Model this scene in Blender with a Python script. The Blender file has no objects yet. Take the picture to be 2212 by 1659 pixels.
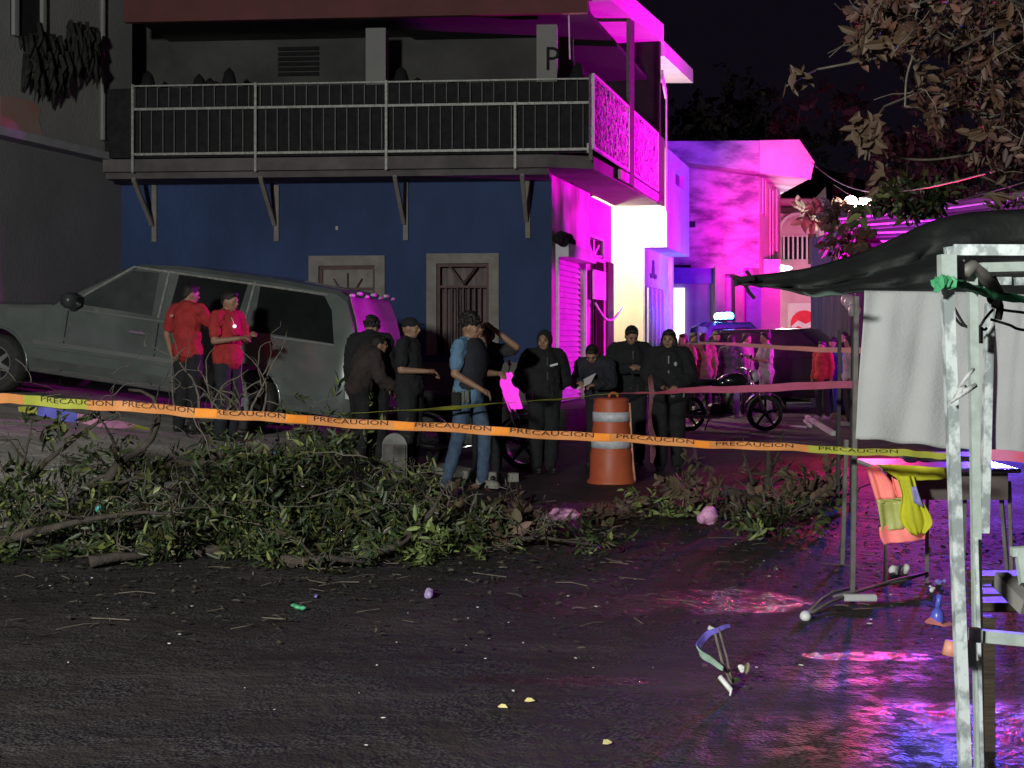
import bpy, math, random
import numpy as np
from mathutils import Vector, Matrix, Quaternion

R = math.radians
rnd = random.Random(7)
nr = np.random.RandomState(11)
SC = bpy.context.scene
COL = SC.collection

# ------------------------------------------------------------------ camera
EYE = 1.55
cam_d = bpy.data.cameras.new('camera')
cam = bpy.data.objects.new('camera', cam_d)
COL.objects.link(cam)
cam.location = (0, 0, EYE)
cam.rotation_euler = (R(90), 0, 0)
cam_d.sensor_width = 36
cam_d.lens = 36 * 3000 / 2212
cam_d.shift_y = -99.5 / 2212
cam_d.clip_start = 0.1
cam_d.clip_end = 1500
SC.camera = cam

# ------------------------------------------------------------------ night sky
wd = bpy.data.worlds.new('World')
SC.world = wd
wd.use_nodes = True
bgn = wd.node_tree.nodes['Background']
bgn.inputs[0].default_value = (0.52, 0.36, 0.75, 1)
bgn.inputs[1].default_value = 0.008

SC.view_settings.view_transform = 'Standard'
SC.view_settings.look = 'None'
SC.view_settings.exposure = 0
SC.view_settings.gamma = 1
SC.cycles.use_denoising = True
SC.cycles.max_bounces = 6
SC.cycles.diffuse_bounces = 3
SC.cycles.glossy_bounces = 3
SC.cycles.transmission_bounces = 3
SC.cycles.sample_clamp_indirect = 4.0
SC.cycles.sample_clamp_direct = 0


def lamp(name, loc, power, color, radius=0.1, kind='POINT', **kw):
    d = bpy.data.lights.new(name, kind)
    d.energy = power
    d.color = color
    d.shadow_soft_size = radius
    for k, v in kw.items():
        setattr(d, k, v)
    o = bpy.data.objects.new(name, d)
    COL.objects.link(o)
    o.location = loc
    return o


# white flood lamp of the square, behind the photographer
lamp('square_light', (-4.5, -3.0, 4.3), 6600, (0.97, 1.0, 0.95), 0.4)
# emergency lights of the vehicle hidden behind the stall cloth (red and blue): first two beams, the rest are added


def beam(name, loc, to, power, color, size=110):
    o = lamp(name, loc, power, color, 0.16, 'SPOT', spot_size=R(size), spot_blend=1.0)
    o.rotation_euler = (Vector(to) - Vector(loc)).to_track_quat('-Z', 'Y').to_euler()
    return o


beam('magenta_beam', (9.8, 25.6, 3.0), (0.9, 25.6, 5.3), 6200, (1.0, 0.0, 0.46), 92)
beam('violet_beam', (10.3, 25.8, 3.0), (0.9, 25.8, 5.3), 4300, (0.42, 0.0, 1.0), 92)
beam('violet_beam', (6.7, 27.5, 3.0), (2.4, 41.0, 5.9), 7500, (0.30, 0.0, 1.0), 62)  # unseen beam added to tint the third house violet
beam('magenta_beam', (6.9, 34.2, 2.7), (12.4, 52.0, 8.0), 8000, (1.0, 0.0, 0.38), 66)  # unseen beam added to redden the end house
beam('magenta_beam', (9.0, 22.5, 2.4), (-2.2, 16.7, 1.6), 8000, (0.95, 0.0, 0.9), 11)  # unseen beam added to brighten the SUV's rear glass
beam('magenta_beam', (9.5, 21.5, 2.6), (9.0, 28.0, 4.4), 2200, (0.75, 0.0, 0.9), 120)  # unseen beam added to light the lapped boards at right
# unseen beams towards the camera, added for red and blue glints on wet ground
for _n, _l, _t, _p, _c in (('glint_red', (6.5, 25.2, 2.3), (1.9, 4.0, 1.4), 2600, (1.0, 0.03, 0.14)), ('glint_blue', (8.9, 25.4, 2.3), (2.8, 4.0, 1.4), 4200, (0.12, 0.08, 1.0))):
    beam(_n, _l, _t, _p, _c, 38).data.shadow_soft_size = 0.30
lamp('porch_light', (1.75, 29.6, 3.85), 520, (1.0, 0.94, 0.58), 0.12)

# ------------------------------------------------------------------ measuring helpers
FPX = 3000.0


def P(x, y, Y):
    """point at distance Y that lies under picture position (x, y)"""
    return Vector(((x - 1106) / FPX * Y, Y, EYE - (y - 730) / FPX * Y))


def sstep(a, b, v):
    t = min(1.0, max(0.0, (v - a) / (b - a)))
    return t * t * (3 - 2 * t)


def tz(X, Y):
    """height of the ground: flat square, the street on the left climbs"""
    return sstep(8.5, 15.0, Y) * min(1.6, max(0.0, -0.04 - 0.133 * X)) * (1 - sstep(40, 60, Y))


def G(x, y):
    """ground point under picture position"""
    Y = 4650.0 / max(8, (y - 730))
    for _ in range(25):
        X = (x - 1106) / FPX * Y
        Y = 0.5 * Y + 0.5 * (EYE - tz(X, Y)) * FPX / (y - 730)
    X = (x - 1106) / FPX * Y
    return Vector((X, Y, tz(X, Y)))


def GX(x, Y):
    X = (x - 1106) / FPX * Y
    return Vector((X, Y, tz(X, Y)))


class Frame:
    """a wall plane: origin, s along the wall, w outwards"""
    def __init__(s, o, us):
        s.o = Vector((o[0], o[1], 0))
        s.u = Vector((us[0], us[1], 0)).normalized()
        s.n = Vector((s.u.y, -s.u.x, 0))

    def flip(s):
        s.n = -s.n
        return s

    def px(s, x, y, w=0.0):
        d = Vector(((x - 1106) / FPX, 1, -(y - 730) / FPX))
        c = Vector((0, 0, EYE))
        p0 = s.o + s.n * w
        t = (p0 - c).dot(s.n) / d.dot(s.n)
        h = c + d * t
        return (h - p0).dot(s.u), h.z

    def pt(s, a, w, z):
        v = s.o + s.u * a + s.n * w
        return Vector((v.x, v.y, z))


# ------------------------------------------------------------------ materials
MATS = {}


def mat(name, c1, c2=None, rough=0.7, scale=8.0, metal=0.0, bump=0.0, bscale=None, emit=None, es=0.0,
        detail=6.0, spec=0.5, rnd_island=False, trans=0.0, contrast=(0.35, 0.65), coat=0.0, stretch=None, bdist=0.02):
    if name in MATS:
        return MATS[name]
    m = bpy.data.materials.new(name)
    m.use_nodes = True
    nt = m.node_tree
    b = nt.nodes['Principled BSDF']
    L = nt.links.new
    tc = nt.nodes.new('ShaderNodeTexCoord')
    co = tc.outputs['Object']
    if stretch:
        mp = nt.nodes.new('ShaderNodeMapping')
        mp.inputs['Scale'].default_value = stretch
        L(co, mp.inputs[0])
        co = mp.outputs[0]
    if c2 is None:
        c2 = tuple(v * 0.72 for v in c1)
    if rnd_island:
        geo = nt.nodes.new('ShaderNodeNewGeometry')
        fac = geo.outputs['Random Per Island']
    else:
        n = nt.nodes.new('ShaderNodeTexNoise')
        n.inputs['Scale'].default_value = scale
        n.inputs['Detail'].default_value = detail
        n.inputs['Roughness'].default_value = 0.6
        L(co, n.inputs['Vector'])
        fac = n.outputs['Fac']
    cr = nt.nodes.new('ShaderNodeValToRGB')
    cr.color_ramp.elements[0].position = contrast[0] if not rnd_island else 0.0
    cr.color_ramp.elements[1].position = contrast[1] if not rnd_island else 1.0
    cr.color_ramp.elements[0].color = (*c2, 1)
    cr.color_ramp.elements[1].color = (*c1, 1)
    if rnd_island and isinstance(rnd_island, (list, tuple)):
        for i, c in enumerate(rnd_island):
            e = cr.color_ramp.elements.new((i + 1) / (len(rnd_island) + 1))
            e.color = (*c, 1)
    L(fac, cr.inputs[0])
    L(cr.outputs[0], b.inputs['Base Color'])
    b.inputs['Roughness'].default_value = rough
    b.inputs['Metallic'].default_value = metal
    b.inputs['Specular IOR Level'].default_value = spec
    b.inputs['Coat Weight'].default_value = coat
    if trans:
        b.inputs['Transmission Weight'].default_value = trans
    if bump:
        n2 = nt.nodes.new('ShaderNodeTexNoise')
        n2.inputs['Scale'].default_value = bscale or scale * 3
        n2.inputs['Detail'].default_value = 5
        L(co, n2.inputs['Vector'])
        bp = nt.nodes.new('ShaderNodeBump')
        bp.inputs['Strength'].default_value = bump
        bp.inputs['Distance'].default_value = bdist
        L(n2.outputs['Fac'], bp.inputs['Height'])
        L(bp.outputs[0], b.inputs['Normal'])
    if emit:
        b.inputs['Emission Color'].default_value = (*emit, 1)
        b.inputs['Emission Strength'].default_value = es
    MATS[name] = m
    return m


def translucent(m, k=0.45):
    """thin plastic or cloth lets light through"""
    nt = m.node_tree
    b = nt.nodes['Principled BSDF']
    out = nt.nodes['Material Output']
    if any(n.type == 'BSDF_TRANSLUCENT' for n in nt.nodes):
        return m
    t = nt.nodes.new('ShaderNodeBsdfTranslucent')
    for l in list(nt.links):
        if l.to_node == b and l.to_socket.name == 'Base Color':
            nt.links.new(l.from_socket, t.inputs['Color'])
    mx = nt.nodes.new('ShaderNodeMixShader')
    mx.inputs[0].default_value = k
    nt.links.new(b.outputs[0], mx.inputs[1])
    nt.links.new(t.outputs[0], mx.inputs[2])
    nt.links.new(mx.outputs[0], out.inputs['Surface'])
    return m


# ------------------------------------------------------------------ mesh builder
class MB:
    def __init__(s):
        s.v = []
        s.f = []
        s.mi = []
        s.m = 0

    def add(s, vs, fs):
        o = len(s.v)
        s.v.extend([tuple(v) for v in vs])
        s.f.extend([tuple(i + o for i in f) for f in fs])
        s.mi.extend([s.m] * len(fs))

    def hexa(s, p):
        """8 points: bottom 4 ccw, top 4 ccw"""
        s.add(p, [(3, 2, 1, 0), (4, 5, 6, 7), (0, 1, 5, 4), (1, 2, 6, 5), (2, 3, 7, 6), (3, 0, 4, 7)])

    def box(s, x0, x1, y0, y1, z0, z1, fr=None, M=None, bev=0.0):
        if bev > 0:
            b = bev
            pts = []
            for z, k in ((z0, b), (z0 + b, 0), (z1 - b, 0), (z1, b)):
                pts.append([(x0 + k, y0 + k, z), (x1 - k, y0 + k, z), (x1 - k, y1 - k, z), (x0 + k, y1 - k, z)])
            flat = [p for r_ in pts for p in r_]
            fs = [(3, 2, 1, 0), (12, 13, 14, 15)]
            for k in range(3):
                for j in range(4):
                    a = k * 4 + j
                    c = k * 4 + (j + 1) % 4
                    fs.append((a, c, c + 4, a + 4))
            s.add(s.tr(flat, fr, M), fs)
            return
        s.hexa(s.tr([(x0, y0, z0), (x1, y0, z0), (x1, y1, z0), (x0, y1, z0), (x0, y0, z1), (x1, y0, z1), (x1, y1, z1), (x0, y1, z1)], fr, M))

    @staticmethod
    def tr(p, fr, M):
        if fr:
            p = [fr.pt(*q) for q in p]
        if M:
            p = [M @ Vector(q) for q in p]
        return p

    def tube(s, pts, r, n=6, cap=True, square=False):
        pts = [Vector(p) for p in pts]
        k = len(pts)
        rs = r if isinstance(r, (list, tuple)) else [r] * k
        rings = []
        up = Vector((0, 0, 1))
        prev = None
        for i, p in enumerate(pts):
            t = (pts[min(i + 1, k - 1)] - pts[max(i - 1, 0)])
            if t.length < 1e-9:
                t = Vector((0, 0, 1))
            t.normalize()
            if prev is None:
                a = t.cross(up)
                if a.length < 0.1:
                    a = t.cross(Vector((0, 1, 0)))
                a.normalize()
            else:
                a = prev - t * prev.dot(t)
                if a.length < 1e-6:
                    a = t.orthogonal()
                a.normalize()
            prev = a
            b = t.cross(a)
            off = math.pi / 4 if square else 0
            rings.append([p + (a * math.cos(off + 2 * math.pi * j / n) + b * math.sin(off + 2 * math.pi * j / n)) * rs[i] for j in range(n)])
        fs = []
        for i in range(k - 1):
            for j in range(n):
                fs.append((i * n + j, i * n + (j + 1) % n, (i + 1) * n + (j + 1) % n, (i + 1) * n + j))
        if cap:
            fs.append(tuple(range(n - 1, -1, -1)))
            fs.append(tuple((k - 1) * n + j for j in range(n)))
        s.add([v for q in rings for v in q], fs)

    def bar(s, a, b, w, n=4):
        s.tube([a, b], w * 0.7071 if n == 4 else w, n, square=(n == 4))

    def poly(s, pts, d):
        """prism: polygon points swept by vector d"""
        n = len(pts)
        d = Vector(d)
        p = [Vector(q) for q in pts]
        fs = [tuple(range(n)), tuple(range(2 * n - 1, n - 1, -1))]
        for i in range(n):
            j = (i + 1) % n
            fs.append((i, i + n, j + n, j))
        s.add(p + [q + d for q in p], fs)

    def lathe(s, prof, n=16, M=None, cap=True):
        """profile (r,z) about z"""
        vs = []
        for r, z in prof:
            for j in range(n):
                a = 2 * math.pi * j / n
                vs.append(Vector((r * math.cos(a), r * math.sin(a), z)))
        if M:
            vs = [M @ v for v in vs]
        fs = []
        k = len(prof)
        for i in range(k - 1):
            for j in range(n):
                fs.append((i * n + j, i * n + (j + 1) % n, (i + 1) * n + (j + 1) % n, (i + 1) * n + j))
        if cap:
            fs.append(tuple(range(n - 1, -1, -1)))
            fs.append(tuple((k - 1) * n + j for j in range(n)))
        s.add(vs, fs)

    def ell(s, c, r, n=12, m=8, M=None):
        vs = []
        for i in range(1, m):
            th = math.pi * i / m
            for j in range(n):
                a = 2 * math.pi * j / n
                vs.append(Vector((r[0] * math.sin(th) * math.cos(a), r[1] * math.sin(th) * math.sin(a), -r[2] * math.cos(th))))
        vs.append(Vector((0, 0, -r[2])))
        vs.append(Vector((0, 0, r[2])))
        b = (m - 1) * n
        fs = []
        for i in range(m - 2):
            for j in range(n):
                fs.append((i * n + j, i * n + (j + 1) % n, (i + 1) * n + (j + 1) % n, (i + 1) * n + j))
        for j in range(n):
            fs.append((b, (j + 1) % n, j))
            fs.append((b + 1, (m - 2) * n + j, (m - 2) * n + (j + 1) % n))
        if M:
            vs = [M @ v for v in vs]
        c = Vector(c)
        s.add([v + c for v in vs], fs)

    def cap(s, p, q, r1, r2, n=10):
        p = Vector(p)
        q = Vector(q)
        d = q - p
        L = max(d.length, 1e-5)
        t = d / L
        pts = [p - t * r1 * 0.98, p - t * r1 * 0.7, p, q, q + t * r2 * 0.7, q + t * r2 * 0.98]
        s.tube(pts, [r1 * 0.2, r1 * 0.71, r1, r2, r2 * 0.71, r2 * 0.2], n)

    def sheet(s, grid):
        """grid[i][j] of points"""
        h = len(grid)
        w = len(grid[0])
        s.add([p for row in grid for p in row], [(i * w + j, i * w + j + 1, (i + 1) * w + j + 1, (i + 1) * w + j) for i in range(h - 1) for j in range(w - 1)])


OFF = {}


def link(o, parent=None):
    COL.objects.link(o)
    if parent:
        o.parent = parent
    return o


def mesh_from(name, V, Fc, mats, mi=None, smooth=False):
    me = bpy.data.meshes.new(name)
    me.from_pydata([tuple(v) for v in V], [], Fc)
    for m in mats:
        me.materials.append(m)
    if mi and len(mats) > 1:
        me.polygons.foreach_set('material_index', mi)
    if smooth:
        me.polygons.foreach_set('use_smooth', [True] * len(me.polygons))
    me.update()
    return me


def build(name, mb, mats, parent=None, smooth=False, world=True, kind=None, label=None):
    """link mb as one mesh object; world=True: coordinates are world ones, re-based on the thing's origin"""
    if not isinstance(mats, (list, tuple)):
        mats = [mats]
    V = mb.v
    if parent is None:
        if world:
            a = np.array([tuple(v) for v in V])
            c = Vector(((a[:, 0].min() + a[:, 0].max()) / 2, (a[:, 1].min() + a[:, 1].max()) / 2, a[:, 2].min()))
            V = [Vector(v) - c for v in V]
        else:
            c = Vector((0, 0, 0))
        o = bpy.data.objects.new(name, mesh_from(name, V, mb.f, mats, mb.mi, smooth))
        o.location = c
        OFF[o.name] = c
    else:
        c = OFF.get(parent.name, Vector((0, 0, 0)))
        if world:
            V = [Vector(v) - c for v in V]
        o = bpy.data.objects.new(name, mesh_from(name, V, mb.f, mats, mb.mi, smooth))
        OFF[o.name] = c
    link(o, parent)
    if kind:
        o['kind'] = kind
    if label:
        o['label'] = label
    return o


def thing(name, label, cat, loc=(0, 0, 0), group=None):
    o = bpy.data.objects.new(name, None)
    o.empty_display_size = 0.1
    link(o)
    o.location = loc
    OFF[o.name] = Vector(loc)
    o['label'] = label
    o['category'] = cat
    if group:
        o['group'] = group
    return o


def tag(o, label, cat, group=None):
    o['label'] = label
    o['category'] = cat
    if group:
        o['group'] = group
    return o


def inst(src, parent, M, name=None):
    """a part that shares the source's mesh; M in the parent's local space"""
    o = src.copy()
    link(o, parent)
    o.matrix_basis = M
    return o


def copy_tree(o, parent=None):
    c = o.copy()
    link(c, parent)
    for ch in o.children:
        copy_tree(ch, c)
    return c


def baked(name, mb, mods, mats, parent=None, world=True, smooth=True, label=None):
    """run remesh / smooth / displace modifiers and keep the result as plain mesh"""
    V = mb.v
    c = OFF.get(parent.name, Vector((0, 0, 0))) if (parent and world) else Vector((0, 0, 0))
    me = mesh_from(name + '_src', [Vector(v) - c for v in V], mb.f, mats if isinstance(mats, (list, tuple)) else [mats])
    t = bpy.data.objects.new(name + '_src', me)
    COL.objects.link(t)
    for kind, kw in mods:
        md = t.modifiers.new(kind, kind)
        for k, v in kw.items():
            setattr(md, k, v)
    dg = bpy.context.evaluated_depsgraph_get()
    dg.update()
    res = bpy.data.meshes.new_from_object(t.evaluated_get(dg))
    bpy.data.objects.remove(t)
    bpy.data.meshes.remove(me)
    if smooth:
        res.polygons.foreach_set('use_smooth', [True] * len(res.polygons))
    res.name = name
    if not res.materials:
        for m in (mats if isinstance(mats, (list, tuple)) else [mats]):
            res.materials.append(m)
    o = bpy.data.objects.new(name, res)
    link(o, parent)
    OFF[o.name] = c
    if label:
        o['label'] = label
    return o


def text_mesh(txt, size, extrude=0.0):
    cu = bpy.data.curves.new('text', 'FONT')
    cu.body = txt
    cu.size = size
    cu.extrude = extrude
    cu.resolution_u = 2
    t = bpy.data.objects.new('text', cu)
    COL.objects.link(t)
    dg = bpy.context.evaluated_depsgraph_get()
    dg.update()
    me = bpy.data.meshes.new_from_object(t.evaluated_get(dg))
    bpy.data.objects.remove(t)
    V = [v.co.copy() for v in me.vertices]
    Fc = [tuple(p.vertices) for p in me.polygons]
    bpy.data.meshes.remove(me)
    return V, Fc

# ------------------------------------------------------------------ colours
M_asph = None
M_conc = mat('concrete', (0.30, 0.28, 0.25), (0.20, 0.19, 0.17), 0.85, 3, bump=0.4, bscale=30)
M_blue = mat('blue_paint', (0.032, 0.068, 0.190), (0.017, 0.038, 0.120), 0.75, 0.8, bump=0.7, bscale=11, detail=12, stretch=(1, 1, .55), contrast=(.30, .62))
M_dado = mat('grey_dado', (0.21, 0.20, 0.18), (0.14, 0.13, 0.12), 0.85, 2.5, bump=0.6, bscale=9)
M_plas = mat('pale_plaster', (0.60, 0.52, 0.54), (0.30, 0.20, 0.24), 0.8, 1.9, bump=0.5, bscale=9, stretch=(1, 1, 0.35), detail=9, contrast=(0.36, 0.60))
M_plas2 = mat('white_plaster', (0.74, 0.72, 0.70), (0.62, 0.59, 0.58), 0.8, 1.5, bump=0.3, bscale=12)
M_violet = mat('mottled_plaster', (0.60, 0.52, 0.60), (0.16, 0.10, 0.20), 0.85, 0.9, bump=0.6, bscale=5, detail=10, stretch=(1, 1, 2.6), contrast=(0.38, 0.60))  # dark mottling also stands in for tree shadow on the parapet
M_grey = mat('grey_render', (0.30, 0.295, 0.28), (0.245, 0.24, 0.23), 0.85, 0.9, bump=0.45, bscale=22, detail=10)
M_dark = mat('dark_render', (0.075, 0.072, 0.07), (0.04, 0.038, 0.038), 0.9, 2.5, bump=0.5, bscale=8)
M_stone = mat('dark_stone', (0.06, 0.055, 0.05), (0.03, 0.028, 0.026), 0.9, 3, bump=0.8, bscale=6)
M_maroon = mat('maroon_paint', (0.16, 0.035, 0.04), (0.11, 0.028, 0.03), 0.7, 1.5, bump=0.3, bscale=10)
M_iron = mat('grey_iron', (0.44, 0.43, 0.40), (0.24, 0.23, 0.21), 0.5, 20, metal=0.2)
M_iron2 = mat('dark_iron', (0.11, 0.105, 0.10), (0.06, 0.055, 0.05), 0.55, 20, metal=0.2)
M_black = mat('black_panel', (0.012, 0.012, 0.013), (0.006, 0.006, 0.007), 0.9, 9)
M_black2 = mat('black_mesh', (0.022, 0.022, 0.023), (0.010, 0.010, 0.011), 0.95, 9)
M_frame = mat('stone_frame', (0.33, 0.31, 0.27), (0.24, 0.22, 0.19), 0.8, 5, bump=0.3, bscale=30)
M_brown = mat('brown_grille', (0.13, 0.06, 0.05), (0.08, 0.035, 0.03), 0.6, 9)
M_curt = mat('curtain', (0.27, 0.22, 0.21), (0.13, 0.10, 0.10), 0.9, 4, stretch=(6, 6, 0.3))
M_glassd = mat('dark_glass', (0.012, 0.013, 0.014), (0.006, 0.006, 0.007), 0.12, 3, spec=0.7)
M_white = mat('white_paint', (0.78, 0.78, 0.76), (0.66, 0.66, 0.64), 0.5, 12)
M_wiron = mat('white_iron', (0.80, 0.76, 0.80), (0.6, 0.55, 0.6), 0.5, 12)
M_backing = mat('magenta_backing', (0.30, 0.03, 0.30), (0.16, 0.01, 0.20), 0.8, 26, bump=0.5, bscale=40)  # backing plate with the magenta light put into its colour
M_shut = mat('shutter_metal', (0.58, 0.54, 0.60), (0.46, 0.42, 0.48), 0.45, 3, metal=0.2)
M_rdoor = mat('dark_door', (0.07, 0.04, 0.035), (0.04, 0.02, 0.02), 0.6, 4)
M_litw = mat('lit_room', (0.9, 0.9, 0.8), None, 0.6, 3, emit=(1.0, 0.96, 0.78), es=1.6)
M_litc = mat('white_glow', (0.9, 0.9, 0.9), None, 0.4, 3, emit=(1.0, 0.98, 0.92), es=9)
M_bluep = mat('blue_board', (0.10, 0.12, 0.50), (0.06, 0.07, 0.36), 0.5, 5)


def ground_material():
    m = bpy.data.materials.new('wet_asphalt')
    m.use_nodes = True
    nt = m.node_tree
    N = nt.nodes.new
    L = nt.links.new
    b = nt.nodes['Principled BSDF']
    tc = N('ShaderNodeTexCoord')
    co = tc.outputs['Object']

    def noise(sc, det=5, v=None):
        n = N('ShaderNodeTexNoise')
        n.inputs['Scale'].default_value = sc
        n.inputs['Detail'].default_value = det
        L(v or co, n.inputs['Vector'])
        return n.outputs['Fac']

    def math_(op, a, b_=0.0, c=None):
        n = N('ShaderNodeMath')
        n.operation = op
        for i, x in enumerate((a, b_, c)):
            if x is None:
                continue
            if isinstance(x, (int, float)):
                n.inputs[i].default_value = x
            else:
                L(x, n.inputs[i])
        return n.outputs[0]

    def mr(v, a, b_, c=0.0, d=1.0, smooth=True):
        n = N('ShaderNodeMapRange')
        n.interpolation_type = 'SMOOTHSTEP' if smooth else 'LINEAR'
        L(v, n.inputs[0])
        n.inputs[1].default_value = a
        n.inputs[2].default_value = b_
        n.inputs[3].default_value = c
        n.inputs[4].default_value = d
        return n.outputs[0]

    def mix(f, a, b_):
        n = N('ShaderNodeMix')
        n.data_type = 'RGBA'
        L(f, n.inputs[0])
        for k, x in ((6, a), (7, b_)):
            if isinstance(x, tuple):
                n.inputs[k].default_value = (*x, 1)
            else:
                L(x, n.inputs[k])
        return n.outputs[2]

    sep = N('ShaderNodeSeparateXYZ')
    L(co, sep.inputs[0])
    x, y = sep.outputs[0], sep.outputs[1]
    vor = N('ShaderNodeTexVoronoi')
    vor.inputs['Scale'].default_value = 62
    L(co, vor.inputs['Vector'])
    vor2 = N('ShaderNodeTexVoronoi')
    vor2.inputs['Scale'].default_value = 130
    L(co, vor2.inputs['Vector'])
    big = noise(0.55, 4)
    mid = noise(3.0, 8)
    # aggregate colour
    agg = mix(mr(vor.outputs['Distance'], 0.15, 0.75), (0.082, 0.076, 0.074), (0.014, 0.013, 0.014))
    dirt = mix(mr(mid, 0.42, 0.62), agg, (0.034, 0.029, 0.027))
    asph = mix(mr(noise(0.9, 6), 0.50, 0.75), dirt, (0.062, 0.050, 0.050))
    mp = N('ShaderNodeMapping')
    mp.inputs['Scale'].default_value = (0.5, 3.2, 1)
    L(co, mp.inputs[0])
    streak = noise(1.1, 7, mp.outputs[0])
    asph = mix(mr(streak, 0.54, 0.72, 0.0, 0.40), asph, (0.090, 0.078, 0.074))
    asph = mix(mr(streak, 0.44, 0.32, 0.0, 0.45), asph, (0.016, 0.015, 0.015))
    # concrete slope on the left, behind the branches
    cm = math_('MULTIPLY', mr(math_('ADD', y, math_('MULTIPLY', mid, 1.6)), 10.6, 11.4),
               mr(math_('ADD', x, math_('MULTIPLY', big, 2.0)), -1.6, -0.9, 1, 0))
    conc = mix(mr(noise(2.2, 9), 0.38, 0.62), (0.38, 0.36, 0.32), (0.55, 0.52, 0.47))
    col = mix(cm, asph, conc)
    # far street: worn pale asphalt
    far = mr(y, 17, 21)
    col = mix(math_('MULTIPLY', far, mr(mid, 0.3, 0.7, 0.4, 1.0)), col, (0.15, 0.14, 0.135))
    # wetness
    wx = mr(math_('ADD', x, math_('MULTIPLY', math_('SUBTRACT', big, 0.5), 4.0)), 0.2, 1.9)
    wet = math_('MULTIPLY', wx, mr(noise(0.8, 3), 0.36, 0.55))
    wet = math_('MULTIPLY', wet, mr(math_('ADD', y, math_('MULTIPLY', big, 3.0)), 7.1, 8.6, 1.0, 0.12))
    def pool(cx, cy, rx, ry):
        dx = math_('MULTIPLY', math_('SUBTRACT', x, cx), 1.0 / rx)
        dy = math_('MULTIPLY', math_('SUBTRACT', y, cy), 1.0 / ry)
        d2 = math_('ADD', math_('MULTIPLY', dx, dx), math_('MULTIPLY', dy, dy))
        return mr(math_('ADD', d2, math_('MULTIPLY', math_('SUBTRACT', noise(3.5, 5), 0.5), 1.6)), 0.55, 1.15, 1.0, 0.0)
    pools = None
    for q in ((0.45, 8.1, 0.55, 0.42), (1.25, 8.2, 0.50, 0.45), (1.72, 6.75, 0.42, 0.10), (0.9, 12.2, 1.4, 0.9), (0.2, 6.3, 0.5, 0.12)):
        pools = pool(*q) if pools is None else math_('MAXIMUM', pools, pool(*q))
    wet = math_('MAXIMUM', wet, math_('MULTIPLY', pools, 0.85))
    wet = math_('MULTIPLY', wet, mr(noise(9.0, 5), 0.40, 0.52, 0.30, 1.0))
    rough = mr(wet, 0, 1, 0.75, 0.07, False)
    L(mix(wet, col, (0.018, 0.016, 0.016)), b.inputs['Base Color'])
    L(rough, b.inputs['Roughness'])
    L(mr(wet, 0, 1, 0.20, 0.42, False), b.inputs['Specular IOR Level'])
    bp = N('ShaderNodeBump')
    bp.inputs['Distance'].default_value = 0.0075
    bp.inputs['Strength'].default_value = 0.85
    h = math_('ADD', math_('MULTIPLY', vor.outputs['Distance'], -0.9), math_('MULTIPLY', vor2.outputs['Distance'], -0.3))
    h = math_('ADD', h, math_('MULTIPLY', noise(14, 4), 4.0))
    L(h, bp.inputs['Height'])
    bp2 = N('ShaderNodeBump')
    bp2.inputs['Distance'].default_value = 0.05
    bp2.inputs['Strength'].default_value = 0.4
    L(noise(4.0, 3), bp2.inputs['Height'])
    L(bp.outputs[0], bp2.inputs['Normal'])
    L(bp2.outputs[0], b.inputs['Normal'])
    return m


def axis(lo, hi, step, far):
    a = list(np.arange(lo, hi + 1e-6, step))
    k = step
    x = lo
    left = []
    while x > -far:
        k *= 1.5
        x -= k
        left.append(x)
    k = step
    x = hi
    right = []
    while x < far:
        k *= 1.5
        x += k
        right.append(x)
    return left[::-1] + a + right


gx = axis(-13, 13, 0.25, 450)
gy = axis(1, 42, 0.25, 700)
g = MB()
g.sheet([[(X, Y, tz(X, Y) + (0.012 * math.sin(X * 2.3 + Y) * math.sin(Y * 1.7 - X) if abs(X) < 20 and Y < 45 else 0)) for X in gx] for Y in gy])
M_asph = ground_material()
og = bpy.data.objects.new('ground', mesh_from('ground', g.v, g.f, [M_asph], smooth=True))
link(og)
og['kind'] = 'structure'
OFF['ground'] = Vector((0, 0, 0))

# ------------------------------------------------------------------ blue corner house
C0 = (0.65, 22.7)
FF = Frame(C0, (-0.996, 0.09))          # front, s runs to the left
if FF.n.y > 0:
    FF.flip()
FS = Frame(C0, (0.2559, 0.9667))        # street side, s runs away
if FS.n.x < 0:
    FS.flip()
S_END = 7.25
T_END = 5.65
house = thing('corner_house', 'two storey blue corner house with a long railed balcony on struts', 'house', (C0[0], C0[1], 0))


def zpx(y, w=0.0, fr=FF, x=1100):
    return fr.px(x, y, w)[1]


Zslab0, Zslab1 = 4.22, 4.42
ZB = 0.0
# openings on the front (from the picture)
wins = []
for (xa, xb, ya) in ((668, 832, 553), (922, 1078, 548)):
    s1, z1 = FF.px(xa, ya)
    s0, _ = FF.px(xb, ya)
    wins.append((s0, s1, 1.27, z1))
wins.sort()
fw = 0.165


def wall_with_holes(mb, s0, s1, z0, z1, holes, t, fr, wout=0.0):
    """wall slab with rectangular openings, built of butted blocks"""
    xs = sorted({s0, s1} | {h[0] for h in holes} | {h[1] for h in holes})
    for a, b in zip(xs[:-1], xs[1:]):
        hs = sorted([(h[2], h[3]) for h in holes if h[0] <= a + 1e-6 and h[1] >= b - 1e-6])
        z = z0
        for (u, v) in hs:
            if u > z:
                mb.box(a, b, wout - t, wout, z, u, fr)
            z = v
        if z < z1:
            mb.box(a, b, wout - t, wout, z, z1, fr)


holes = [(w[0] + fw, w[1] - fw, w[2], w[3] - fw) for w in wins]
mb = MB()
wall_with_holes(mb, 0.0, S_END + 1.0, 1.15, Zslab0, holes, 0.3, FF)
build('front_wall', mb, M_blue, house)
mb = MB()
mb.box(0.0, S_END + 1.0, -0.3, 0.02, -0.2, 1.15, FF)
build('dado', mb, M_dado, house)

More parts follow.
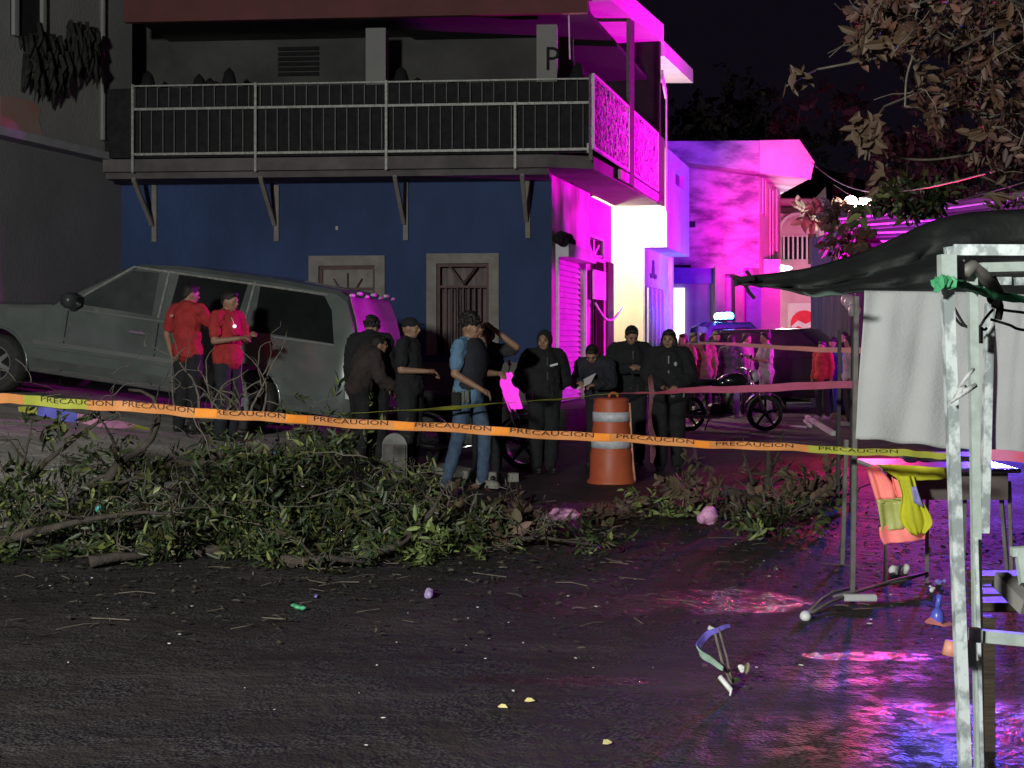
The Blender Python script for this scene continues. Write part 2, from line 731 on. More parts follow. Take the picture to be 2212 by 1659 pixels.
for i, (s0, s1, z0, z1) in enumerate(wins):
    mb = MB()
    mb.box(s0, s0 + fw, -0.1, 0.05, z0, z1 - fw, FF)
    mb.box(s1 - fw, s1, -0.1, 0.05, z0, z1 - fw, FF)
    mb.box(s0, s1, -0.1, 0.052, z1 - fw, z1, FF)
    win = build('window', mb, M_frame, house)
    a, b, c, d = s0 + fw, s1 - fw, z0, z1 - fw
    mb = MB()
    mb.box(a, b, -0.27, -0.25, c, d, FF)
    build('curtain' if i == 0 else 'curtain', mb, M_curt if i == 0 else M_glassd, win)
    mb = MB()
    t = 0.05
    wf = -0.03
    mb.box(a, a + t, wf - 0.04, wf, c, d, FF)
    mb.box(b - t, b, wf - 0.04, wf, c, d, FF)
    mb.box(a + t, b - t, wf - 0.04, wf, d - t, d, FF)
    zt = d - 0.36
    mb.box(a + t, b - t, wf - 0.04, wf + 0.003, zt - 0.04, zt, FF)
    build('grille_frame', mb, M_brown, win)
    mid = (a + b) / 2
    if i == 0:
        for sgn in (-1, 1):
            mb = MB()
            mb.tube([FF.pt(mid, wf - 0.02, zt + 0.02), FF.pt(mid + sgn * 0.22, wf - 0.02, d - t)], 0.022, 5)
            build('grille_brace', mb, M_brown, win)
        n = 8
        for k in range(1, n):
            s = a + t + (b - a - 2 * t) * k / n
            mb = MB()
            mb.box(s - 0.011, s + 0.011, wf - 0.03, wf - 0.01, c, zt - 0.04, FF)
            build('grille_bar', mb, M_brown, win)
        # curtain folds
        mb = MB()
        for k in range(9):
            s = a + t + (b - a - 2 * t) * (k + 0.5) / 9
            mb.tube([FF.pt(s, -0.21, c), FF.pt(s, -0.21, zt - 0.05)], 0.035, 6)
        o = build('curtain_folds', mb, M_curt, win, smooth=True)
        o['kind'] = 'stuff'
    else:
        mb = MB()
        mb.box(a + 0.02, b - 0.02, -0.12, -0.10, d - 0.55, d - 0.02, FF)
        build('white_sash', mb, M_frame, win)
        for k in range(5):
            an = R(20 + 35 * k)
            mb = MB()
            mb.tube([FF.pt(mid, wf - 0.02, d - 0.62), FF.pt(mid + 0.42 * math.cos(an), wf - 0.02, d - 0.62 + 0.5 * math.sin(an))], 0.014, 5)
            build('grille_bar', mb, M_brown, win)
        for k in range(3):
            s = mid + (k - 1) * 0.19
            mb = MB()
            mb.box(s - 0.012, s + 0.012, wf - 0.03, wf - 0.01, c, d - 0.62, FF)
            build('grille_bar', mb, M_brown, win)
        for sg in (-1, 1):
            mb = MB()
            pts = [FF.pt(mid + sg * (0.02 + 0.28 * math.sin(R(u))), wf - 0.02, d - 0.75 - 0.28 * (1 - math.cos(R(u)))) for u in range(0, 100, 12)]
            mb.tube(pts, 0.012, 5)
            build('grille_scroll', mb, M_brown, win)
# small round vent on the blue wall
s, z = FF.px(728, 493)
mb = MB()
mb.box(s - 0.02, s + 0.02, 0.0, 0.02, z - 0.03, z + 0.03, FF)
build('vent', mb, M_iron, house)

# balcony
W_F = 1.0        # front overhang
W_S = 0.95       # street-side overhang
sL = FF.px(222, 250, W_F)[0]
mb = MB()
mb.box(0.001, sL, 0.0, W_F, Zslab0, Zslab1, FF)
# corner + side slab as one polygon
c_in = FF.pt(0, 0, 0)
c_f = FF.pt(0, W_F, 0)
sc_s, _ = FS.px(1280, 330, W_S)
corner = P(1282, 330, 21.95)
corner.z = 0
endp = FS.pt(T_END, W_S, 0)
endi = FS.pt(T_END, 0, 0)
mb.poly([(c_in.x, c_in.y, Zslab0), (c_f.x, c_f.y, Zslab0), (corner.x, corner.y, Zslab0), (endp.x, endp.y, Zslab0), (endi.x, endi.y, Zslab0)][::-1], (0, 0, Zslab1 - Zslab0))
mb.box(0.0, sL, 0.0, W_F - 0.12, Zslab0 - 0.10, Zslab0 - 0.003, FF)
slab = build('balcony_slab', mb, mat('slab_render', (0.17, 0.15, 0.15), (0.10, 0.09, 0.09), 0.9, 2.0, bump=0.4), house)


def railz(x, y):
    return FF.px(x, y, W_F)[1]


ZT, ZM, ZL = railz(835, 177), railz(835, 228), railz(835, 327)
s553, s1275 = FF.px(553, 200, W_F)[0], FF.px(1276, 200, W_F)[0]
s288 = FF.px(288, 200, W_F)[0]
s835 = FF.px(835, 200, W_F)[0]
s1113 = FF.px(1113, 200, W_F)[0]
mb = MB()
for zz, r_ in ((ZT, 0.012), (ZM, 0.019), (ZL, 0.019)):
    mb.box(s1275, s288, W_F - 0.03, W_F + 0.01, zz - r_, zz + r_, FF)
railing = build('railing', mb, M_iron, house)
for i, s in enumerate((s288, s553, s835, s1113)):
    mb = MB()
    zt = ZT if i < 3 else ZM
    mb.box(s - 0.019, s + 0.019, W_F + 0.012, W_F + 0.045, Zslab0 - 0.02, zt + 0.02, FF)
    build('railing_post', mb, M_iron, railing)
mb = MB()
mb.box(s1275 - 0.03, s1275 + 0.03, W_F - 0.03, W_F + 0.03, Zslab1 - 0.1, ZT + 0.06, FF)
build('railing_post', mb, M_iron2, railing)
bb = MB()
bb.box(-0.008, 0.008, -0.008, 0.008, 0, ZM - ZL - 0.05)
src = bpy.data.objects.new('baluster', mesh_from('baluster', bb.v, bb.f, [M_iron2]))
bb2 = MB()
bb2.box(-0.008, 0.008, -0.008, 0.008, 0, ZT - ZM - 0.045)
src2 = bpy.data.objects.new('baluster', mesh_from('baluster_short', bb2.v, bb2.f, [M_iron2]))
o0 = OFF[railing.name]
s = s1275 + 0.12
k = 0
while s < s288 - 0.05:
    for sr, zz in ((src, ZL + 0.025), (src2, ZM + 0.025)):
        q = FF.pt(s + (0.09 if sr is src2 else 0), W_F - 0.012, zz) - o0
        o = sr if sr.name not in COL.objects else sr.copy()
        link(o, railing)
        o.matrix_basis = Matrix.Translation(q)
    s += 0.187
mb = MB()
mb.box(s1275 + 0.02, sL, W_F - 0.10, W_F - 0.08, Zslab1 + 0.03, ZT - 0.02, FF)
build('black_screen', mb, M_black2, railing)
# things fixed under the rail's end: long pole lying on the slab edge
mb = MB()
a, z = FF.px(1165, 325, W_F)
b, _ = FF.px(1272, 321, W_F)
mb.box(b, a, W_F + 0.02, W_F + 0.04, z - 0.01, z + 0.01, FF)
mb.box(b, b + 0.03, W_F + 0.02, W_F + 0.05, z - 0.05, z + 0.1, FF)
build('slab_edge_rod', mb, M_iron, house)

# street side of the balcony: lacy white iron panels
Zs0 = Zslab1 + 0.02
p0 = FS.px(1281, 240, W_S)[0]
p1 = FS.px(1358, 260, W_S)[0]
p2 = FS.px(1368, 260, W_S)[0]
p3 = FS.px(1421, 330, W_S)[0]
p4 = FS.px(1434, 330, W_S)[0]
zt_side = ZT + 0.0
for (a, b) in ((p0, p1), (p2, p3)):
    mb = MB()
    t = 0.022
    mb.box(a, b, W_S - 0.02, W_S + 0.02, Zs0, Zs0 + 2 * t, FS)
    mb.box(a, b, W_S - 0.02, W_S + 0.02, zt_side - 2 * t, zt_side, FS)
    mb.box(a, a + 2 * t, W_S - 0.02, W_S + 0.02, Zs0 + 2 * t, zt_side - 2 * t, FS)
    mb.box(b - 2 * t, b, W_S - 0.02, W_S + 0.02, Zs0 + 2 * t, zt_side - 2 * t, FS)
    pan = build('railing_panel', mb, M_wiron, house)
    mb = MB()
    mb.box(a + 2 * t, b - 2 * t, W_S - 0.05, W_S - 0.04, Zs0 + 2 * t, zt_side - 2 * t, FS)
    build('magenta_backing', mb, M_backing, pan)
    mb = MB()
    rr = random.Random(int(a * 100))
    for k in range(int((b - a) * 190)):
        cs, cz = rr.uniform(a + 0.06, b - 0.06), rr.uniform(Zs0 + 0.08, zt_side - 0.08)
        a0, sp, rad = rr.uniform(0, 6.28), rr.uniform(2, 4.5), rr.uniform(0.035, 0.085)
        w0 = W_S - rr.uniform(0.0, 0.03)
        mb.tube([FS.pt(cs + rad * math.cos(a0 + sp * u / 5), w0, cz + rad * math.sin(a0 + sp * u / 5)) for u in range(6)], 0.011, 4, cap=False)
    o = build('scrollwork', mb, M_wiron, pan)
    o['kind'] = 'stuff'
mb = MB()
mb.box(p1, p2, W_S - 0.04, W_S + 0.02, Zslab0 + 0.02, ZT + 2.2, FS)
build('balcony_post', mb, M_iron2, house)
mb = MB()
mb.box(p3 + 0.02, p4, W_S - 0.04, W_S + 0.02, Zslab0, ZT - 0.02, FS)
build('balcony_post', mb, M_iron2, house)
mb = MB()
a, _ = FS.px(1434, 300, W_S)
mb.tube([FS.pt(a, W_S + 0.05, Zslab0 - 0.1), FS.pt(a, W_S + 0.05, ZT + 0.9)], 0.018, 8)
mb.hexa([FS.pt(a - .5, W_S + .02, ZT + 1.12), FS.pt(a, W_S + .02, ZT + .80), FS.pt(a, W_S + .06, ZT + .80), FS.pt(a - .5, W_S + .06, ZT + 1.12), FS.pt(a - .5, W_S + .02, ZT + 1.3), FS.pt(a, W_S + .02, ZT + .98), FS.pt(a, W_S + .06, ZT + .98), FS.pt(a - .5, W_S + .06, ZT + 1.3)])
build('drain_pipe', mb, M_plas2, house)
# fascia of side slab, warm stained
mb = MB()
mb.box(1.0, T_END, W_S - 0.035, W_S + 0.012, Zslab0 + 0.02, Zslab1 - 0.02, FS)
build('slab_edge', mb, M_plas, house)

# struts under the front balcony
for i, (xw, yt, yb) in enumerate(((333, 400, 522), (597, 400, 521), (876, 392, 519), (1140, 385, 514))):
    s, zt = FF.px(xw, yt, 0.05)
    zb = FF.px(xw, yb, 0.05)[1]
    mb = MB()
    mb.box(s - 0.04, s + 0.04, 0.0, 0.06, zb, zt, FF)
    st = build('balcony_strut', mb, M_frame, house)
    mb = MB()
    mb.tube([FF.pt(s + 0.02, 0.10, zb + 0.28), FF.pt(s + 0.02, W_F - 0.05, Zslab0 - 0.11)], 0.045, 4, square=True)
    build('brace', mb, M_frame, st)

# upper storey (set back behind the balcony), columns, beam and roof
ZBM = FF.px(800, 62, 0.3)[1]
wU = -1.2
mb = MB()
mb.box(-0.3, S_END + 1.2, wU - 0.2, wU, Zslab0, ZBM + 0.9, FF)
build('upper_wall', mb, M_grey if False else mat('upper_render', (0.095, 0.092, 0.088), (0.055, 0.053, 0.05), 0.9, 1.0, bump=0.5, bscale=12), house)
# louvres / window on the upper wall
for k in range(6):
    s0, z = FF.px(690, 105 + 11 * k, wU)
    s1, _ = FF.px(602, 105 + 11 * k, wU)
    mb = MB()
    mb.box(s0, s1, wU + 0.0, wU + 0.05, z - 0.03, z + 0.03, FF)
    build('louvre', mb, M_black, house)
for x0, x1 in ((790, 833), (1159, 1203)):
    s1, _ = FF.px(x0, 120, 0.35)
    s0, _ = FF.px(x1, 120, 0.35)
    mb = MB()
    mb.box(s0, s1, 0.05, 0.35, Zslab1, ZBM, FF)
    build('column', mb, M_grey, house)
# black P painted on the right column
V, Fc = text_mesh('P', 0.55)
s1, z1 = FF.px(1176, 152, 0.35)
mb = MB()
mb.add([FF.pt(s1 - v.x * 0.9, 0.354, z1 + v.y) for v in V], Fc)
build('painted_letter', mb, M_black, house)
# hanging cord near the corner
s, z = FF.px(1228, 40, 0.7)
mb = MB()
mb.tube([FF.pt(s, 0.7, z + 0.2), FF.pt(s - 0.02, 0.7, FF.px(1233, 128, 0.7)[1])], 0.012, 5)
build('hanging_cord', mb, M_white, house)
# furniture-like clutter on the balcony behind the rail
mb = MB()
rr = random.Random(5)
for (xa, xb, ya) in ((850, 900, 160), (1200, 1262, 150), (960, 1010, 168), (420, 500, 150), (300, 380, 160)):
    s1, z1 = FF.px(xa, ya, 0.4)
    s0, _ = FF.px(xb, ya, 0.4)
    for k in range(6):
        u = rr.uniform(s0, s1)
        mb.ell(FF.pt(u, 0.4 + rr.uniform(-0.2, 0.2), ZT + rr.uniform(-0.2, 0.05)), (0.14, 0.14, rr.uniform(0.08, (z1 - ZT) + 0.12)), 7, 5)
o = build('balcony_clutter', mb, M_black, house, smooth=True)
o['kind'] = 'stuff'
# fascia beam of the roof
mb = MB()
zr = ZBM + 0.02
za = FF.px(835, 36, W_F)[1]
mb.box(-0.62, sL - 0.35, W_F - 0.12, W_F, za, za + 1.3, FF)
build('roof_fascia', mb, M_maroon, house)
mb = MB()
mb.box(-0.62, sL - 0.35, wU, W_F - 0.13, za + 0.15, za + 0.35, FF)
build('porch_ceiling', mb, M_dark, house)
# stepped end on the fascia
# eave running along the street: concrete slab rising a little
ea = [P(1318, 0, 22.0), P(1434, 92, 28.0)]
inx = -1.15
ia = FS.pt(-0.6, inx, ea[0].z)
ib = FS.pt(T_END, inx, ea[1].z)
mb = MB()
e0, e1 = ea
mb.hexa([e0, e1, ib, ia, e0 + Vector((0, 0, 0.36)), e1 + Vector((0, 0, 0.36)), ib + Vector((0, 0, 0.36)), ia + Vector((0, 0, 0.36))])
build('roof_slab', mb, M_plas2, house)
A = Vector((3.07, 28.02, 7.24))
B = Vector((4.04, 31, 7.24))
C = Vector((3.30, 31, 7.24))
D = Vector((1.9, 28.02, 7.24))
mb = MB()
mb.poly([A, B, C, D], (0, 0, 0.30))
build('eave_slab', mb, M_plas2, house)
# street-side walls
mb = MB()
sh0 = FS.px(1203, 700)[0]
sh1 = FS.px(1260, 700)[0]
zst = FS.px(1230, 562)[1]
zsb = 0.46
d0 = FS.px(1275, 700)[0]
d1 = FS.px(1330, 700)[0]
wall_with_holes(mb, 0.0, d0, 0.2, Zslab0, [(sh0, sh1, 0.2, zst)], 0.3, FS)
build('side_wall', mb, M_plas, house)
mb = MB()
ztr1 = FS.px(1290, 512, -0.12)[1]
wall_with_holes(mb, d0, T_END, 0.2, Zslab0, [(d0 + 0.08, T_END - 0.8, 0.2, ztr1)], 0.25, FS, -0.08)
build('recess_wall', mb, mat('pink_plaster', (0.60, 0.36, 0.44), (0.46, 0.25, 0.33), 0.8, 2, bump=0.3, bscale=9), house)
mb = MB()
mb.box(T_END, T_END + 0.1, -2.0, -0.1, 0.0, Zslab0, FS)
build('end_wall', mb, M_rdoor, house)
mb = MB()
mb.box(T_END - 0.62, T_END, -0.078, -0.03, 0.2, FS.px(1315, 565)[1], FS)
build('door_jamb', mb, M_rdoor, house)
mb = MB()
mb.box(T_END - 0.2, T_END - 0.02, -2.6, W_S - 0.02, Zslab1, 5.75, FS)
build('terrace_wall_base', mb, mat('shaded_wine_paint', (0.050, 0.004, 0.012), (0.030, 0.003, 0.008), 0.9, 2), house)  # wine paint, darkened for the shade on this wall
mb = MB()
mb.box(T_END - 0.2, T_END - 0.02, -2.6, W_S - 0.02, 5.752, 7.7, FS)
build('terrace_wall', mb, mat('shaded_render', (0.026, 0.022, 0.022), (0.014, 0.012, 0.012), 0.9, 2, bump=0.4), house)  # near-black tone stands in for shade on the wall
mb = MB()
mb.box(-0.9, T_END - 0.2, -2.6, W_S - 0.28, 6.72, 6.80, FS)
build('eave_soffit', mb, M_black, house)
# roll shutter and its slats
mb = MB()
mb.box(sh0, sh1, -0.14, -0.10, zsb, zst, FS)
shut = build('roll_shutter', mb, M_shut, house)
n = 26
hgt = (zst - zsb) / n
for k in range(n):
    mb = MB()
    z = zsb + k * hgt
    mb.hexa([FS.pt(sh0 + 0.02, -0.099, z), FS.pt(sh1 - 0.02, -0.099, z), FS.pt(sh1 - 0.02, -0.04, z + hgt * 0.1), FS.pt(sh0 + 0.02, -0.04, z + hgt * 0.1),
             FS.pt(sh0 + 0.02, -0.099, z + hgt * 0.94), FS.pt(sh1 - 0.02, -0.099, z + hgt * 0.94), FS.pt(sh1 - 0.02, -0.085, z + hgt * 0.9), FS.pt(sh0 + 0.02, -0.085, z + hgt * 0.9)])
    build('slat', mb, M_shut, shut)
for (a, b) in ((sh0 - 0.10, sh0 - 0.02), (sh1 + 0.02, sh1 + 0.10)):
    mb = MB()
    mb.box(a, b, 0.0, 0.05, zsb, zst, FS)
    build('shutter_guide', mb, M_wiron, shut)
mb = MB()
mb.box(sh0 - 0.1, sh1 + 0.1, 0.0, 0.22, zst, zst + 0.22, FS)
build('shutter_housing', mb, M_shut, shut)
mb = MB()
for k in range(9):
    mb.ell(FS.pt(0.05 + 0.09 * k, 0.1 + 0.02 * (k % 3), zst + 0.28 + 0.05 * math.sin(k * 2)), (0.1, 0.1, 0.09), 7, 5)
build('torn_awning', mb, M_black, house, smooth=True)['kind'] = 'stuff'
# transom with fan bars, door
a, b = d0 + 0.08, T_END - 0.85
z0 = FS.px(1295, 560, -0.1)[1]
mb = MB()
t = 0.06
mb.box(a, b, -0.2, -0.06, z0 - t, z0, FS)
mb.box(a, b, -0.2, -0.06, ztr1 - t, ztr1, FS)
mb.box(a, a + t, -0.2, -0.06, z0, ztr1 - t, FS)
mb.box(b - t, b, -0.2, -0.06, z0, ztr1 - t, FS)
tr = build('transom', mb, M_wiron, house)
mb = MB()
mb.box(a, b, -0.27, -0.25, z0, ztr1, FS)
build('pane', mb, M_glassd, tr)
for k in range(5):
    an = R(8 + 41 * k)
    mid = (a + b) / 2
    mb = MB()
    mb.tube([FS.pt(mid, -0.12, z0 + 0.02), FS.pt(mid + min(0.9, (b - a) / 2) * math.cos(an), -0.12, z0 + 0.02 + (ztr1 - z0 - 0.1) * math.sin(an))], 0.03, 4)
    build('fan_bar', mb, M_wiron, tr)
mb = MB()
mb.box(a, b, -0.30, -0.26, 0.4, z0 - t, FS)
door = build('door', mb, M_rdoor, house)
for k in range(6):
    s = a + (b - a) * (k + 0.5) / 6
    mb = MB()
    mb.box(s - 0.025, s + 0.025, -0.255, -0.2, 0.4, z0 - t - 0.01, FS)
    build('door_bar', mb, M_iron2, door)
# hanging sheet sign and draped cord
sgn0, sgz1 = FS.px(1282, 582, 0.12)
sgn1, _ = FS.px(1308, 600, 0.12)
sgz0 = FS.px(1300, 648, 0.12)[1]
mb = MB()
mb.box(sgn0, sgn1, 0.10, 0.13, sgz0, sgz1, FS)
o = build('hanging_board', mb, M_wiron, house)
a, z = FS.px(1284, 655, 0.1)
b, zb = FS.px(1342, 650, 0.1)
mb = MB()
mb.tube([FS.pt(a + (b - a) * u / 8, 0.12, z - 0.30 * math.sin(math.pi * u / 8)) for u in range(9)], 0.022, 6)
cord = build('draped_cord', mb, M_wiron, smooth=True)
tag(cord, 'pale cord draped across the side doorway of the blue house', 'cord')

# raised pavement round the corner house
mb = MB()
q = [FF.pt(S_END + 3, 1.3, 0), FF.pt(-0.3, 1.3, 0), FS.pt(0.3, 1.0, 0), FS.pt(T_END + 3.4, 1.0, 0), FS.pt(T_END + 3.4, -0.05, 0), FS.pt(0, -0.05, 0), FF.pt(S_END + 3, -0.05, 0)]
mb.poly([Vector((v.x, v.y, -0.2)) for v in q], (0, 0, 0.65))
o = build('pavement', mb, M_stone)
o['kind'] = 'structure'

# ------------------------------------------------------------------ left grey building
EL = FF.pt(S_END, 0, 0)
FL = Frame((EL.x, EL.y), (-0.2559, -0.9667))
if FL.n.x < 0:
    FL.flip()
gh = thing('grey_building', 'plain grey rendered building at the left edge with dark stuff hanging from its window', 'building', (EL.x - 2, EL.y - 4, 0))
mb = MB()
zl = FL.px(120, 328)[1]
mb.box(-1.5, 13.0, -0.4, 0.0, -0.3, zl, FL)
build('lower_wall', mb, mat('dark_grey_render', (0.20, 0.20, 0.205), (0.165, 0.165, 0.17), 0.85, 0.8, bump=0.4, bscale=24, detail=10), gh)
mb = MB()
mb.box(0.03, 13.0, -0.4, 0.22, zl + 0.12, 11.0, FL)
build('upper_wall', mb, M_grey, gh)
mb = MB()
mb.box(0.03, 13.0, 0.0, 0.30, zl, zl + 0.12, FL)
build('ledge', mb, mat('pale_ledge', (0.36, 0.37, 0.38), (0.3, 0.3, 0.31), 0.8, 4), gh)
# window on the upper wall
a, z1 = FL.px(22, -30, 0.22)
b, z0 = FL.px(92, 100, 0.22)
mb = MB()
mb.box(min(a, b), max(a, b), 0.16, 0.24, z0, z0 + 3, FL)
win = build('window', mb, M_black, gh)
mb = MB()
mb.box(min(a, b) + 0.02, min(a, b) + 0.10, 0.24, 0.30, z0, z0 + 3, FL)
mb.box(max(a, b) - 0.10, max(a, b), 0.24, 0.30, z0, z0 + 3, FL)
build('window_frame', mb, M_grey, win)
mb = MB()
rr = random.Random(9)
for (x, y, rx, ry) in ((95, 150, 40, 45), (75, 130, 22, 50), (120, 170, 25, 30), (165, 105, 12, 45), (190, 120, 12, 40), (178, 135, 16, 20)):
    for k in range(26):
        s, z = FL.px(x + rr.uniform(-rx, rx), y + rr.uniform(-ry, ry), 0.35)
        w0 = 0.26 + rr.uniform(0, 0.22)
        ln = rr.uniform(.15, .6)
        mb.tube([FL.pt(s + rr.uniform(-.05, .05), w0, z + ln * .5), FL.pt(s + rr.uniform(-.06, .06), w0 + .03, z), FL.pt(s + rr.uniform(-.12, .12), w0, z - ln * .5)], [.035, .05 * rr.uniform(.4, 1.2), .006], 4)
o = build('hanging_plant', mb, mat('dark_plant', (0.035, 0.035, 0.03), (0.015, 0.015, 0.012), 0.9, 9), smooth=True)
tag(o, 'dark clump of plants and rags hanging down the upper grey wall', 'plant')
mb = MB()
s0, z1 = FL.px(42, 215, 0.225)
s1, z0 = FL.px(90, 310, 0.225)
sm, _ = FL.px(66, 260, 0.225)
mb.poly([Vector((0, 0, 0)) + FL.pt(*(lambda q: (q[0], 0.222, q[1]))(FL.px(x, y, 0.222))) for x, y in ((0, 205), (38, 212), (70, 218), (86, 235), (84, 262), (94, 300), (97, 314), (60, 306), (28, 296), (0, 285))], FL.n * 0.006)
build('pink_light_patch', mb, mat('red_patch', (0.42, 0.15, 0.12), (0.36, 0.30, 0.25), 0.8, 0.9), gh)  # pinkish patch of light put into the wall colour
# drain line at right edge
mb = MB()
s0, _ = FL.px(217, 280, 0.22)
mb.tube([FL.pt(s0, 0.26, zl + 0.3), FL.pt(s0, 0.26, 8)], 0.04, 6)
build('drain_pipe', mb, M_grey, gh)

# ------------------------------------------------------------------ second house: overhanging storey, lit end wall
C2 = ((1390 - 1106) / FPX * 31.5, 31.5)
F2 = Frame(C2, (-1, 0))
if F2.n.y > 0:
    F2.flip()
S2 = Frame(C2, (0.2559, 0.9667))
if S2.n.x < 0:
    S2.flip()
h2 = thing('cream_house', 'two storey house with a floodlit cream end wall and overhanging upper floor', 'house', (C2[0], C2[1], 0))
wo = 0.53
zun = 3.6
M_cream = mat('cream_paint', (0.84, 0.82, 0.54), (0.80, 0.78, 0.50), 0.7, 2)
mb = MB()
mb.box(0, 3.5, -6, 0, 0, 5.6, F2)
build('end_wall', mb, M_cream, h2)
mb = MB()
L2 = 3.85
zt2 = 5.85
a, zw1 = S2.px(1459, 365, wo)
b, zw0 = S2.px(1478, 412, wo)
wall_with_holes(mb, 0.0, L2, zun, zt2, [(a, b, zw0, zw1)], wo, S2, wo)
build('upper_floor', mb, M_plas2, h2)
mb = MB()
mb.box(a, b, 0.05, wo - 0.12, zw0, zw1, S2)
build('window', mb, mat('brown_window', (0.22, 0.13, 0.13), (0.14, 0.08, 0.08), 0.5, 4), h2)
# cream front of the overhang
mb = MB()
cf = [S2.pt(0, 0, zun), S2.pt(0, wo, zun), S2.pt(0, wo, zt2), S2.pt(0, 0, zt2)]
mb.poly(cf, (0, -0.02, 0))
build('overhang_end', mb, M_cream, h2)
mb = MB()
mb.box(0.02, L2 + 0.1, 0.0, 0.02, 0, zun, S2)
build('lower_wall', mb, M_plas2, h2)
mb = MB()
mb.box(L2, L2 + 0.12, wo, wo + 0.14, 4.35, 4.5, S2)
build('lamp_bracket', mb, M_black, h2)
# emblem above the door: dark seated figure silhouette on the pink wall
s0, z0 = S2.px(1411, 592, 0.03)
mb = MB()
for (x, y, rx, rz) in ((0, 0.10, 0.07, 0.16), (0, 0.26, 0.05, 0.07), (-0.1, -0.05, 0.08, 0.06), (0.1, -0.05, 0.08, 0.06)):
    mb.poly([S2.pt(s0 + (x + rx * math.cos(u * math.pi / 5)) * 2.6, 0.022, z0 + y + rz * math.sin(u * math.pi / 5)) for u in range(10)], S2.n * (0.02 + 0.003 * len(mb.f) / 12))
build('wall_emblem', mb, mat('plum_paint', (0.16, 0.03, 0.12), None, 0.7, 5), h2)
a, _ = S2.px(1396, 650, 0.03)
b, _ = S2.px(1431, 650, 0.03)
zd = S2.px(1412, 622, 0.03)[1]
mb = MB()
mb.box(a, b, 0.021, 0.05, 0.2, zd, S2)
dr = build('door', mb, mat('violet_door', (0.40, 0.34, 0.55), (0.3, 0.25, 0.42), 0.5, 4), h2)
for k in range(5):
    s = a + (b - a) * k / 4
    mb = MB()
    mb.box(s - 0.05, s + 0.05, 0.051, 0.09, 0.2, zd - 0.03, S2)
    build('door_bar', mb, M_wiron, dr)
mb = MB()
mb.box(L2 - 0.12, L2 + 0.1, 0.021, 0.12, 0, zun, S2)
build('corner_pier', mb, M_plas2, h2)

# ------------------------------------------------------------------ third house: mottled violet, stepped parapet
Y3 = 41.0


def q3(x, y, Y=Y3):
    v = P(x, y, Y)
    return v


h3 = thing('violet_house', 'mottled two storey house with a heavy projecting roof parapet, lit violet', 'house', tuple(P(1560, 846, Y3)[:2]) + (0,))


def bx3(mb, x0, x1, y0, y1, Y, d):
    """block whose front face fills the picture rectangle at distance Y, d deep"""
    a = P(x0, y0, Y)
    b = P(x1, y1, Y)
    mb.box(a.x, b.x, Y, Y + d, b.z, a.z)


mb = MB()
bx3(mb, 1430, 1640, 350, 572, Y3, 6)
build('upper_wall', mb, M_violet, h3)
mb = MB()
a = P(1640, 345, Y3)
b = P(1686, 600, Y3 + 3)
mb.hexa([(a.x, Y3, 3.4), (b.x, Y3 + 3.0, 3.4), (b.x - 2, Y3 + 6, 3.4), (a.x - 1, Y3 + 6, 3.4), (a.x, Y3, 6.8), (b.x, Y3 + 3.0, 6.8), (b.x - 2, Y3 + 6, 6.8), (a.x - 1, Y3 + 6, 6.8)])
build('street_wall', mb, M_plas2, h3)
# tall dark window slots in the street wall
dv = Vector((b.x - a.x, 3.0, 0))
nrm = Vector((3.0, -(b.x - a.x), 0)).normalized()
for (u0, u1, ya, yb) in ((0.08, 0.24, 385, 470), (0.42, 0.58, 410, 560), (0.72, 0.80, 400, 540)):
    mb = MB()
    pa = Vector((a.x, Y3, 0)) + dv * u0
    pb = Vector((a.x, Y3, 0)) + dv * u1
    z1 = P(1650, ya, Y3 + 1.5).z
    z0 = P(1650, yb, Y3 + 1.5).z
    mb.poly([(pa.x, pa.y, z0), (pb.x, pb.y, z0), (pb.x, pb.y, z1), (pa.x, pa.y, z1)], nrm * 0.03)
    w = build('window', mb, mat('wine_glass', (0.20, 0.01, 0.10), None, 0.4, 3), h3)
    mb = MB()
    for uu, vv in ((u0, u0 + 0.03), (u1 - 0.03, u1)):
        pa = Vector((a.x, Y3, 0)) + dv * uu + nrm * 0.031
        pb = Vector((a.x, Y3, 0)) + dv * vv + nrm * 0.031
        mb.poly([(pa.x, pa.y, z0), (pb.x, pb.y, z0), (pb.x, pb.y, z1), (pa.x, pa.y, z1)], nrm * 0.03)
    build('window_frame', mb, M_plas2, w)
mb = MB()
pl = [(1425, 305), (1725, 303), (1757, 350), (1749, 386), (1475, 350), (1425, 345)]
mb.poly([P(x, y, Y3 - 1.0) for x, y in pl], (0, 4.5, 0))
build('roof_parapet', mb, M_violet, h3)
mb = MB()
pl = [(1640, 303.5), (1726, 302), (1758.5, 350), (1750.5, 388), (1640, 374)]
mb.poly([P(x, y, Y3 - 1.02) for x, y in pl], (0, -0.05, 0))
build('lit_parapet_end', mb, M_plas2, h3)  # paler plate stands in for light on the parapet's right end
# cracked render patches and lines on the violet wall
for (x0, x1, y0, y1) in ((1492, 1640, 572, 579), (1492, 1638, 500, 503), (1560, 1563, 440, 570), (1612, 1615, 470, 570)):
    mb = MB()
    bx3(mb, x0, x1, y0, y1, Y3 - 0.04, 0.039)
    build('string_course', mb, M_violet, h3)
mb = MB()
bx3(mb, 1430, 1686, 579, 846, Y3 + 0.6, 5)
build('ground_floor', mb, mat('blue_lit_wall', (0.36, 0.30, 0.46), (0.26, 0.2, 0.36), 0.8, 1.2, bump=0.2), h3)  # lilac tone stands in for blue light on the ground floor
mb = MB()
bx3(mb, 1437, 1545, 578, 613, Y3 + 0.3, 0.25)
build('shop_sign', mb, M_bluep, h3)
mb = MB()
bx3(mb, 1545, 1606, 576, 592, Y3 - 0.2, 0.79)
bx3(mb, 1545, 1566, 592, 846, Y3 - 0.2, 0.79)
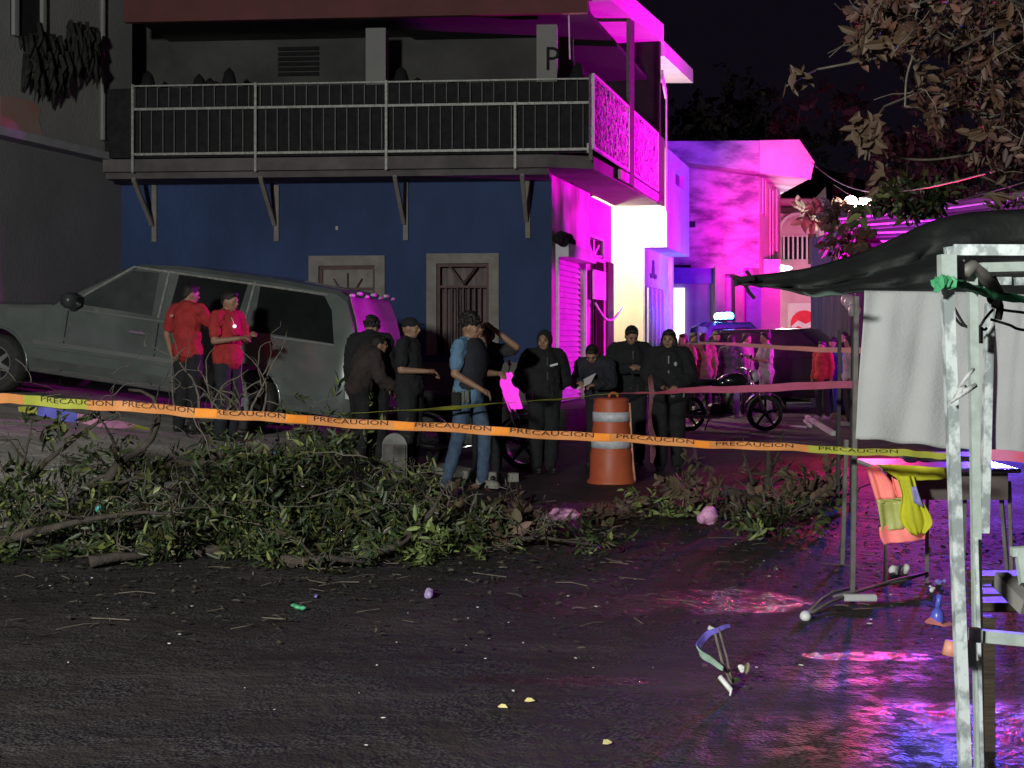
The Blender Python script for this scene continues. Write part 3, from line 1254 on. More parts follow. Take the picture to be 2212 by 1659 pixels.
bx3(mb, 1588, 1606, 592, 846, Y3 - 0.2, 0.79)
build('shop_front', mb, M_plas, h3)
mb = MB()
bx3(mb, 1566, 1588, 600, 846, Y3 + 0.4, 0.19)
build('door', mb, mat('lilac_door', (0.5, 0.35, 0.6), None, 0.6, 3), h3)
mb = MB()
bx3(mb, 1612, 1644, 620, 846, Y3 + 0.45, 0.14)
build('blue_door', mb, M_bluep, h3)
mb = MB()
bx3(mb, 1437, 1479, 622, 846, Y3 + 0.5, 0.09)
lw = build('lit_doorway', mb, M_litw, h3)
mb = MB()
bx3(mb, 1441, 1452, 633, 735, Y3 + 0.42, 0.07)
build('door_leaf', mb, M_rdoor, lw)
mb = MB()
bx3(mb, 1650, 1686, 560, 620, Y3 + 0.2, 0.39)
build('canopy_block', mb, M_plas2, h3)

# ------------------------------------------------------------------ fourth house at the end of the street
Y4 = 52.0
h4 = thing('pink_end_house', 'narrow house closing the street with a small balcony and a barred window', 'house', tuple(P(1770, 820, Y4)[:2]) + (0,))
M_p4 = mat('rose_plaster', (0.62, 0.42, 0.48), (0.5, 0.3, 0.36), 0.8, 1, bump=0.3)
mb = MB()
bx3(mb, 1640, 1782, 428, 825, Y4 + 1, 6)
build('upper_wall', mb, M_p4, h4)
mb = MB()
mb.poly([P(1684, 430, Y4 + 0.8), P(1760, 430, Y4 + 0.8), P(1784, 403, Y4 + 0.8), P(1787, 482, Y4 + 0.8), P(1684, 446, Y4 + 0.8)], (0, 0.19, 0))
build('parapet', mb, M_p4, h4)
mb = MB()
bx3(mb, 1684, 1762, 448, 458, Y4 + 0.3, 0.69)
build('balcony_shade', mb, M_rdoor, h4)
mb = MB()
pts = [P(1724 + 40 * math.cos(R(u)), 500 - 38 * math.sin(R(u)), Y4 + 0.6) for u in range(0, 181, 15)]
mb.tube(pts, 0.09, 5)
build('arch', mb, M_plas2, h4)
mb = MB()
bx3(mb, 1690, 1748, 512, 560, Y4 + 0.85, 0.14)
w = build('window', mb, M_glassd, h4)
for k in range(6):
    mb = MB()
    bx3(mb, 1692 + 10 * k, 1695 + 10 * k, 508, 560, Y4 + 0.75, 0.08)
    build('window_bar', mb, M_wiron, w)
mb = MB()
bx3(mb, 1748, 1768, 505, 570, Y4 + 0.8, 0.19)
build('dark_door', mb, M_rdoor, h4)
mb = MB()
bx3(mb, 1770, 1806, 482, 640, Y4 + 0.2, 0.79)
build('pillar', mb, M_plas2, h4)
mb = MB()
bx3(mb, 1806, 1812, 482, 640, Y4 + 0.25, 0.5)
build('red_downpipe', mb, mat('red_paint', (0.5, 0.02, 0.03), None, 0.5, 4), h4)
mb = MB()
bx3(mb, 1786, 1900, 490, 825, Y4 + 2, 4)
build('side_wall', mb, M_p4, h4)
mb = MB()
bx3(mb, 1655, 1682, 610, 800, Y4 + 0.9, 0.09)
build('lit_doorway', mb, M_litw, h4)
mb = MB()
bx3(mb, 1790, 1800, 610, 720, Y4 + 0.6, 0.2)
build('white_glow', mb, M_litw, h4)  # white column, its brightness put in as emission
# shop panel with a red disc
mb = MB()
bx3(mb, 1704, 1768, 655, 745, Y4 + 0.5, 0.2)
pan = build('disc_sign', mb, M_plas2)
tag(pan, 'white board with a big red disc at the end of the street', 'sign')
mb = MB()
c = P(1737, 700, Y4 + 0.49)
mb.poly([c + Vector((0.52 * math.cos(u * math.pi / 14), 0, 0.52 * math.sin(u * math.pi / 14))) for u in range(28)], (0, -0.04, 0))
build('red_disc', mb, mat('sign_red', (0.75, 0.01, 0.04), None, 0.5, 3), pan)
mb = MB()
mb.poly([P(1710, 704, Y4 + 0.44), P(1724, 692, Y4 + 0.44), P(1740, 700, Y4 + 0.44), P(1762, 690, Y4 + 0.44), P(1762, 702, Y4 + 0.44), P(1740, 712, Y4 + 0.44), P(1724, 704, Y4 + 0.44), P(1710, 712, Y4 + 0.44)], (0, -0.02, 0))
build('wave_band', mb, M_white, pan)

# lit lamps of the street
mb = MB()
c = P(1684, 579, 46)
mb.ell(c, (0.42, 0.16, 0.10), 14, 8)
tl = build('shop_lamp', mb, M_litc, smooth=True)
tag(tl, 'glaring white lamp over the shop at the far end of the street', 'lamp')
lamp('shop_light', c + Vector((0, -0.6, -0.3)), 900, (1, 0.96, 0.9), 0.15)
sl = thing('street_lamp', 'street lamp burning white above the corrugated roof on the right', 'street lamp', P(1835, 740, 36))
mb = MB()
c = P(1837, 436, 34)
mb.ell(c, (0.17, 0.17, 0.15), 12, 8)
build('bulb', mb, mat('lamp_glow', (1, 1, 1), None, 0.4, 3, emit=(1, 0.98, 0.9), es=30), sl, smooth=True)
mb = MB()
mb.ell(c + Vector((0.45, 0, 0.02)), (0.30, 0.2, 0.12), 12, 8)
mb.ell(c + Vector((0.17, 0, -0.16)), (0.09, 0.09, 0.09), 8, 6)
build('lamp_head', mb, M_plas2, sl, smooth=True)
mb = MB()
mb.tube([c + Vector((0.6, 0, 0)), c + Vector((1.5, 0.1, -0.1)), c + Vector((1.5, 0.1, -5.4))], 0.06, 6)
build('pole', mb, M_iron2, sl)
lamp('street_lamp_light', c + Vector((0, -0.3, -0.25)), 500, (1, 0.98, 0.85), 0.15)

# ------------------------------------------------------------------ right: low tiled roofs, dark hill
rt = thing('long_low_house', 'low house on the right whose long roof courses catch violet light', 'house', (9.5, 28, 0))
mb = MB()
mb.box(7.1, 16, 29.2, 33, 0, 3.9)
build('wall', mb, mat('dark_brown_wall', (0.10, 0.07, 0.07), (0.03, 0.025, 0.025), 0.9, 1.6, stretch=(3, 3, .6)), rt)
M_tile = mat('sheet_board', (0.34, 0.28, 0.34), (0.12, 0.10, 0.13), 0.45, 1.5, bump=0.5, bscale=6, stretch=(0.3, 1, 1))
for k in range(11):
    f = k / 10.0
    x0 = 1812 + 36 * (1 - f)
    yl, yr = 556 - 80 * f, 580 - 168 * f
    hl, hr = 7.6, 15.5
    a, b = P(x0, yl, 27.6), P(2330, yr, 27.2)
    a2, b2 = P(x0, yl - hl, 27.75), P(2330, yr - hr, 27.35)
    dv = Vector((0, 0.05, 0))
    mb = MB()
    mb.hexa([a, b, b + dv, a + dv, a2, b2, b2 + dv, a2 + dv])
    build('lapped_board', mb, M_tile, rt)
    mb = MB()
    if k % 2 == 0:
        mb.tube([a + Vector((0, -.06, .02)), a.lerp(b, .5) + Vector((0, -.06, -.03)), b + Vector((0, -.06, .02))], 0.02, 5)
        build('cable', mb, M_plas2, rt)

hill = MB()
rows = []
for i in range(30):
    Y = 62 + i * 4.5
    row = []
    for j in range(70):
        X = -60 + j * 3.2
        h = 22 * sstep(60, 150, Y) * (0.75 + 0.25 * math.sin(X * 0.05 + 1.2)) + 1.5 * math.sin(X * 0.4 + Y * 0.3) + 1.0 * math.sin(X * 0.9 - Y * 0.2)
        h *= sstep(58, 72, Y)
        row.append((X, Y, h - 0.5))
    rows.append(row)
hill.sheet(rows)
o = build('hill', hill, mat('hill_scrub', (0.055, 0.05, 0.04), (0.02, 0.018, 0.018), 0.95, 0.4, bump=1.0, bscale=1.2, bdist=0.6), smooth=True)
o['kind'] = 'structure'

# overhead cables
for (xa, ya, Ya, xb, yb, Yb, r_, lab) in ((1752, 350, 40, 2240, 345, 12, 0.012, 'single overhead cable from the violet house roof to the tree'),
                                         (1800, 398, 44, 2260, 380, 16, 0.010, 'lower overhead cable crossing above the street lamp')):
    a, b = P(xa, ya, Ya), P(xb, yb, Yb)
    mb = MB()
    mb.tube([a.lerp(b, u / 14) - Vector((0, 0, 0.55 * math.sin(math.pi * u / 14) * (Ya - Yb) / 28)) for u in range(15)], r_, 5)
    tag(build('overhead_cable', mb, M_iron, smooth=True), lab, 'cable', 'overhead cables')

# ================================================================== people
M_skin = mat('skin_tan', (0.34, 0.19, 0.12), (0.28, 0.15, 0.10), 0.55, 12)
M_hair = mat('black_hair', (0.018, 0.014, 0.012), (0.008, 0.007, 0.006), 0.6, 40, bump=0.5, bscale=90)
M_shoe = mat('pale_shoe', (0.30, 0.30, 0.26), (0.2, 0.2, 0.18), 0.6, 12)
M_bshoe = mat('black_shoe', (0.02, 0.02, 0.02), (0.012, 0.012, 0.012), 0.4, 12)
M_jean = mat('blue_denim', (0.075, 0.12, 0.19), (0.045, 0.075, 0.13), 0.9, 14, bump=0.4, bscale=40)
M_ljean = mat('light_denim', (0.22, 0.27, 0.34), (0.15, 0.19, 0.25), 0.9, 9, bump=0.4, bscale=40)
M_bpant = mat('black_trousers', (0.016, 0.016, 0.019), (0.010, 0.010, 0.012), 0.9, 9)
M_red = mat('red_shirt', (0.42, 0.030, 0.030), (0.30, 0.018, 0.020), 0.85, 5, bump=0.3, bscale=24)
M_bshirt = mat('blue_shirt', (0.13, 0.24, 0.37), (0.09, 0.17, 0.28), 0.85, 5, bump=0.3, bscale=24)
M_blk = mat('black_cloth', (0.013, 0.013, 0.016), (0.008, 0.008, 0.010), 0.9, 5, bump=0.4, bscale=20)
M_navy = mat('dark_navy_cloth', (0.022, 0.024, 0.032), (0.014, 0.015, 0.02), 0.9, 5, bump=0.4, bscale=20)
M_badge = mat('reflective_white', (0.75, 0.77, 0.80), (0.6, 0.62, 0.65), 0.35, 30)
M_paper = mat('paper', (0.78, 0.78, 0.76), (0.7, 0.7, 0.68), 0.8, 8)
M_lip = mat('lip_brown', (0.16, 0.07, 0.06), None, 0.6, 9)

JD = dict(P=(0, 0, .95), C=(0, 0, 1.27), N=(0, 0.01, 1.46), HD=(0, -0.015, 1.60),
          SL=(.185, 0.01, 1.41), EL=(.235, 0.03, 1.13), WL=(.245, -0.04, .88),
          SR=(-.185, 0.01, 1.41), ER=(-.235, 0.03, 1.13), WR=(-.245, -0.04, .88),
          HL=(.085, 0, .93), KL=(.10, -0.02, .50), AL=(.11, 0.03, .09),
          HR=(-.085, 0, .93), KR=(-.10, -0.02, .50), AR=(-.11, 0.03, .09))


def rotz(a):
    return Matrix.Rotation(R(a), 4, 'Z')


def axisM(p, q, roll=0.0):
    d = (Vector(q) - Vector(p)).normalized()
    return d.to_track_quat('Z', 'Y').to_matrix().to_4x4()


def hand_prims(mb, W, E, scale=1.0, curl=0.5, side=1):
    """palm, four unequal bent fingers and a thumb continuing the forearm"""
    W, E = Vector(W), Vector(E)
    d = (W - E).normalized()
    a = d.cross(Vector((0, 0, 1)))
    if a.length < 0.3:
        a = d.cross(Vector((0, 1, 0)))
    a.normalize()
    b = d.cross(a).normalized()
    pc = W + d * 0.05
    mb.cap(W, W + d * 0.075, 0.024, 0.030, 8)
    mb.cap(W + d * 0.06 + a * 0.02, W + d * 0.06 - a * 0.02, 0.020, 0.020, 8)
    for i, (o, L) in enumerate(((-0.028, 0.070), (-0.009, 0.080), (0.010, 0.074), (0.028, 0.058))):
        p = W + d * 0.085 + a * o
        q = p + (d * math.cos(curl) + b * math.sin(curl)) * L * 0.5
        r_ = q + (d * math.cos(curl * 2.2) + b * math.sin(curl * 2.2)) * L * 0.5
        mb.cap(p, q, 0.0105, 0.0098, 6)
        mb.cap(q, r_, 0.0098, 0.0085, 6)
    p = W + d * 0.03 - a * 0.024 * side
    q = p + (d * 0.6 - a * 0.7 * side).normalized() * 0.035
    mb.cap(p, q, 0.013, 0.012, 6)
    mb.cap(q, q + (d * 0.9 + b * 0.25).normalized() * 0.03, 0.012, 0.010, 6)


def torso(mb, J, inf, waist=1.0, chest=1.0):
    P_, C_, N_ = (Vector(J[k]) for k in 'PCN')
    sh = Vector(J['SL']) - Vector(J['SR'])
    xa = sh.normalized()
    za = (N_ - P_).normalized()
    ya = za.cross(xa).normalized()
    xa = ya.cross(za)
    M = Matrix((xa, ya, za)).transposed().to_4x4()
    mb.ell(P_ + za * 0.0, (.160 * waist + inf, .120 * waist + inf, .135 + inf), 16, 10, M)
    mb.ell(P_.lerp(C_, 0.5), (.140 * waist + inf, .108 * waist + inf, .20), 16, 10, M)
    mb.ell(C_ + za * 0.02, (.172 * chest + inf, .120 * chest + inf, .20 + inf), 16, 10, M)
    mb.cap(Vector(J['SL']) * 0.9 + Vector(J['SR']) * 0.1, Vector(J['SR']) * 0.9 + Vector(J['SL']) * 0.1, .062 + inf, .062 + inf, 12)
    mb.cap(N_.lerp(Vector(J['SL']), 0.25), N_.lerp(Vector(J['SR']), 0.25), .065 + inf * .5, .065 + inf * .5, 10)
    mb.cap(N_ - za * 0.02, N_.lerp(Vector(J['SL']), 0.8), .055 + inf, .05 + inf, 10)
    mb.cap(N_ - za * 0.02, N_.lerp(Vector(J['SR']), 0.8), .055 + inf, .05 + inf, 10)


def person(label, loc, yaw, h=1.72, pose=None, top=M_blk, bottom=M_bpant, shoe=M_bshoe, sleeve='long', hair='short', skin=M_skin,
           head=(0, 0), vox=0.010, bulk=1.0, group=None, face=True, extras=None, skirt=False, hairM=M_hair, waist=1.0):
    J = {k: Vector(v) for k, v in JD.items()}
    for k, v in (pose or {}).items():
        J[k] = Vector(v)
    root = thing('person', label, 'person', loc, group)
    s = h / 1.75
    root.rotation_euler = (0, 0, R(yaw))
    root.scale = (s, s, s)

    def put(name, mb, mods, m):
        return baked(name, mb, mods, m, root, world=False)
    rem = [('REMESH', dict(mode='VOXEL', voxel_size=vox, use_smooth_shade=True)), ('SMOOTH', dict(factor=0.5, iterations=3))]
    # head frame
    hy, hp = head
    HM = Matrix.Rotation(R(hy), 4, 'Z') @ Matrix.Rotation(R(hp), 4, 'X')
    H = J['HD']
    hM3 = HM

    def hp_(x, y, z):
        return H + hM3 @ Vector((x, y, z))
    mb = MB()
    torso(mb, J, 0, waist, 1.0)
    mb.cap(J['N'] - Vector((0, 0, 0.03)), hp_(0, 0.01, -0.06), .058, .055, 12)
    mb.ell(H, (.076, .094, .105), 18, 12, hM3)
    mb.ell(hp_(0, -0.035, -0.055), (.056, .056, .062), 14, 9, hM3)
    mb.ell(hp_(0, -0.062, -0.088), (.028, .024, .022), 10, 7, hM3)
    if vox < 0.016:
        mb.cap(hp_(0, -0.088, 0.012), hp_(0, -0.108, -0.022), .010, .015, 8)
        for e in (-1, 1):
            mb.ell(hp_(e * .078, 0.005, -0.01), (.010, .022, .034), 8, 6, hM3)
            mb.ell(hp_(e * .045, -0.068, -0.03), (.022, .018, .02), 8, 6, hM3)
        mb.ell(hp_(0, -0.088, 0.028), (.05, .014, .012), 10, 6, hM3)
        mb.ell(hp_(0, -0.090, -0.055), (.026, .012, .014), 8, 6, hM3)
    for sd in 'LR':
        mb.cap(J['S' + sd], J['E' + sd], .050, .040)
        mb.cap(J['E' + sd], J['W' + sd], .041, .027)
        if vox < 0.016:
            hand_prims(mb, J['W' + sd], J['E' + sd], side=1 if sd == 'L' else -1)
        else:
            d = (J['W' + sd] - J['E' + sd]).normalized()
            mb.cap(J['W' + sd], J['W' + sd] + d * 0.13, .03, .024, 8)
        mb.cap(J['H' + sd], J['K' + sd], .082, .055)
        mb.cap(J['K' + sd], J['A' + sd], .057, .036)
        mb.cap(J['A' + sd] + Vector((0, 0.02, -0.03)), J['A' + sd] + Vector((0, -0.13, -0.05)), .035, .03)
    put('body', mb, rem, skin)
    # clothes
    fold = bpy.data.textures.get('folds') or bpy.data.textures.new('folds', 'CLOUDS')
    fold.noise_scale = 0.085
    v2 = max(vox, 0.011)
    rem2 = [('REMESH', dict(mode='VOXEL', voxel_size=v2 * 1.15, use_smooth_shade=True)), ('SMOOTH', dict(factor=0.5, iterations=4)),
            ('DISPLACE', dict(texture=fold, strength=0.042, mid_level=0.45))]
    mb = MB()
    inf = 0.016 * bulk + (0.022 if sleeve == 'jacket' else 0)
    torso(mb, J, inf, waist)
    hem = J['P'] - (J['N'] - J['P']).normalized() * (0.04 if sleeve != 'jacket' else 0.06)
    mb.ell(hem.lerp(J['P'], 0.5), (.165 * waist + inf, .125 * waist + inf, .14), 14, 8)
    for sd in 'LR':
        if sleeve == 'short':
            e = J['S' + sd].lerp(J['E' + sd], 0.68)
            mb.cap(J['S' + sd], e, .066 + inf * .4, .062 + inf * .6)
        else:
            k = .012 if sleeve == 'jacket' else 0
            mb.cap(J['S' + sd], J['E' + sd], .066 + inf * .5 + k, .054 + inf * .5 + k)
            mb.cap(J['E' + sd], J['E' + sd].lerp(J['W' + sd], .94), .054 + inf * .5 + k, .036 + inf * .5 + k)
    if sleeve == 'jacket':
        mb.cap(J['N'] + Vector((0, 0, 0.0)), J['N'] + Vector((0, -0.005, 0.035)), .075, .072, 12)
    put('shirt' if sleeve != 'jacket' else 'jacket', mb, rem2, top)
    mb = MB()
    mb.ell(J['P'] + Vector((0, 0, -0.01)), (.162 * waist, .124 * waist, .12), 14, 9)
    for sd in 'LR':
        if skirt:
            mb.cap(J['H' + sd], J['K' + sd], .10, .12)
        else:
            mb.cap(J['H' + sd], J['K' + sd], .095 * bulk, .070 * bulk)
            mb.cap(J['K' + sd], J['A' + sd], .070 * bulk, .058 * bulk)
    put('trousers' if not skirt else 'skirt', mb, rem2[:2] + [('DISPLACE', dict(texture=fold, strength=0.02, mid_level=0.5))], bottom)
    for sd in 'LR':
        a = J['A' + sd]
        dr = Vector((0, -1, 0))
        mb = MB()
        mb.box(a.x - .043, a.x + .043, a.y - .19, a.y + .07, a.z - .09, a.z - .068, bev=.008)
        mb.ell(a + Vector((0, -0.10, -0.05)), (.044, .095, .042), 12, 7)
        mb.ell(a + Vector((0, 0.02, -0.03)), (.042, .055, .062), 12, 7)
        build('shoe', mb, shoe, root, smooth=True, world=False)
    # hair
    mb = MB()
    if hair == 'short':
        mb.ell(hp_(0, 0.016, 0.030), (.084, .094, .094), 18, 10, hM3)
        mb.ell(hp_(0, -0.045, 0.085), (.062, .045, .028), 14, 8, hM3)
        mb.ell(hp_(0, 0.06, -0.01), (.07, .045, .065), 14, 8, hM3)
    elif hair == 'curly':
        rr = random.Random(3)
        for k in range(85):
            a_, b_ = rr.uniform(0, 6.28), rr.uniform(0.05, 1.0)
            x, y, z = math.cos(a_) * .092 * math.sin(b_ * 1.7), math.sin(a_) * .102 * math.sin(b_ * 1.7) + .022, .035 + .105 * math.cos(b_ * 1.7)
            mb.ell(hp_(x, y, z), (.019, .019, .021), 7, 5)
        mb.ell(hp_(0, 0.02, 0.035), (.082, .094, .09), 14, 8, hM3)
    elif hair in ('long', 'bun', 'tail'):
        mb.ell(hp_(0, 0.018, 0.026), (.088, .098, .10), 18, 10, hM3)
        mb.ell(hp_(0.0, -0.04, 0.082), (.07, .05, .034), 14, 8, hM3)
        if hair == 'long':
            for e in (-1, 1):
                mb.cap(hp_(e * .07, 0.01, 0.0), J['N'] + Vector((e * .085, 0.03, -0.10)), .034, .045)
            mb.cap(hp_(0, .07, -0.02), J['N'] + Vector((0, 0.085, -0.16)), .07, .06)
        elif hair == 'bun':
            mb.ell(hp_(0, 0.06, 0.12), (.045, .045, .045), 10, 7)
        else:
            mb.cap(hp_(0, .09, 0.0), J['N'] + Vector((0, 0.11, -0.16)), .04, .025)
    elif hair == 'hood':
        mb.ell(hp_(0, 0.028, 0.014), (.100, .108, .122), 18, 12, hM3)
        mb.cap(hp_(0, 0.035, -0.08), J['N'] + Vector((0, 0.02, -0.02)), .088, .105)
    elif hair == 'cap':
        mb.ell(hp_(0, 0.010, 0.040), (.088, .100, .078), 18, 10, hM3)
        mb.ell(hp_(0, -0.115, 0.045), (.062, .06, .012), 14, 6, hM3)
    if mb.v:
        nm = {'hood': 'hood', 'cap': 'cap'}.get(hair, 'hair')
        put(nm, mb, [('REMESH', dict(mode='VOXEL', voxel_size=max(vox, 0.011) if hair != 'curly' else .007, use_smooth_shade=True)),
                     ('DISPLACE', dict(texture=fold, strength=0.014 if hair != 'curly' else 0.03, mid_level=0.5))], hairM)
    if face and vox < 0.016:
        for e in (-1, 1):
            mb = MB()
            mb.ell(hp_(e * .031, -0.090, 0.004), (.013, .006, .006), 8, 5, hM3)
            build('eye', mb, M_blk, root, world=False)
            mb = MB()
            mb.ell(hp_(e * .031, -0.096, 0.026), (.019, .006, .004), 8, 5, hM3)
            build('eyebrow', mb, M_hair, root, world=False)
        mb = MB()
        mb.ell(hp_(0, -0.103, -0.056), (.022, .005, .006), 8, 5, hM3)
        build('mouth', mb, M_lip, root, world=False)
    if extras:
        extras(root, J, hp_)
    return root


def ptch(name, root, c, r, m, M=None, n=8):
    mb = MB()
    mb.ell(c, r, n, 5, M)
    return build(name, mb, m, root, smooth=True, world=False)


def cargo(dx, Y):
    return GX(dx, Y)


# two men in red shirts by the truck, seen from behind / side
def ex_redA(root, J, hp):
    ptch('shirt_logo', root, Vector((0.09, 0.165, 1.34)), (.035, .006, .02), mat('logo_pink', (0.6, 0.25, 0.22), None, 0.6, 9))


person('man in a red shirt with his back to us, pointing right beside the truck', GX(405, 16.0), 150, 1.76,
       dict(SL=(.19, 0.0, 1.41), EL=(.27, 0.05, 1.13), WL=(.25, -0.02, .86),
            SR=(-.185, 0, 1.41), ER=(-.26, -0.16, 1.20), WR=(-.22, -0.42, 1.19), HD=(0.0, -0.05, 1.59)),
       M_red, M_bpant, M_bshoe, 'short', 'short', head=(-28, 12), extras=ex_redA, bulk=1.2, waist=1.1)


def ex_redB(root, J, hp):
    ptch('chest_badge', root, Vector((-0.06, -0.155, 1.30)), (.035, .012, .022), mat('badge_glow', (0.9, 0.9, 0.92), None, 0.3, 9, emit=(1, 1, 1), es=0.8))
    mb = MB()
    mb.tube([hp(-.05, -.02, -.10), Vector((-0.07, -.14, 1.36)), Vector((-0.06, -0.155, 1.30))], 0.004, 4)
    build('lanyard', mb, M_badge, root, world=False)


person('man in a red shirt facing right with a small white badge on his chest', GX(492, 15.8), 60, 1.74,
       dict(EL=(.24, -0.06, 1.14), WL=(.10, -0.26, 1.20), ER=(-.25, -0.02, 1.13), WR=(-.14, -0.28, 1.16), HD=(0, -0.03, 1.59)),
       M_red, M_navy, M_bshoe, 'short', 'short', head=(8, 10), extras=ex_redB, bulk=1.15, waist=1.12)

# dark group left of the detective
person('heavy-set person in black with the back turned, beside the truck tailgate', GX(800, 15.6), 170, 1.66,
       dict(HD=(0, -0.06, 1.57)), M_blk, M_bpant, M_bshoe, 'jacket', 'curly', bulk=1.7, waist=1.35, head=(-30, 15), face=False)
person('person in dark cap facing right, just left of the man in blue', GX(884, 15.0), 72, 1.70,
       dict(EL=(.20, 0.02, 1.13), WL=(.12, -0.20, 1.10), ER=(-.24, 0.0, 1.13), WR=(-.14, -0.26, 1.12)), M_blk, M_bpant, M_bshoe, 'short', 'cap', head=(5, 5), bulk=1.4, waist=1.2, hairM=M_blk)
person('stooping person in dark clothes at the tail of the truck', GX(776, 15.2), 110, 1.55,
       dict(N=(0, -0.16, 1.38), C=(0, -0.07, 1.22), HD=(0, -0.25, 1.46), SL=(.18, -.14, 1.33), SR=(-.18, -.14, 1.33), EL=(.22, -.2, 1.07), WL=(.2, -.36, .95), ER=(-.22, -.2, 1.07), WR=(-.2, -.36, .95)),
       mat('dark_brown_cloth', (0.045, 0.03, 0.028), (0.028, 0.02, 0.018), 0.9, 6), M_bpant, M_bshoe, 'jacket', 'short', bulk=1.3, face=False)


# detective
def ex_det(root, J, hp):
    mb = MB()
    c = Vector((-.20, 0.02, .90))
    mb.box(c.x - .03, c.x + .01, c.y - .05, c.y + .04, c.z - .12, c.z + .06, bev=.008)
    build('holster', mb, M_bshoe, root, world=False)
    for k, y in enumerate((-.10, -.05, .06)):
        mb = MB()
        mb.box(-.19, -.175, y - .012, y + .012, .86, .98, bev=.004)
        build('magazine', mb, mat('brass_olive', (0.16, 0.15, 0.09), None, 0.5, 9), root, world=False)
    mb = MB()
    mb.lathe([(.168, .925), (.172, .93), (.172, .965), (.168, .97)], 20, Matrix.Diagonal((1.05, .82, 1, 1)), cap=False)
    build('belt', mb, M_bshoe, root, world=False)


person('man in blue shirt, dark vest and jeans standing sideways behind the orange tape', GX(1012, 14.1), 62, 1.80,
       dict(SR=(-.185, 0.0, 1.41), ER=(-.27, 0.0, 1.14), WR=(-.17, -0.24, 0.99), SL=(.185, 0, 1.41), EL=(.22, -.05, 1.14), WL=(.05, -.30, 1.14),
            HR=(-.09, .0, .93), KR=(-.12, .05, .50), AR=(-.16, .16, .09), HL=(.09, 0, .93), KL=(.12, -.12, .52), AL=(.14, -.08, .09), HD=(0, -.03, 1.60)),
       M_bshirt, M_jean, M_shoe, 'short', 'curly', head=(10, 8), extras=ex_det, bulk=1.05, waist=1.05)
# vest of the detective
det = [o for o in bpy.data.objects if o.get('label', '').startswith('man in blue shirt')][0]
mb = MB()
mb.ell((0.0, -0.055, 1.24), (.195, .125, .26), 16, 10)
mb.ell((0.0, -0.03, 1.02), (.175, .12, .12), 16, 10)
baked('vest', mb, [('REMESH', dict(mode='VOXEL', voxel_size=0.014)), ('SMOOTH', dict(factor=.5, iterations=3))], M_navy, det, world=False)
person('man in dark shirt behind the blue-shirted man, hand to his forehead', GX(1052, 15.1), -18, 1.74,
       dict(EL=(.36, -0.06, 1.46), WL=(.13, -0.18, 1.66), ER=(-.25, 0.0, 1.13), WR=(-.23, -.06, .9), SL=(.19, 0, 1.42)),
       mat('dark_grey_cloth', (0.04, 0.036, 0.04), (0.028, 0.025, 0.028), 0.9, 6), M_bpant, M_bshoe, 'short', 'short', head=(-15, 0))


# officers
def duty(root, z=.955, w=1.0):
    mb = MB()
    mb.lathe([(.205 * w, z - .03), (.214 * w, z - .025), (.214 * w, z + .02), (.205 * w, z + .025)], 24, Matrix.Diagonal((1.0, .80, 1, 1)), cap=False)
    bl = build('duty_belt', mb, M_bshoe, root, world=False)
    for x, y in ((.17, -.12), (-.16, -.12), (.05, -.17)):
        mb = MB()
        mb.box(x * w - .022, x * w + .022, y * w - .03, y * w + .0, z - .06, z + .05, bev=.006)
        build('pouch', mb, M_bshoe, bl, world=False)
    mb = MB()
    mb.box(-.008, .008, -.162 * w, -.150 * w, 1.0, 1.40)
    build('zip', mb, mat('dull_zip', (.09, .09, .10), None, .4, 9), root, world=False)


def ex_name(root, J, hp):
    duty(root)
    mb = MB()
    M = Matrix.Translation((0.075, -0.178, 1.31)) @ Matrix.Rotation(R(-14), 4, 'Y')
    mb.box(-.05, .05, -.004, .004, -.012, .012, M=M)
    build('name_strip', mb, M_badge, root, world=False)


person('officer in a black hooded jacket with hands behind the back, by the blue wall', GX(1175, 16.0), 14, 1.66,
       dict(EL=(.30, 0.08, 1.12), WL=(.10, 0.16, .95), ER=(-.30, 0.08, 1.12), WR=(-.10, 0.16, .95), HL=(.08, 0, .93), AL=(.09, 0.03, .09), AR=(-.09, .03, .09)),
       M_blk, M_bpant, M_bshoe, 'jacket', 'hood', head=(-28, 4), extras=ex_name, bulk=1.35, waist=1.15, hairM=M_blk)


def ex_pap(root, J, hp):
    mb = MB()
    M = Matrix.Translation((-0.02, -0.42, 1.12)) @ Matrix.Rotation(R(35), 4, 'X') @ Matrix.Rotation(R(-28), 4, 'Y')
    mb.box(-.14, .12, -.10, .10, -.004, .004, M=M)
    build('paper_sheet', mb, M_paper, root, world=False)


person('person bending over a white sheet of paper left of the writing officer', GX(1296, 16.7), -25, 1.62,
       dict(N=(0, -0.18, 1.38), C=(0, -0.08, 1.22), HD=(0, -0.28, 1.47), SL=(.18, -.16, 1.33), SR=(-.18, -.16, 1.33), EL=(.24, -.22, 1.10), WL=(.10, -.40, 1.08), ER=(-.24, -.22, 1.10), WR=(-.12, -.40, 1.10)),
       M_navy, M_bpant, M_bshoe, 'jacket', 'short', head=(10, 42), extras=ex_pap, bulk=1.2, waist=1.1)


def ex_note(root, J, hp):
    duty(root)
    mb = MB()
    M = Matrix.Translation((0.0, -0.34, 1.17)) @ Matrix.Rotation(R(60), 4, 'X')
    mb.box(-.07, .07, -.05, .05, -.004, .004, M=M)
    build('notebook', mb, M_blk, root, world=False)
    ptch('arm_patch', root, Vector((-0.235, -0.02, 1.28)), (.012, .03, .035), mat('patch_grey', (0.25, 0.25, 0.27), None, 0.6, 9))


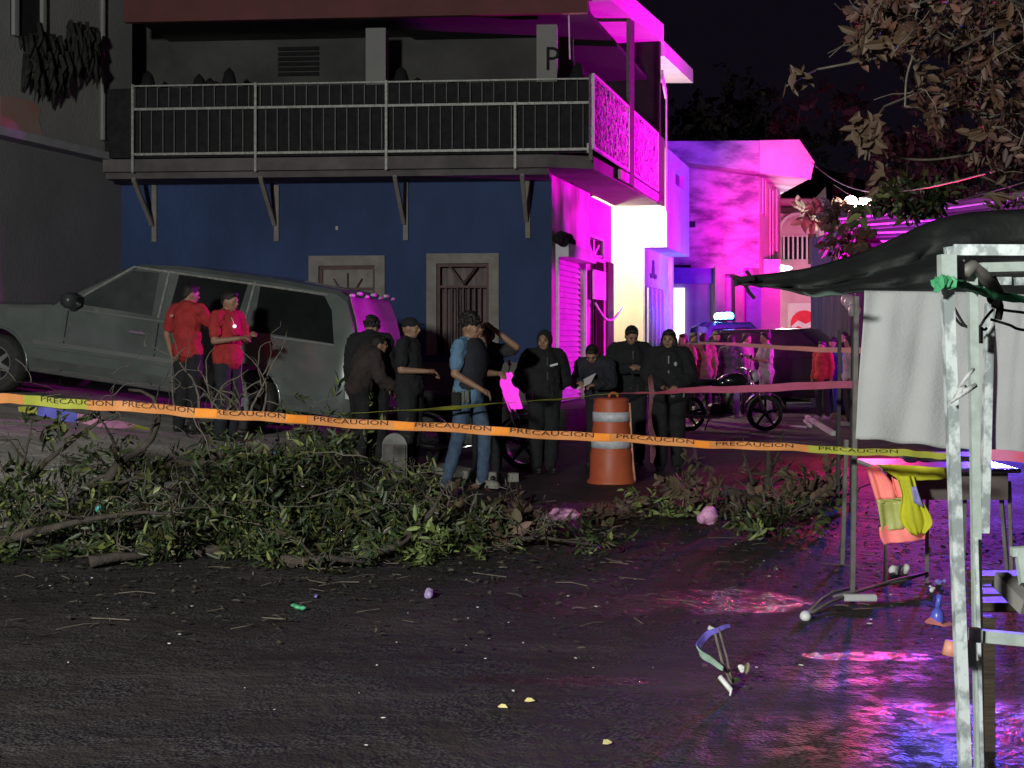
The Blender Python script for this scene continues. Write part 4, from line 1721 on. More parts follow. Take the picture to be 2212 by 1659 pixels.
person('officer in black with head bowed, writing in a small notebook behind the barrel', GX(1362, 16.9), 6, 1.74,
       dict(HD=(0, -0.07, 1.59), EL=(.29, -0.04, 1.14), WL=(.06, -0.27, 1.20), ER=(-.29, -0.04, 1.14), WR=(-.07, -0.26, 1.20), N=(0, -.01, 1.46)),
       M_blk, M_bpant, M_bshoe, 'jacket', 'short', head=(8, 30), extras=ex_note, bulk=1.3, waist=1.15)


def ex_wom(root, J, hp):
    duty(root)
    ptch('breast_badge', root, Vector((0.085, -0.170, 1.30)), (.024, .008, .03), mat('dull_silver', (0.32, 0.33, 0.35), None, 0.4, 9))


person('woman officer in black with long dark hair, rightmost of the officers', GX(1445, 16.2), -8, 1.68,
       dict(EL=(.27, 0.0, 1.14), WL=(.10, -0.20, 1.04), ER=(-.27, 0.0, 1.14), WR=(-.08, -0.21, 1.04), HL=(.09, 0, .93), HR=(-.09, 0, .93)),
       M_blk, M_bpant, M_bshoe, 'jacket', 'long', head=(-10, 6), extras=ex_wom, bulk=1.45, waist=1.3)

# people further up the street
M_pink = mat('coral_top', (0.28, 0.12, 0.11), (0.18, 0.07, 0.07), 0.85, 6)
M_greyt = mat('grey_top', (0.09, 0.09, 0.10), (0.05, 0.05, 0.06), 0.85, 6)
M_whit = mat('white_top', (0.40, 0.38, 0.36), (0.28, 0.26, 0.25), 0.85, 6)
M_dkblue = mat('royal_blue_cloth', (0.03, 0.05, 0.28), (0.02, 0.03, 0.18), 0.85, 6)
M_beige = mat('beige_cloth', (0.35, 0.27, 0.22), (0.25, 0.19, 0.16), 0.85, 6)
far = [
    ('woman in a pale pink top half hidden behind the woman officer', 1476, 25.5, -30, 1.66, M_pink, M_bpant, 'short', 'long'),
    ('woman in a long coral top with her back to us beyond the motorcycle', 1519, 26.0, 190, 1.68, M_pink, M_greyt, 'long', 'tail'),
    ('person in grey top and light jeans between the motorcycle and the pickup', 1580, 27.0, 160, 1.64, M_greyt, M_ljean, 'long', 'short'),
    ('person in dark clothes under a small raised hood, left of the white-topped woman', 1612, 27.6, 60, 1.68, M_beige, M_bpant, 'jacket', 'short'),
    ('woman in white top and white trousers with a hair bun, facing left', 1655, 25.6, -80, 1.70, M_whit, M_whit, 'short', 'bun'),
    ('boy in a crimson shirt near the front of the black car', 1777, 26.5, -50, 1.52, M_red, M_bpant, 'long', 'short'),
    ('person in royal blue clothes right of the boy in crimson', 1800, 27.5, -60, 1.60, M_dkblue, M_dkblue, 'long', 'cap'),
    ('person in white and black beside the stall post', 1836, 24.5, -90, 1.62, M_whit, M_bpant, 'short', 'long'),
    ('person in a mauve top standing behind the white car', 1748, 34.0, 20, 1.66, M_greyt, M_bpant, 'long', 'short'),
    ('person in beige watching beyond the black car', 1770, 35.0, -10, 1.72, M_beige, M_bpant, 'long', 'cap'),
    ('person in dark top by the lit doorway', 1655, 38.0, 30, 1.72, M_navy, M_bpant, 'long', 'long'),
    ('person in mauve at the far right of the street crowd', 1815, 33.0, 0, 1.70, M_greyt, M_greyt, 'long', 'short'),
    ('person in dark jacket leaning by the police pickup', 1497, 30.0, 60, 1.70, M_navy, M_bpant, 'jacket', 'short'),
    ('person in black standing between the coral top and the grey top', 1548, 29.0, 10, 1.74, M_blk, M_bpant, 'jacket', 'cap'),
    ('person in dark clothes right behind the white-topped woman', 1682, 30.5, -40, 1.74, M_navy, M_bpant, 'jacket', 'short'),
    ('person in beige top beyond the lit column', 1712, 36.0, 0, 1.68, M_beige, M_bpant, 'long', 'long'),
    ('person in dark top looking over the black car', 1728, 37.5, 15, 1.75, M_blk, M_bpant, 'long', 'short'),
    ('person in dark hood near the balloons', 1822, 29.0, -30, 1.70, M_blk, M_bpant, 'jacket', 'hood'),
    ('person in grey trousers behind the person in royal blue', 1808, 31.0, 30, 1.66, M_greyt, M_bpant, 'jacket', 'short'),
    ('tall person in black right of the boy in crimson', 1790, 32.0, 0, 1.80, M_blk, M_bpant, 'jacket', 'cap'),
    ('person in dark red beside the pickup door', 1632, 31.5, 20, 1.66, M_red, M_bpant, 'long', 'long'),
]
for (lab, dx, Y, yaw, h, tp, bt, sl, hr) in far:
    ps = {}
    if 'facing left' in lab:
        ps = dict(EL=(.24, -.1, 1.16), WL=(.12, -.3, 1.2), ER=(-.24, -.1, 1.16), WR=(-.12, -.32, 1.24))
    person(lab, GX(dx, Y), yaw, h, ps, tp, bt, M_shoe, sl, hr, vox=0.02, bulk=1.1, waist=1.08, face=False,
           group='onlookers up the street')

# ================================================================== vehicles
M_suv = mat('grey_green_paint', (0.165, 0.19, 0.178), (0.085, 0.10, 0.093), 0.26, 0.9, metal=0.15, coat=0.5, detail=8)
M_suvl = mat('grey_trim', (0.20, 0.21, 0.205), (0.16, 0.17, 0.165), 0.4, 3, metal=0.3)
M_tyre = mat('tyre_rubber', (0.045, 0.043, 0.042), (0.028, 0.027, 0.026), 0.85, 20)
M_rim = mat('rim_alloy', (0.40, 0.40, 0.40), (0.28, 0.28, 0.28), 0.35, 9, metal=0.6)
M_well = mat('wheel_well', (0.008, 0.008, 0.008), None, 0.9, 9)
M_bcar = mat('black_car_paint', (0.012, 0.011, 0.014), (0.008, 0.008, 0.010), 0.30, 2, coat=0.2, spec=.3)
M_ncar = mat('navy_car_paint', (0.02, 0.025, 0.06), (0.015, 0.018, 0.045), 0.25, 2, coat=0.8)
M_wcar = mat('white_car_paint', (0.75, 0.75, 0.75), (0.68, 0.68, 0.68), 0.3, 2, coat=0.6)
M_bglass = mat('car_glass', (0.016, 0.018, 0.018), (0.010, 0.011, 0.011), 0.16, 3, spec=0.5)
M_rglass = mat('pinkish_rear_glass', (0.30, 0.22, 0.30), (0.16, 0.10, 0.16), 0.45, 2.5, spec=0.5)  # pale pinkish tone stands in for the reflection in the glass
M_chrome = mat('chrome', (0.75, 0.75, 0.75), (0.6, 0.6, 0.6), 0.15, 9, metal=1.0)
M_redl = mat('red_lens', (0.5, 0.03, 0.02), None, 0.3, 9, emit=(1, 0.06, 0.02), es=0.35)
M_clrl = mat('clear_lens', (0.6, 0.6, 0.6), None, 0.2, 9)
M_amber = mat('amber_lens', (0.9, 0.5, 0.1), None, 0.3, 9, emit=(1, 0.45, 0.08), es=2.2)


def interp(tab, x):
    if x <= tab[0][0]:
        return tab[0][1]
    for (a, u), (b, v) in zip(tab[:-1], tab[1:]):
        if x <= b:
            return u + (v - u) * (x - a) / (b - a) if b > a else v
    return tab[-1][1]


class Car:
    def __init__(s, prof, belt, W=2.0, wr=0.37, rx=0.0, fx=3.5, clear=0.33, tumble=0.22, x0=-1.37, x1=4.4, rnd_end=0.25):
        s.prof, s.belt, s.W, s.wr, s.rx, s.fx, s.clear, s.tumble, s.x0, s.x1, s.re = prof, belt, W, wr, rx, fx, clear, tumble, x0, x1, rnd_end

    def w(s, x):
        e = min(x - s.x0, s.x1 - x)
        k = min(1, max(0, e / s.re))
        return s.W / 2 - 0.14 * (1 - math.sqrt(1 - (1 - k) ** 2))

    def top(s, x):
        return interp(s.prof, x)

    def side(s, x, z):
        """half width of the body side at height z"""
        w = s.w(x)
        zb = interp(s.belt, x)
        if z <= zb:
            return w - 0.01 - 0.03 * max(0, (z - 0.8) / max(0.1, zb - 0.8))
        return w - 0.04 - s.tumble * (z - zb)

    def body(s, M, mats, root):
        xs = list(np.arange(s.x0, s.x1, 0.055)) + [s.x1]
        ex = [p[0] for p in s.prof]
        xs = sorted(set([round(float(v), 4) for v in xs] + [e for e in ex if s.x0 <= e <= s.x1]))
        mb = MB()
        n = 0
        for x in xs:
            w = s.w(x)
            zb = s.clear
            Rw = s.wr + 0.075
            for xc in (s.rx, s.fx):
                d = abs(x - xc)
                if d < Rw:
                    zb = max(zb, s.wr + math.sqrt(Rw * Rw - d * d))
            zl = interp(s.belt, x)
            zt = s.top(x)
            zb = min(zb, zl - 0.08)
            zm = max(zb + 0.03, 0.80)
            half = [(0, zb + 0.0), (w - .15, zb), (w - .03, zb + .012), (w, max(zb + .025, 0.55)), (w - .01, zm), (w - .04, zl)]
            if zt > zl + 0.08:
                wr_ = w - .04 - s.tumble * (zt - .06 - zl)
                half += [(wr_, zt - .06), (wr_ - .07, zt - .008), (0, zt + .018)]
            else:
                half += [(w - .07, (zl + zt) / 2 + .01), (w - .22, zt), (0, zt + .03)]
            ring = [(x, y, z) for y, z in half] + [(x, -y, z) for y, z in half[-2:0:-1]]
            n = len(ring)
            for q in ring:
                mb.v.append(tuple(M @ Vector(q)))
        for i in range(len(xs) - 1):
            for j in range(n):
                mb.f.append((i * n + j, i * n + (j + 1) % n, (i + 1) * n + (j + 1) % n, (i + 1) * n + j))
                mb.mi.append(0)
        k = (len(xs) - 1) * n
        mb.f.append(tuple(range(n)))
        mb.f.append(tuple(k + j for j in range(n - 1, -1, -1)))
        mb.mi += [0, 0]
        o = build('body', mb, mats, root, smooth=False, world=False)
        me = o.data
        me.polygons.foreach_set('use_smooth', [True] * len(me.polygons))
        me.set_sharp_from_angle(angle=R(32))
        return o

    def panel(s, name, pts, m, root, sgn=1, out=0.006, th=0.012, M=Matrix()):
        """flat-ish piece that follows the body side: pts in (x,z)"""
        mb = MB()
        A = [M @ Vector((x, sgn * (s.side(x, z) + out), z)) for x, z in pts]
        d = M.to_3x3() @ Vector((0, -sgn * th, 0))
        mb.poly(A if sgn < 0 else A[::-1], d)
        return build(name, mb, m, root, world=False)

    def band(s, name, xa, xb, z0, z1, m, root, sgn=1, out=0.012, M=Matrix(), zs=0.0):
        mb = MB()
        n = max(2, int((xb - xa) / 0.3))
        for i in range(n):
            a = xa + (xb - xa) * i / n
            b = xa + (xb - xa) * (i + 1) / n
            da, db = zs * (a - xa), zs * (b - xa)
            p = [(a, s.side(a, z0), z0 + da), (b, s.side(b, z0), z0 + db), (b, s.side(b, z1), z1 + db), (a, s.side(a, z1), z1 + da)]
            q = [M @ Vector((x, sgn * (y + out), z)) for x, y, z in p]
            r_ = [M @ Vector((x, sgn * (y - 0.01), z)) for x, y, z in p]
            mb.hexa(r_ + q)
        return build(name, mb, m, root, world=False)


def wheel(root, x, y, r, wdt, sgn, spokes=5, name='wheel', M=Matrix(), rimm=None, rr_=0.62, disc=True):
    T = M @ Matrix.Translation((x, y, r)) @ Matrix.Rotation(R(90), 4, 'X')
    mb = MB()
    h = wdt / 2
    mb.lathe([(r * rr_, -h), (r * .93, -h), (r, -h * .7), (r, h * .7), (r * .93, h), (r * rr_, h), (r * rr_, -h)], 32, T, cap=False)
    ty = build(name, mb, M_tyre, root, smooth=False, world=False)
    ty.data.polygons.foreach_set('use_smooth', [True] * len(ty.data.polygons))
    ty.data.set_sharp_from_angle(angle=R(35))
    mb = MB()
    s_ = -sgn
    mb.lathe([(r * rr_ - .002, -h * .9), (r * rr_ - .002, h * .9), (r * (rr_ - .05), h * .9), (r * (rr_ - .05), -h * .9), (r * rr_ - .002, -h * .9)], 28, T, cap=False)
    mb.lathe([(.001, s_ * h * .25), (r * .17, s_ * h * .25), (r * .17, s_ * h * .75), (.001, s_ * h * .8)], 12, T, cap=False)
    for k in range(spokes):
        a = 2 * math.pi * k / spokes + 0.3
        c, sn = math.cos(a), math.sin(a)
        pts = []
        for rad, hw in ((r * .14, r * .085), (r * (rr_ - .04), r * .06)):
            for q in (-1, 1):
                pts.append((rad * c - q * hw * sn, rad * sn + q * hw * c))
        z0, z1 = s_ * h * .35, s_ * h * .7
        p = [pts[0], pts[1], pts[3], pts[2]]
        mb.hexa([T @ Vector((u, v, z0)) for u, v in p] + [T @ Vector((u, v, z1)) for u, v in p])
    build('rim', mb, rimm or M_rim, ty, world=False)
    if not disc:
        return ty
    mb = MB()
    mb.lathe([(.001, -h * .3), (r * (rr_ - .06), -h * .3), (r * (rr_ - .06), h * .1), (.001, h * .1)], 20, T, cap=False)
    build('brake_disc', mb, M_well, ty, world=False)
    return ty


# ---------------------------------------------- grey-green SUV on the slope
pr = GX(525, 17.2)
pf = GX(-13, 18.0)
pr = Vector((-3.33, 17.2, 0.403))
pf = Vector((-6.71, 18.0, 0.854))
fx = (pf - pr).normalized()
fy = Vector((0, 0, 1)).cross(fx).normalized()
fz = fx.cross(fy).normalized()
SM = Matrix((fx, fy, fz)).transposed().to_4x4()
near = 0.93
org = pr - fy * near if (pr - fy * near).y > pr.y else pr + fy * near
sgn_n = 1 if (org - pr).dot(fy) < 0 else -1      # sign of local y that faces the camera
suv = thing('suv', 'long grey-green SUV parked nose-up on the slope behind the two men in red', 'SUV', org)
suv.matrix_world = Matrix.Translation(org) @ SM
WB = (pf - pr).length
car = Car(prof=[(-1.40, 0.55), (-1.38, 1.02), (-1.33, 1.20), (-1.24, 1.50), (-1.10, 1.80), (-0.95, 1.88), (0.0, 1.925), (1.2, 1.93), (1.72, 1.885), (1.95, 1.80), (2.82, 1.25), (3.1, 1.20), (4.1, 1.10), (4.35, 0.95), (4.42, 0.6)],
          belt=[(-1.4, 1.10), (0, 1.20), (2.4, 1.215), (2.9, 1.17), (4.42, 1.0)], W=2.02, wr=0.375, fx=WB, x0=-1.40, x1=4.42, tumble=0.26)
bd = car.body(Matrix(), [M_suv], suv)
for sg in (sgn_n, -sgn_n):
    car.panel('front_side_window', [(1.40, 1.26), (1.44, 1.80), (1.80, 1.79), (2.52, 1.28)], mat('tinted_front_glass', (0.05, 0.06, 0.058), (0.03, 0.037, 0.036), 0.2, 3), suv, sg)
    car.panel('rear_side_window', [(0.27, 1.26), (0.22, 1.81), (1.16, 1.815), (1.18, 1.26)], M_bglass, suv, sg)
    car.panel('quarter_window', [(-1.05, 1.22), (-0.93, 1.62), (-0.80, 1.78), (0.05, 1.81), (0.02, 1.24)], M_bglass, suv, sg)
    # door seams, handles, trims
    for x in (2.55, 1.28, 0.13):
        mb = MB()
        for z0, z1 in ((0.40, 0.75), (0.75, 1.18)):
            y0, y1 = car.side(x, z0), car.side(x, z1)
            mb.hexa([Vector(q) for q in ((x - .008, sg * (y0 - .01), z0), (x + .008, sg * (y0 - .01), z0), (x + .008, sg * (y0 + .003), z0), (x - .008, sg * (y0 + .003), z0),
                                         (x - .008, sg * (y1 - .01), z1), (x + .008, sg * (y1 - .01), z1), (x + .008, sg * (y1 + .003), z1), (x - .008, sg * (y1 + .003), z1))])
        build('door_seam', mb, M_well, suv, world=False)
    for x in (1.55, 0.42):
        mb = MB()
        y = sg * (car.side(x, 1.03) + .02)
        mb.box(x - .10, x + .10, y - .018, y + .018, 1.0, 1.05, bev=.008)
        build('door_handle', mb, M_chrome if x > 1 else M_suvl, suv, world=False)
    car.band('side_moulding', 0.5, 2.98, 0.70, 0.755, M_suvl, suv, sg, 0.014)
    car.band('running_trim', 0.5, 2.95, 0.355, 0.40, M_chrome, suv, sg, 0.01)
    car.band('window_sill', -1.05, 2.50, 1.195, 1.215, M_suvl, suv, sg, 0.012)
    car.band('sill_cladding', 0.5, 2.98, 0.415, 0.66, mat('lower_paint', (0.095, 0.105, 0.10), (0.05, 0.055, 0.052), 0.5, 2.2), suv, sg, 0.006)
    car.band('rear_cladding', -1.28, -0.5, 0.415, 0.66, mat('lower_paint', (0.12, 0.135, 0.128)), suv, sg, 0.006)
    for xa, za, xb, zb_2 in ((2.56, 1.26, 1.80, 1.83), (1.30, 1.24, 1.30, 1.84), (0.15, 1.24, 0.13, 1.84), (1.80, 1.835, -0.85, 1.80)):
        mb = MB()
        n_ = 6
        mb.tube([Vector((xa + (xb - xa) * u / n_, sg * (car.side(xa + (xb - xa) * u / n_, za + (zb_2 - za) * u / n_) + .010), za + (zb_2 - za) * u / n_)) for u in range(n_ + 1)], .013, 5)
        build('window_trim', mb, M_iron, suv, world=False)  # window frames; pillar pieces also stand in for a bright highlight
    # arches
    for xc in (0.0, WB):
        mb = MB()
        pts = []
        for u in range(-8, 189, 12):
            xx, zz = xc + 0.475 * math.cos(R(u)), car.wr + 0.475 * math.sin(R(u))
            pts.append(Vector((xx, sg * (car.side(xx, max(zz, .4)) + .004), zz)))
        mb.tube(pts, 0.022, 5)
        build('wheel_arch', mb, M_suv, suv, world=False, smooth=True)
    # mirror
    mb = MB()
    y = sg * (car.side(2.42, 1.25))
    mb.tube([(2.45, y - sg * .03, 1.22), (2.42, y + sg * .14, 1.28)], 0.03, 6)
    mb.box(2.33, 2.47, min(y + sg * .10, y + sg * .36), max(y + sg * .10, y + sg * .36), 1.22, 1.42, bev=.045)
    build('mirror', mb, mat('dark_mirror', (0.05, 0.055, 0.055), (0.035, 0.04, 0.04), 0.35, 5), suv, smooth=True, world=False)
    # tail lamp
    mb = MB()
    zt, zb_ = 1.03, 0.62
    for (za, zc, nm, mm) in ((0.90, 1.06, 'reverse_lens', M_clrl), (0.72, 0.90, 'tail_lamp', M_redl), (0.58, 0.72, 'lower_lens', M_clrl)):
        mb = MB()
        y = car.side(-1.30, 0.8)
        mb.box(-1.405, -1.27, sg * (y - .10), sg * (y + .012), za, zc - .004)
        build(nm, mb, mm, suv, world=False)
    for xc in (0.0, WB):
        wheel(suv, xc, sg * (near - 0.06), car.wr, 0.27, sg, 6)
# windscreen and sunshade
mb = MB()
mb.poly([(1.99, .66, 1.782), (2.80, .80, 1.268), (2.80, -.80, 1.268), (1.99, -.66, 1.782)], (0.012, 0, 0.018))
build('windscreen', mb, M_bglass, suv, world=False)
mb = MB()
y = sgn_n * (car.side(1.8, 1.5) + .0095)
mb.poly([(1.66, y, 1.38), (1.70, y, 1.36), (2.0, y + sgn_n * -0.035, 1.52), (1.97, y + sgn_n * -.035, 1.56)][::-1], (0, sgn_n * .004, 0))
build('sunshade_strip', mb, mat('pale_green_strip', (0.20, 0.26, 0.21), None, 0.7, 5), suv, world=False)
# sloping rear glass with white beads standing in for bright reflections
mb = MB()
ga = [(-1.352, -.84, 1.16), (-1.352, .84, 1.16), (-1.12, .70, 1.79), (-1.12, -.70, 1.79)]
gb = []
for i in range(6):
    t = i / 5
    x = interp([(1.16, -1.345), (1.50, -1.245), (1.80, -1.10)], 1.16 + .64 * t)
    gb.append((x - .012, 1.16 + .64 * t, .86 - .10 * t))
mb.sheet([[Vector((x, -w_ + 2 * w_ * j / 6, z)) for j in range(7)] for x, z, w_ in gb])
rg = build('rear_glass', mb, M_rglass, suv, world=False)
md = rg.modifiers.new('thick', 'SOLIDIFY')
md.thickness = 0.008
for (z, x) in ((1.13, -1.375), (1.84, -1.12)):
    for k in range(7):
        mb = MB()
        yk = -.78 + 1.56 * k / 6
        mb.ell((x - .03, yk, z + (.02 if k % 2 else -.01)), (.03, .09, .026), 10, 6)
        build('glint_bead', mb, M_wiron, suv, smooth=True, world=False)
mb = MB()
mb.box(-1.50, -1.36, -.92, .92, 0.42, 0.62, bev=.03)
build('rear_bumper', mb, M_suvl, suv, world=False)
mb = MB()
mb.box(4.36, 4.50, -.92, .92, 0.40, 0.62, bev=.03)
build('front_bumper', mb, M_suvl, suv, world=False)


# ---------------------------------------------- vehicles up the street
def simple_car(name, label, cat, loc, yaw, car, mats, lens=True, roofline=None):
    t = thing(name, label, cat, loc)
    t.rotation_euler = (0, 0, R(yaw))
    car.body(Matrix(), [mats], t)
    for sg in (1, -1):
        for xc in (car.rx, car.fx):
            wheel(t, xc, sg * (car.W / 2 - .14), car.wr, 0.22, sg, 5)
        for nm, pts in (roofline or []):
            car.panel(nm, pts, M_bglass, t, sg)
        for x, m, nm in ((car.x0, M_redl, 'tail_lamp'), (car.x1, M_clrl, 'headlight')):
            mb = MB()
            y = car.w(x) - .08
            z = 0.85 if x < 0 else 0.72
            mb.box(x - .03, x + .03, sg * (y - .16), sg * (y + .06), z - .08, z + .10)
            build(nm, mb, m, t, world=False)
        mb = MB()
        y = sg * (car.side(car.fx - 1.05, 1.0) + .08)
        mb.ell((car.fx - 1.05, y, 1.02), (.07, .10, .08), 10, 6)
        build('mirror', mb, mats, t, smooth=True, world=False)
    return t


PK = dict(prof=[(-1.3, .6), (-1.28, .98), (0.55, 1.0), (0.62, 1.62), (0.8, 1.72), (1.7, 1.74), (2.4, 1.15), (3.9, 1.0), (4.0, .6)],
          belt=[(-1.3, .96), (2.4, 1.05), (4.0, .9)], W=1.85, wr=.36, fx=3.1, x0=-1.3, x1=4.0)
pk_roof = [('front_side_window', [(1.30, 1.10), (1.28, 1.60), (1.66, 1.62), (2.15, 1.12)]), ('rear_side_window', [(.68, 1.10), (.74, 1.58), (1.22, 1.60), (1.24, 1.10)])]


def lightbar(t, x, z, w=1.2):
    mb = MB()
    mb.box(x - .12, x + .12, -w / 2, w / 2, z, z + .035, bev=.01)
    build('lightbar_base', mb, M_blk, t, world=False)
    for k in range(6):
        y = -w / 2 + w * (k + .5) / 6
        blue = k % 2 == 0
        mb = MB()
        mb.ell((x, y, z + .10), (.10, w / 11, .085), 12, 8)
        build('lightbar_lens', mb, mat('blue_beacon', (0.1, 0.3, 1), None, .3, 3, emit=(0.03, 0.30, 1.0), es=26) if blue else mat('cyan_beacon', (0.5, 0.8, 1), None, .3, 3, emit=(0.25, 0.75, 1.0), es=30), t, world=False)


p = GX(1545, 34)
pick = simple_car('police_pickup', 'dark police pickup with blue lights flashing on its roof', 'pickup', p + Vector((-1.0, 0, 0)), 8, Car(**PK), M_ncar, roofline=pk_roof)
pick.scale = (1, 1, 1.12)
lightbar(pick, 1.25, 1.76)
lamp('pickup_beacon', P(1540, 688, 33.6) + Vector((0, -0.1, 0.25)), 25, (0.04, 0.10, 1.0), 0.1)
# the emergency vehicle hidden behind the stall cloth
pk2 = copy_tree(pick)
pk2.location = (8.8, 25.0, 0)
pk2.rotation_euler = (0, 0, R(35))
pk2['label'] = 'police pickup parked behind the grey stall cloth with its roof lights on'

SUV2 = Car(prof=[(-1.0, .6), (-.98, 1.1), (-.85, 1.62), (-.6, 1.72), (1.1, 1.74), (1.9, 1.12), (3.2, 1.02), (3.4, .7)], belt=[(-1, 1.05), (3.4, .95)], W=1.85, wr=.35, fx=2.6, x0=-1.0, x1=3.4)
r2 = [('rear_side_window', [(-.7, 1.12), (-.6, 1.58), (.2, 1.62), (.2, 1.12)]), ('front_side_window', [(.27, 1.12), (.27, 1.62), (1.0, 1.62), (1.6, 1.14)])]
c2 = simple_car('black_suv', 'black SUV in the street with amber light glowing at its front corner', 'SUV', GX(1640, 29.5), -28, SUV2, M_bcar, roofline=r2)
mb = MB()
mb.box(3.30, 3.44, -.90, -.62, .42, 1.02, bev=.03)
build('amber_lamp', mb, M_amber, c2, world=False)
lamp('amber_light', c2.matrix_basis @ Vector((3.7, -1.0, .8)), 14, (1, .5, .12), 0.1)
SED = Car(prof=[(-1.0, .6), (-.98, .95), (-.35, 1.02), (.2, 1.42), (1.3, 1.44), (2.1, 1.0), (3.3, .85), (3.4, .6)], belt=[(-1, .92), (3.4, .8)], W=1.75, wr=.31, fx=2.6, x0=-1.0, x1=3.4, clear=.25)
r3 = [('rear_side_window', [(-.1, 1.0), (.3, 1.34), (.75, 1.36), (.75, 1.0)]), ('front_side_window', [(.82, 1.0), (.82, 1.36), (1.25, 1.36), (1.8, 1.0)])]
c3 = simple_car('white_car', 'white car behind the black SUV, its roof catching the glare', 'car', GX(1672, 37.0), -12, SED, M_wcar, roofline=r3)
c3.scale = (1, 1, 1.15)
mb = MB()
mb.ell((3.40, -.6, .75), (.06, .16, .12), 10, 6)
build('headlight_glow', mb, M_litc, c3, world=False, smooth=True)


# ---------------------------------------------- motorcycles
M_mc = mat('black_enamel', (0.015, 0.015, 0.017), (0.01, 0.01, 0.012), 0.25, 3, coat=0.7)
M_eng = mat('engine_metal', (0.12, 0.12, 0.12), (0.05, 0.05, 0.05), 0.45, 8, metal=0.6)


def motorcycle(label, loc, yaw, fairing=None):
    t = thing('motorcycle', label, 'motorcycle', loc, 'parked motorcycles')
    t.rotation_euler = (R(0), 0, R(yaw))
    r = .30
    for x, nm in ((0, 'rear_wheel'), (1.30, 'front_wheel')):
        wheel(t, x, 0, r, .11, -1, 5, nm, rimm=M_mc, rr_=.80, disc=False)
    mb = MB()
    for y in (-.09, .09):
        mb.tube([(1.30, y, .30), (1.12, y, .72), (1.02, y, .98)], .022, 7)
    build('fork', mb, M_chrome, t, world=False, smooth=True)
    mb = MB()
    mb.tube([(.95, -.36, 1.03), (1.0, -.20, 1.05), (1.03, 0, 1.0), (1.0, .20, 1.05), (.95, .36, 1.03)], .014, 6)
    hb = build('handlebar', mb, M_chrome, t, world=False, smooth=True)
    for e in (-1, 1):
        mb = MB()
        mb.tube([(.95, e * .30, 1.03), (.93, e * .42, 1.02)], .02, 7)
        build('grip', mb, M_tyre, hb, world=False)
        mb = MB()
        mb.tube([(1.0, e * .22, 1.05), (1.0, e * .30, 1.22)], .007, 5)
        mb.ell((.99, e * .32, 1.25), (.02, .06, .04), 10, 6)
        build('mirror', mb, M_mc, hb, world=False, smooth=True)
    mb = MB()
    mb.ell((1.12, 0, .92), (.10, .10, .11), 14, 9)
    build('headlight', mb, M_clrl if fairing is None else fairing, t, world=False, smooth=True)
    mb = MB()
    mb.ell((.78, 0, .84), (.25, .13, .13), 16, 10)
    mb.ell((.62, 0, .80), (.16, .11, .10), 14, 8)
    build('tank', mb, M_mc, t, world=False, smooth=True)
    mb = MB()
    mb.ell((.30, 0, .82), (.30, .12, .06), 16, 8)
    mb.ell((.0, 0, .86), (.24, .11, .06), 14, 8)
    build('seat', mb, M_blk, t, world=False, smooth=True)
    mb = MB()
    mb.tube([(-.32, 0, .92), (-.1, 0, .78), (.2, 0, .70), (.55, 0, .68), (1.0, 0, .92)], [.05, .07, .06, .05, .04], 8)
    mb.tube([(.55, 0, .66), (.62, 0, .32), (.35, 0, .28), (0.0, 0, .31)], .03, 8)
    build('frame', mb, M_mc, t, world=False, smooth=True)
    mb = MB()
    mb.box(.36, .74, -.12, .12, .26, .46, bev=.04)
    mb.tube([(.62, 0, .42), (.70, 0, .66)], .085, 10)
    for k in range(5):
        mb.tube([(.63 + .015 * k, 0, .44 + .045 * k), (.635 + .015 * k, 0, .455 + .045 * k)], .115, 12)
    build('engine', mb, M_eng, t, world=False)
    mb = MB()
    mb.tube([(.72, -.12, .45), (.78, -.15, .30), (.5, -.16, .24), (.1, -.17, .26), (-.3, -.18, .36)], [.02, .022, .025, .045, .05], 8)
    build('exhaust', mb, M_chrome, t, world=False, smooth=True)
    mb = MB()
    mb.tube([(.40, .10, .28), (.34, .22, .0)], .013, 6)
    build('kickstand', mb, M_mc, t, world=False)
    for x in (0, 1.30):
        mb = MB()
        mb.sheet([[Vector((x + .35 * math.cos(R(u)), w_, .30 + .35 * math.sin(R(u)))) for u in range(20, 161, 14)] for w_ in (-.07, -.04, 0, .04, .07)])
        o = build('mudguard', mb, M_mc, t, world=False, smooth=True)
        o.modifiers.new('thick', 'SOLIDIFY').thickness = .008
    mb = MB()
    mb.box(-.36, -.30, -.05, .05, .80, .88, bev=.01)
    build('tail_lamp', mb, M_redl, t, world=False)
    for sgx in (-.28, 1.05):
        mb = MB()
        for e in (-1, 1):
            mb.tube([(sgx, e * .05, .82), (sgx, e * .17, .82)], .01, 5)
            mb.ell((sgx, e * .19, .82), (.035, .03, .025), 8, 5)
        build('indicator', mb, M_amber if False else M_clrl, t, world=False, smooth=True)
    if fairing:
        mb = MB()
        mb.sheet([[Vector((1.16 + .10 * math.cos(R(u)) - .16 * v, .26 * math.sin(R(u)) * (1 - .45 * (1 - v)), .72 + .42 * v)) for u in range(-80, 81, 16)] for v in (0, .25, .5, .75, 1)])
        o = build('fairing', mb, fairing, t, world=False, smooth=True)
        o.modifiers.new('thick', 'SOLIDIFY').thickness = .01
    return t


p = G(1648, 931)
m1 = motorcycle('black motorcycle on its stand beyond the officers, wheel spokes lit pink', p + Vector((-1.27, -0.10, 0)), 4)
motorcycle('motorcycle with a white front cowl behind the man in the blue shirt', GX(1066, 16.4) + Vector((-.85, .35, 0)), -20, fairing=mat('glow_cowl', (.8, .5, .75), None, .4, 5, emit=(1.0, .05, .75), es=1.1))  # pink glow on cowl and headlight stands in for light falling there

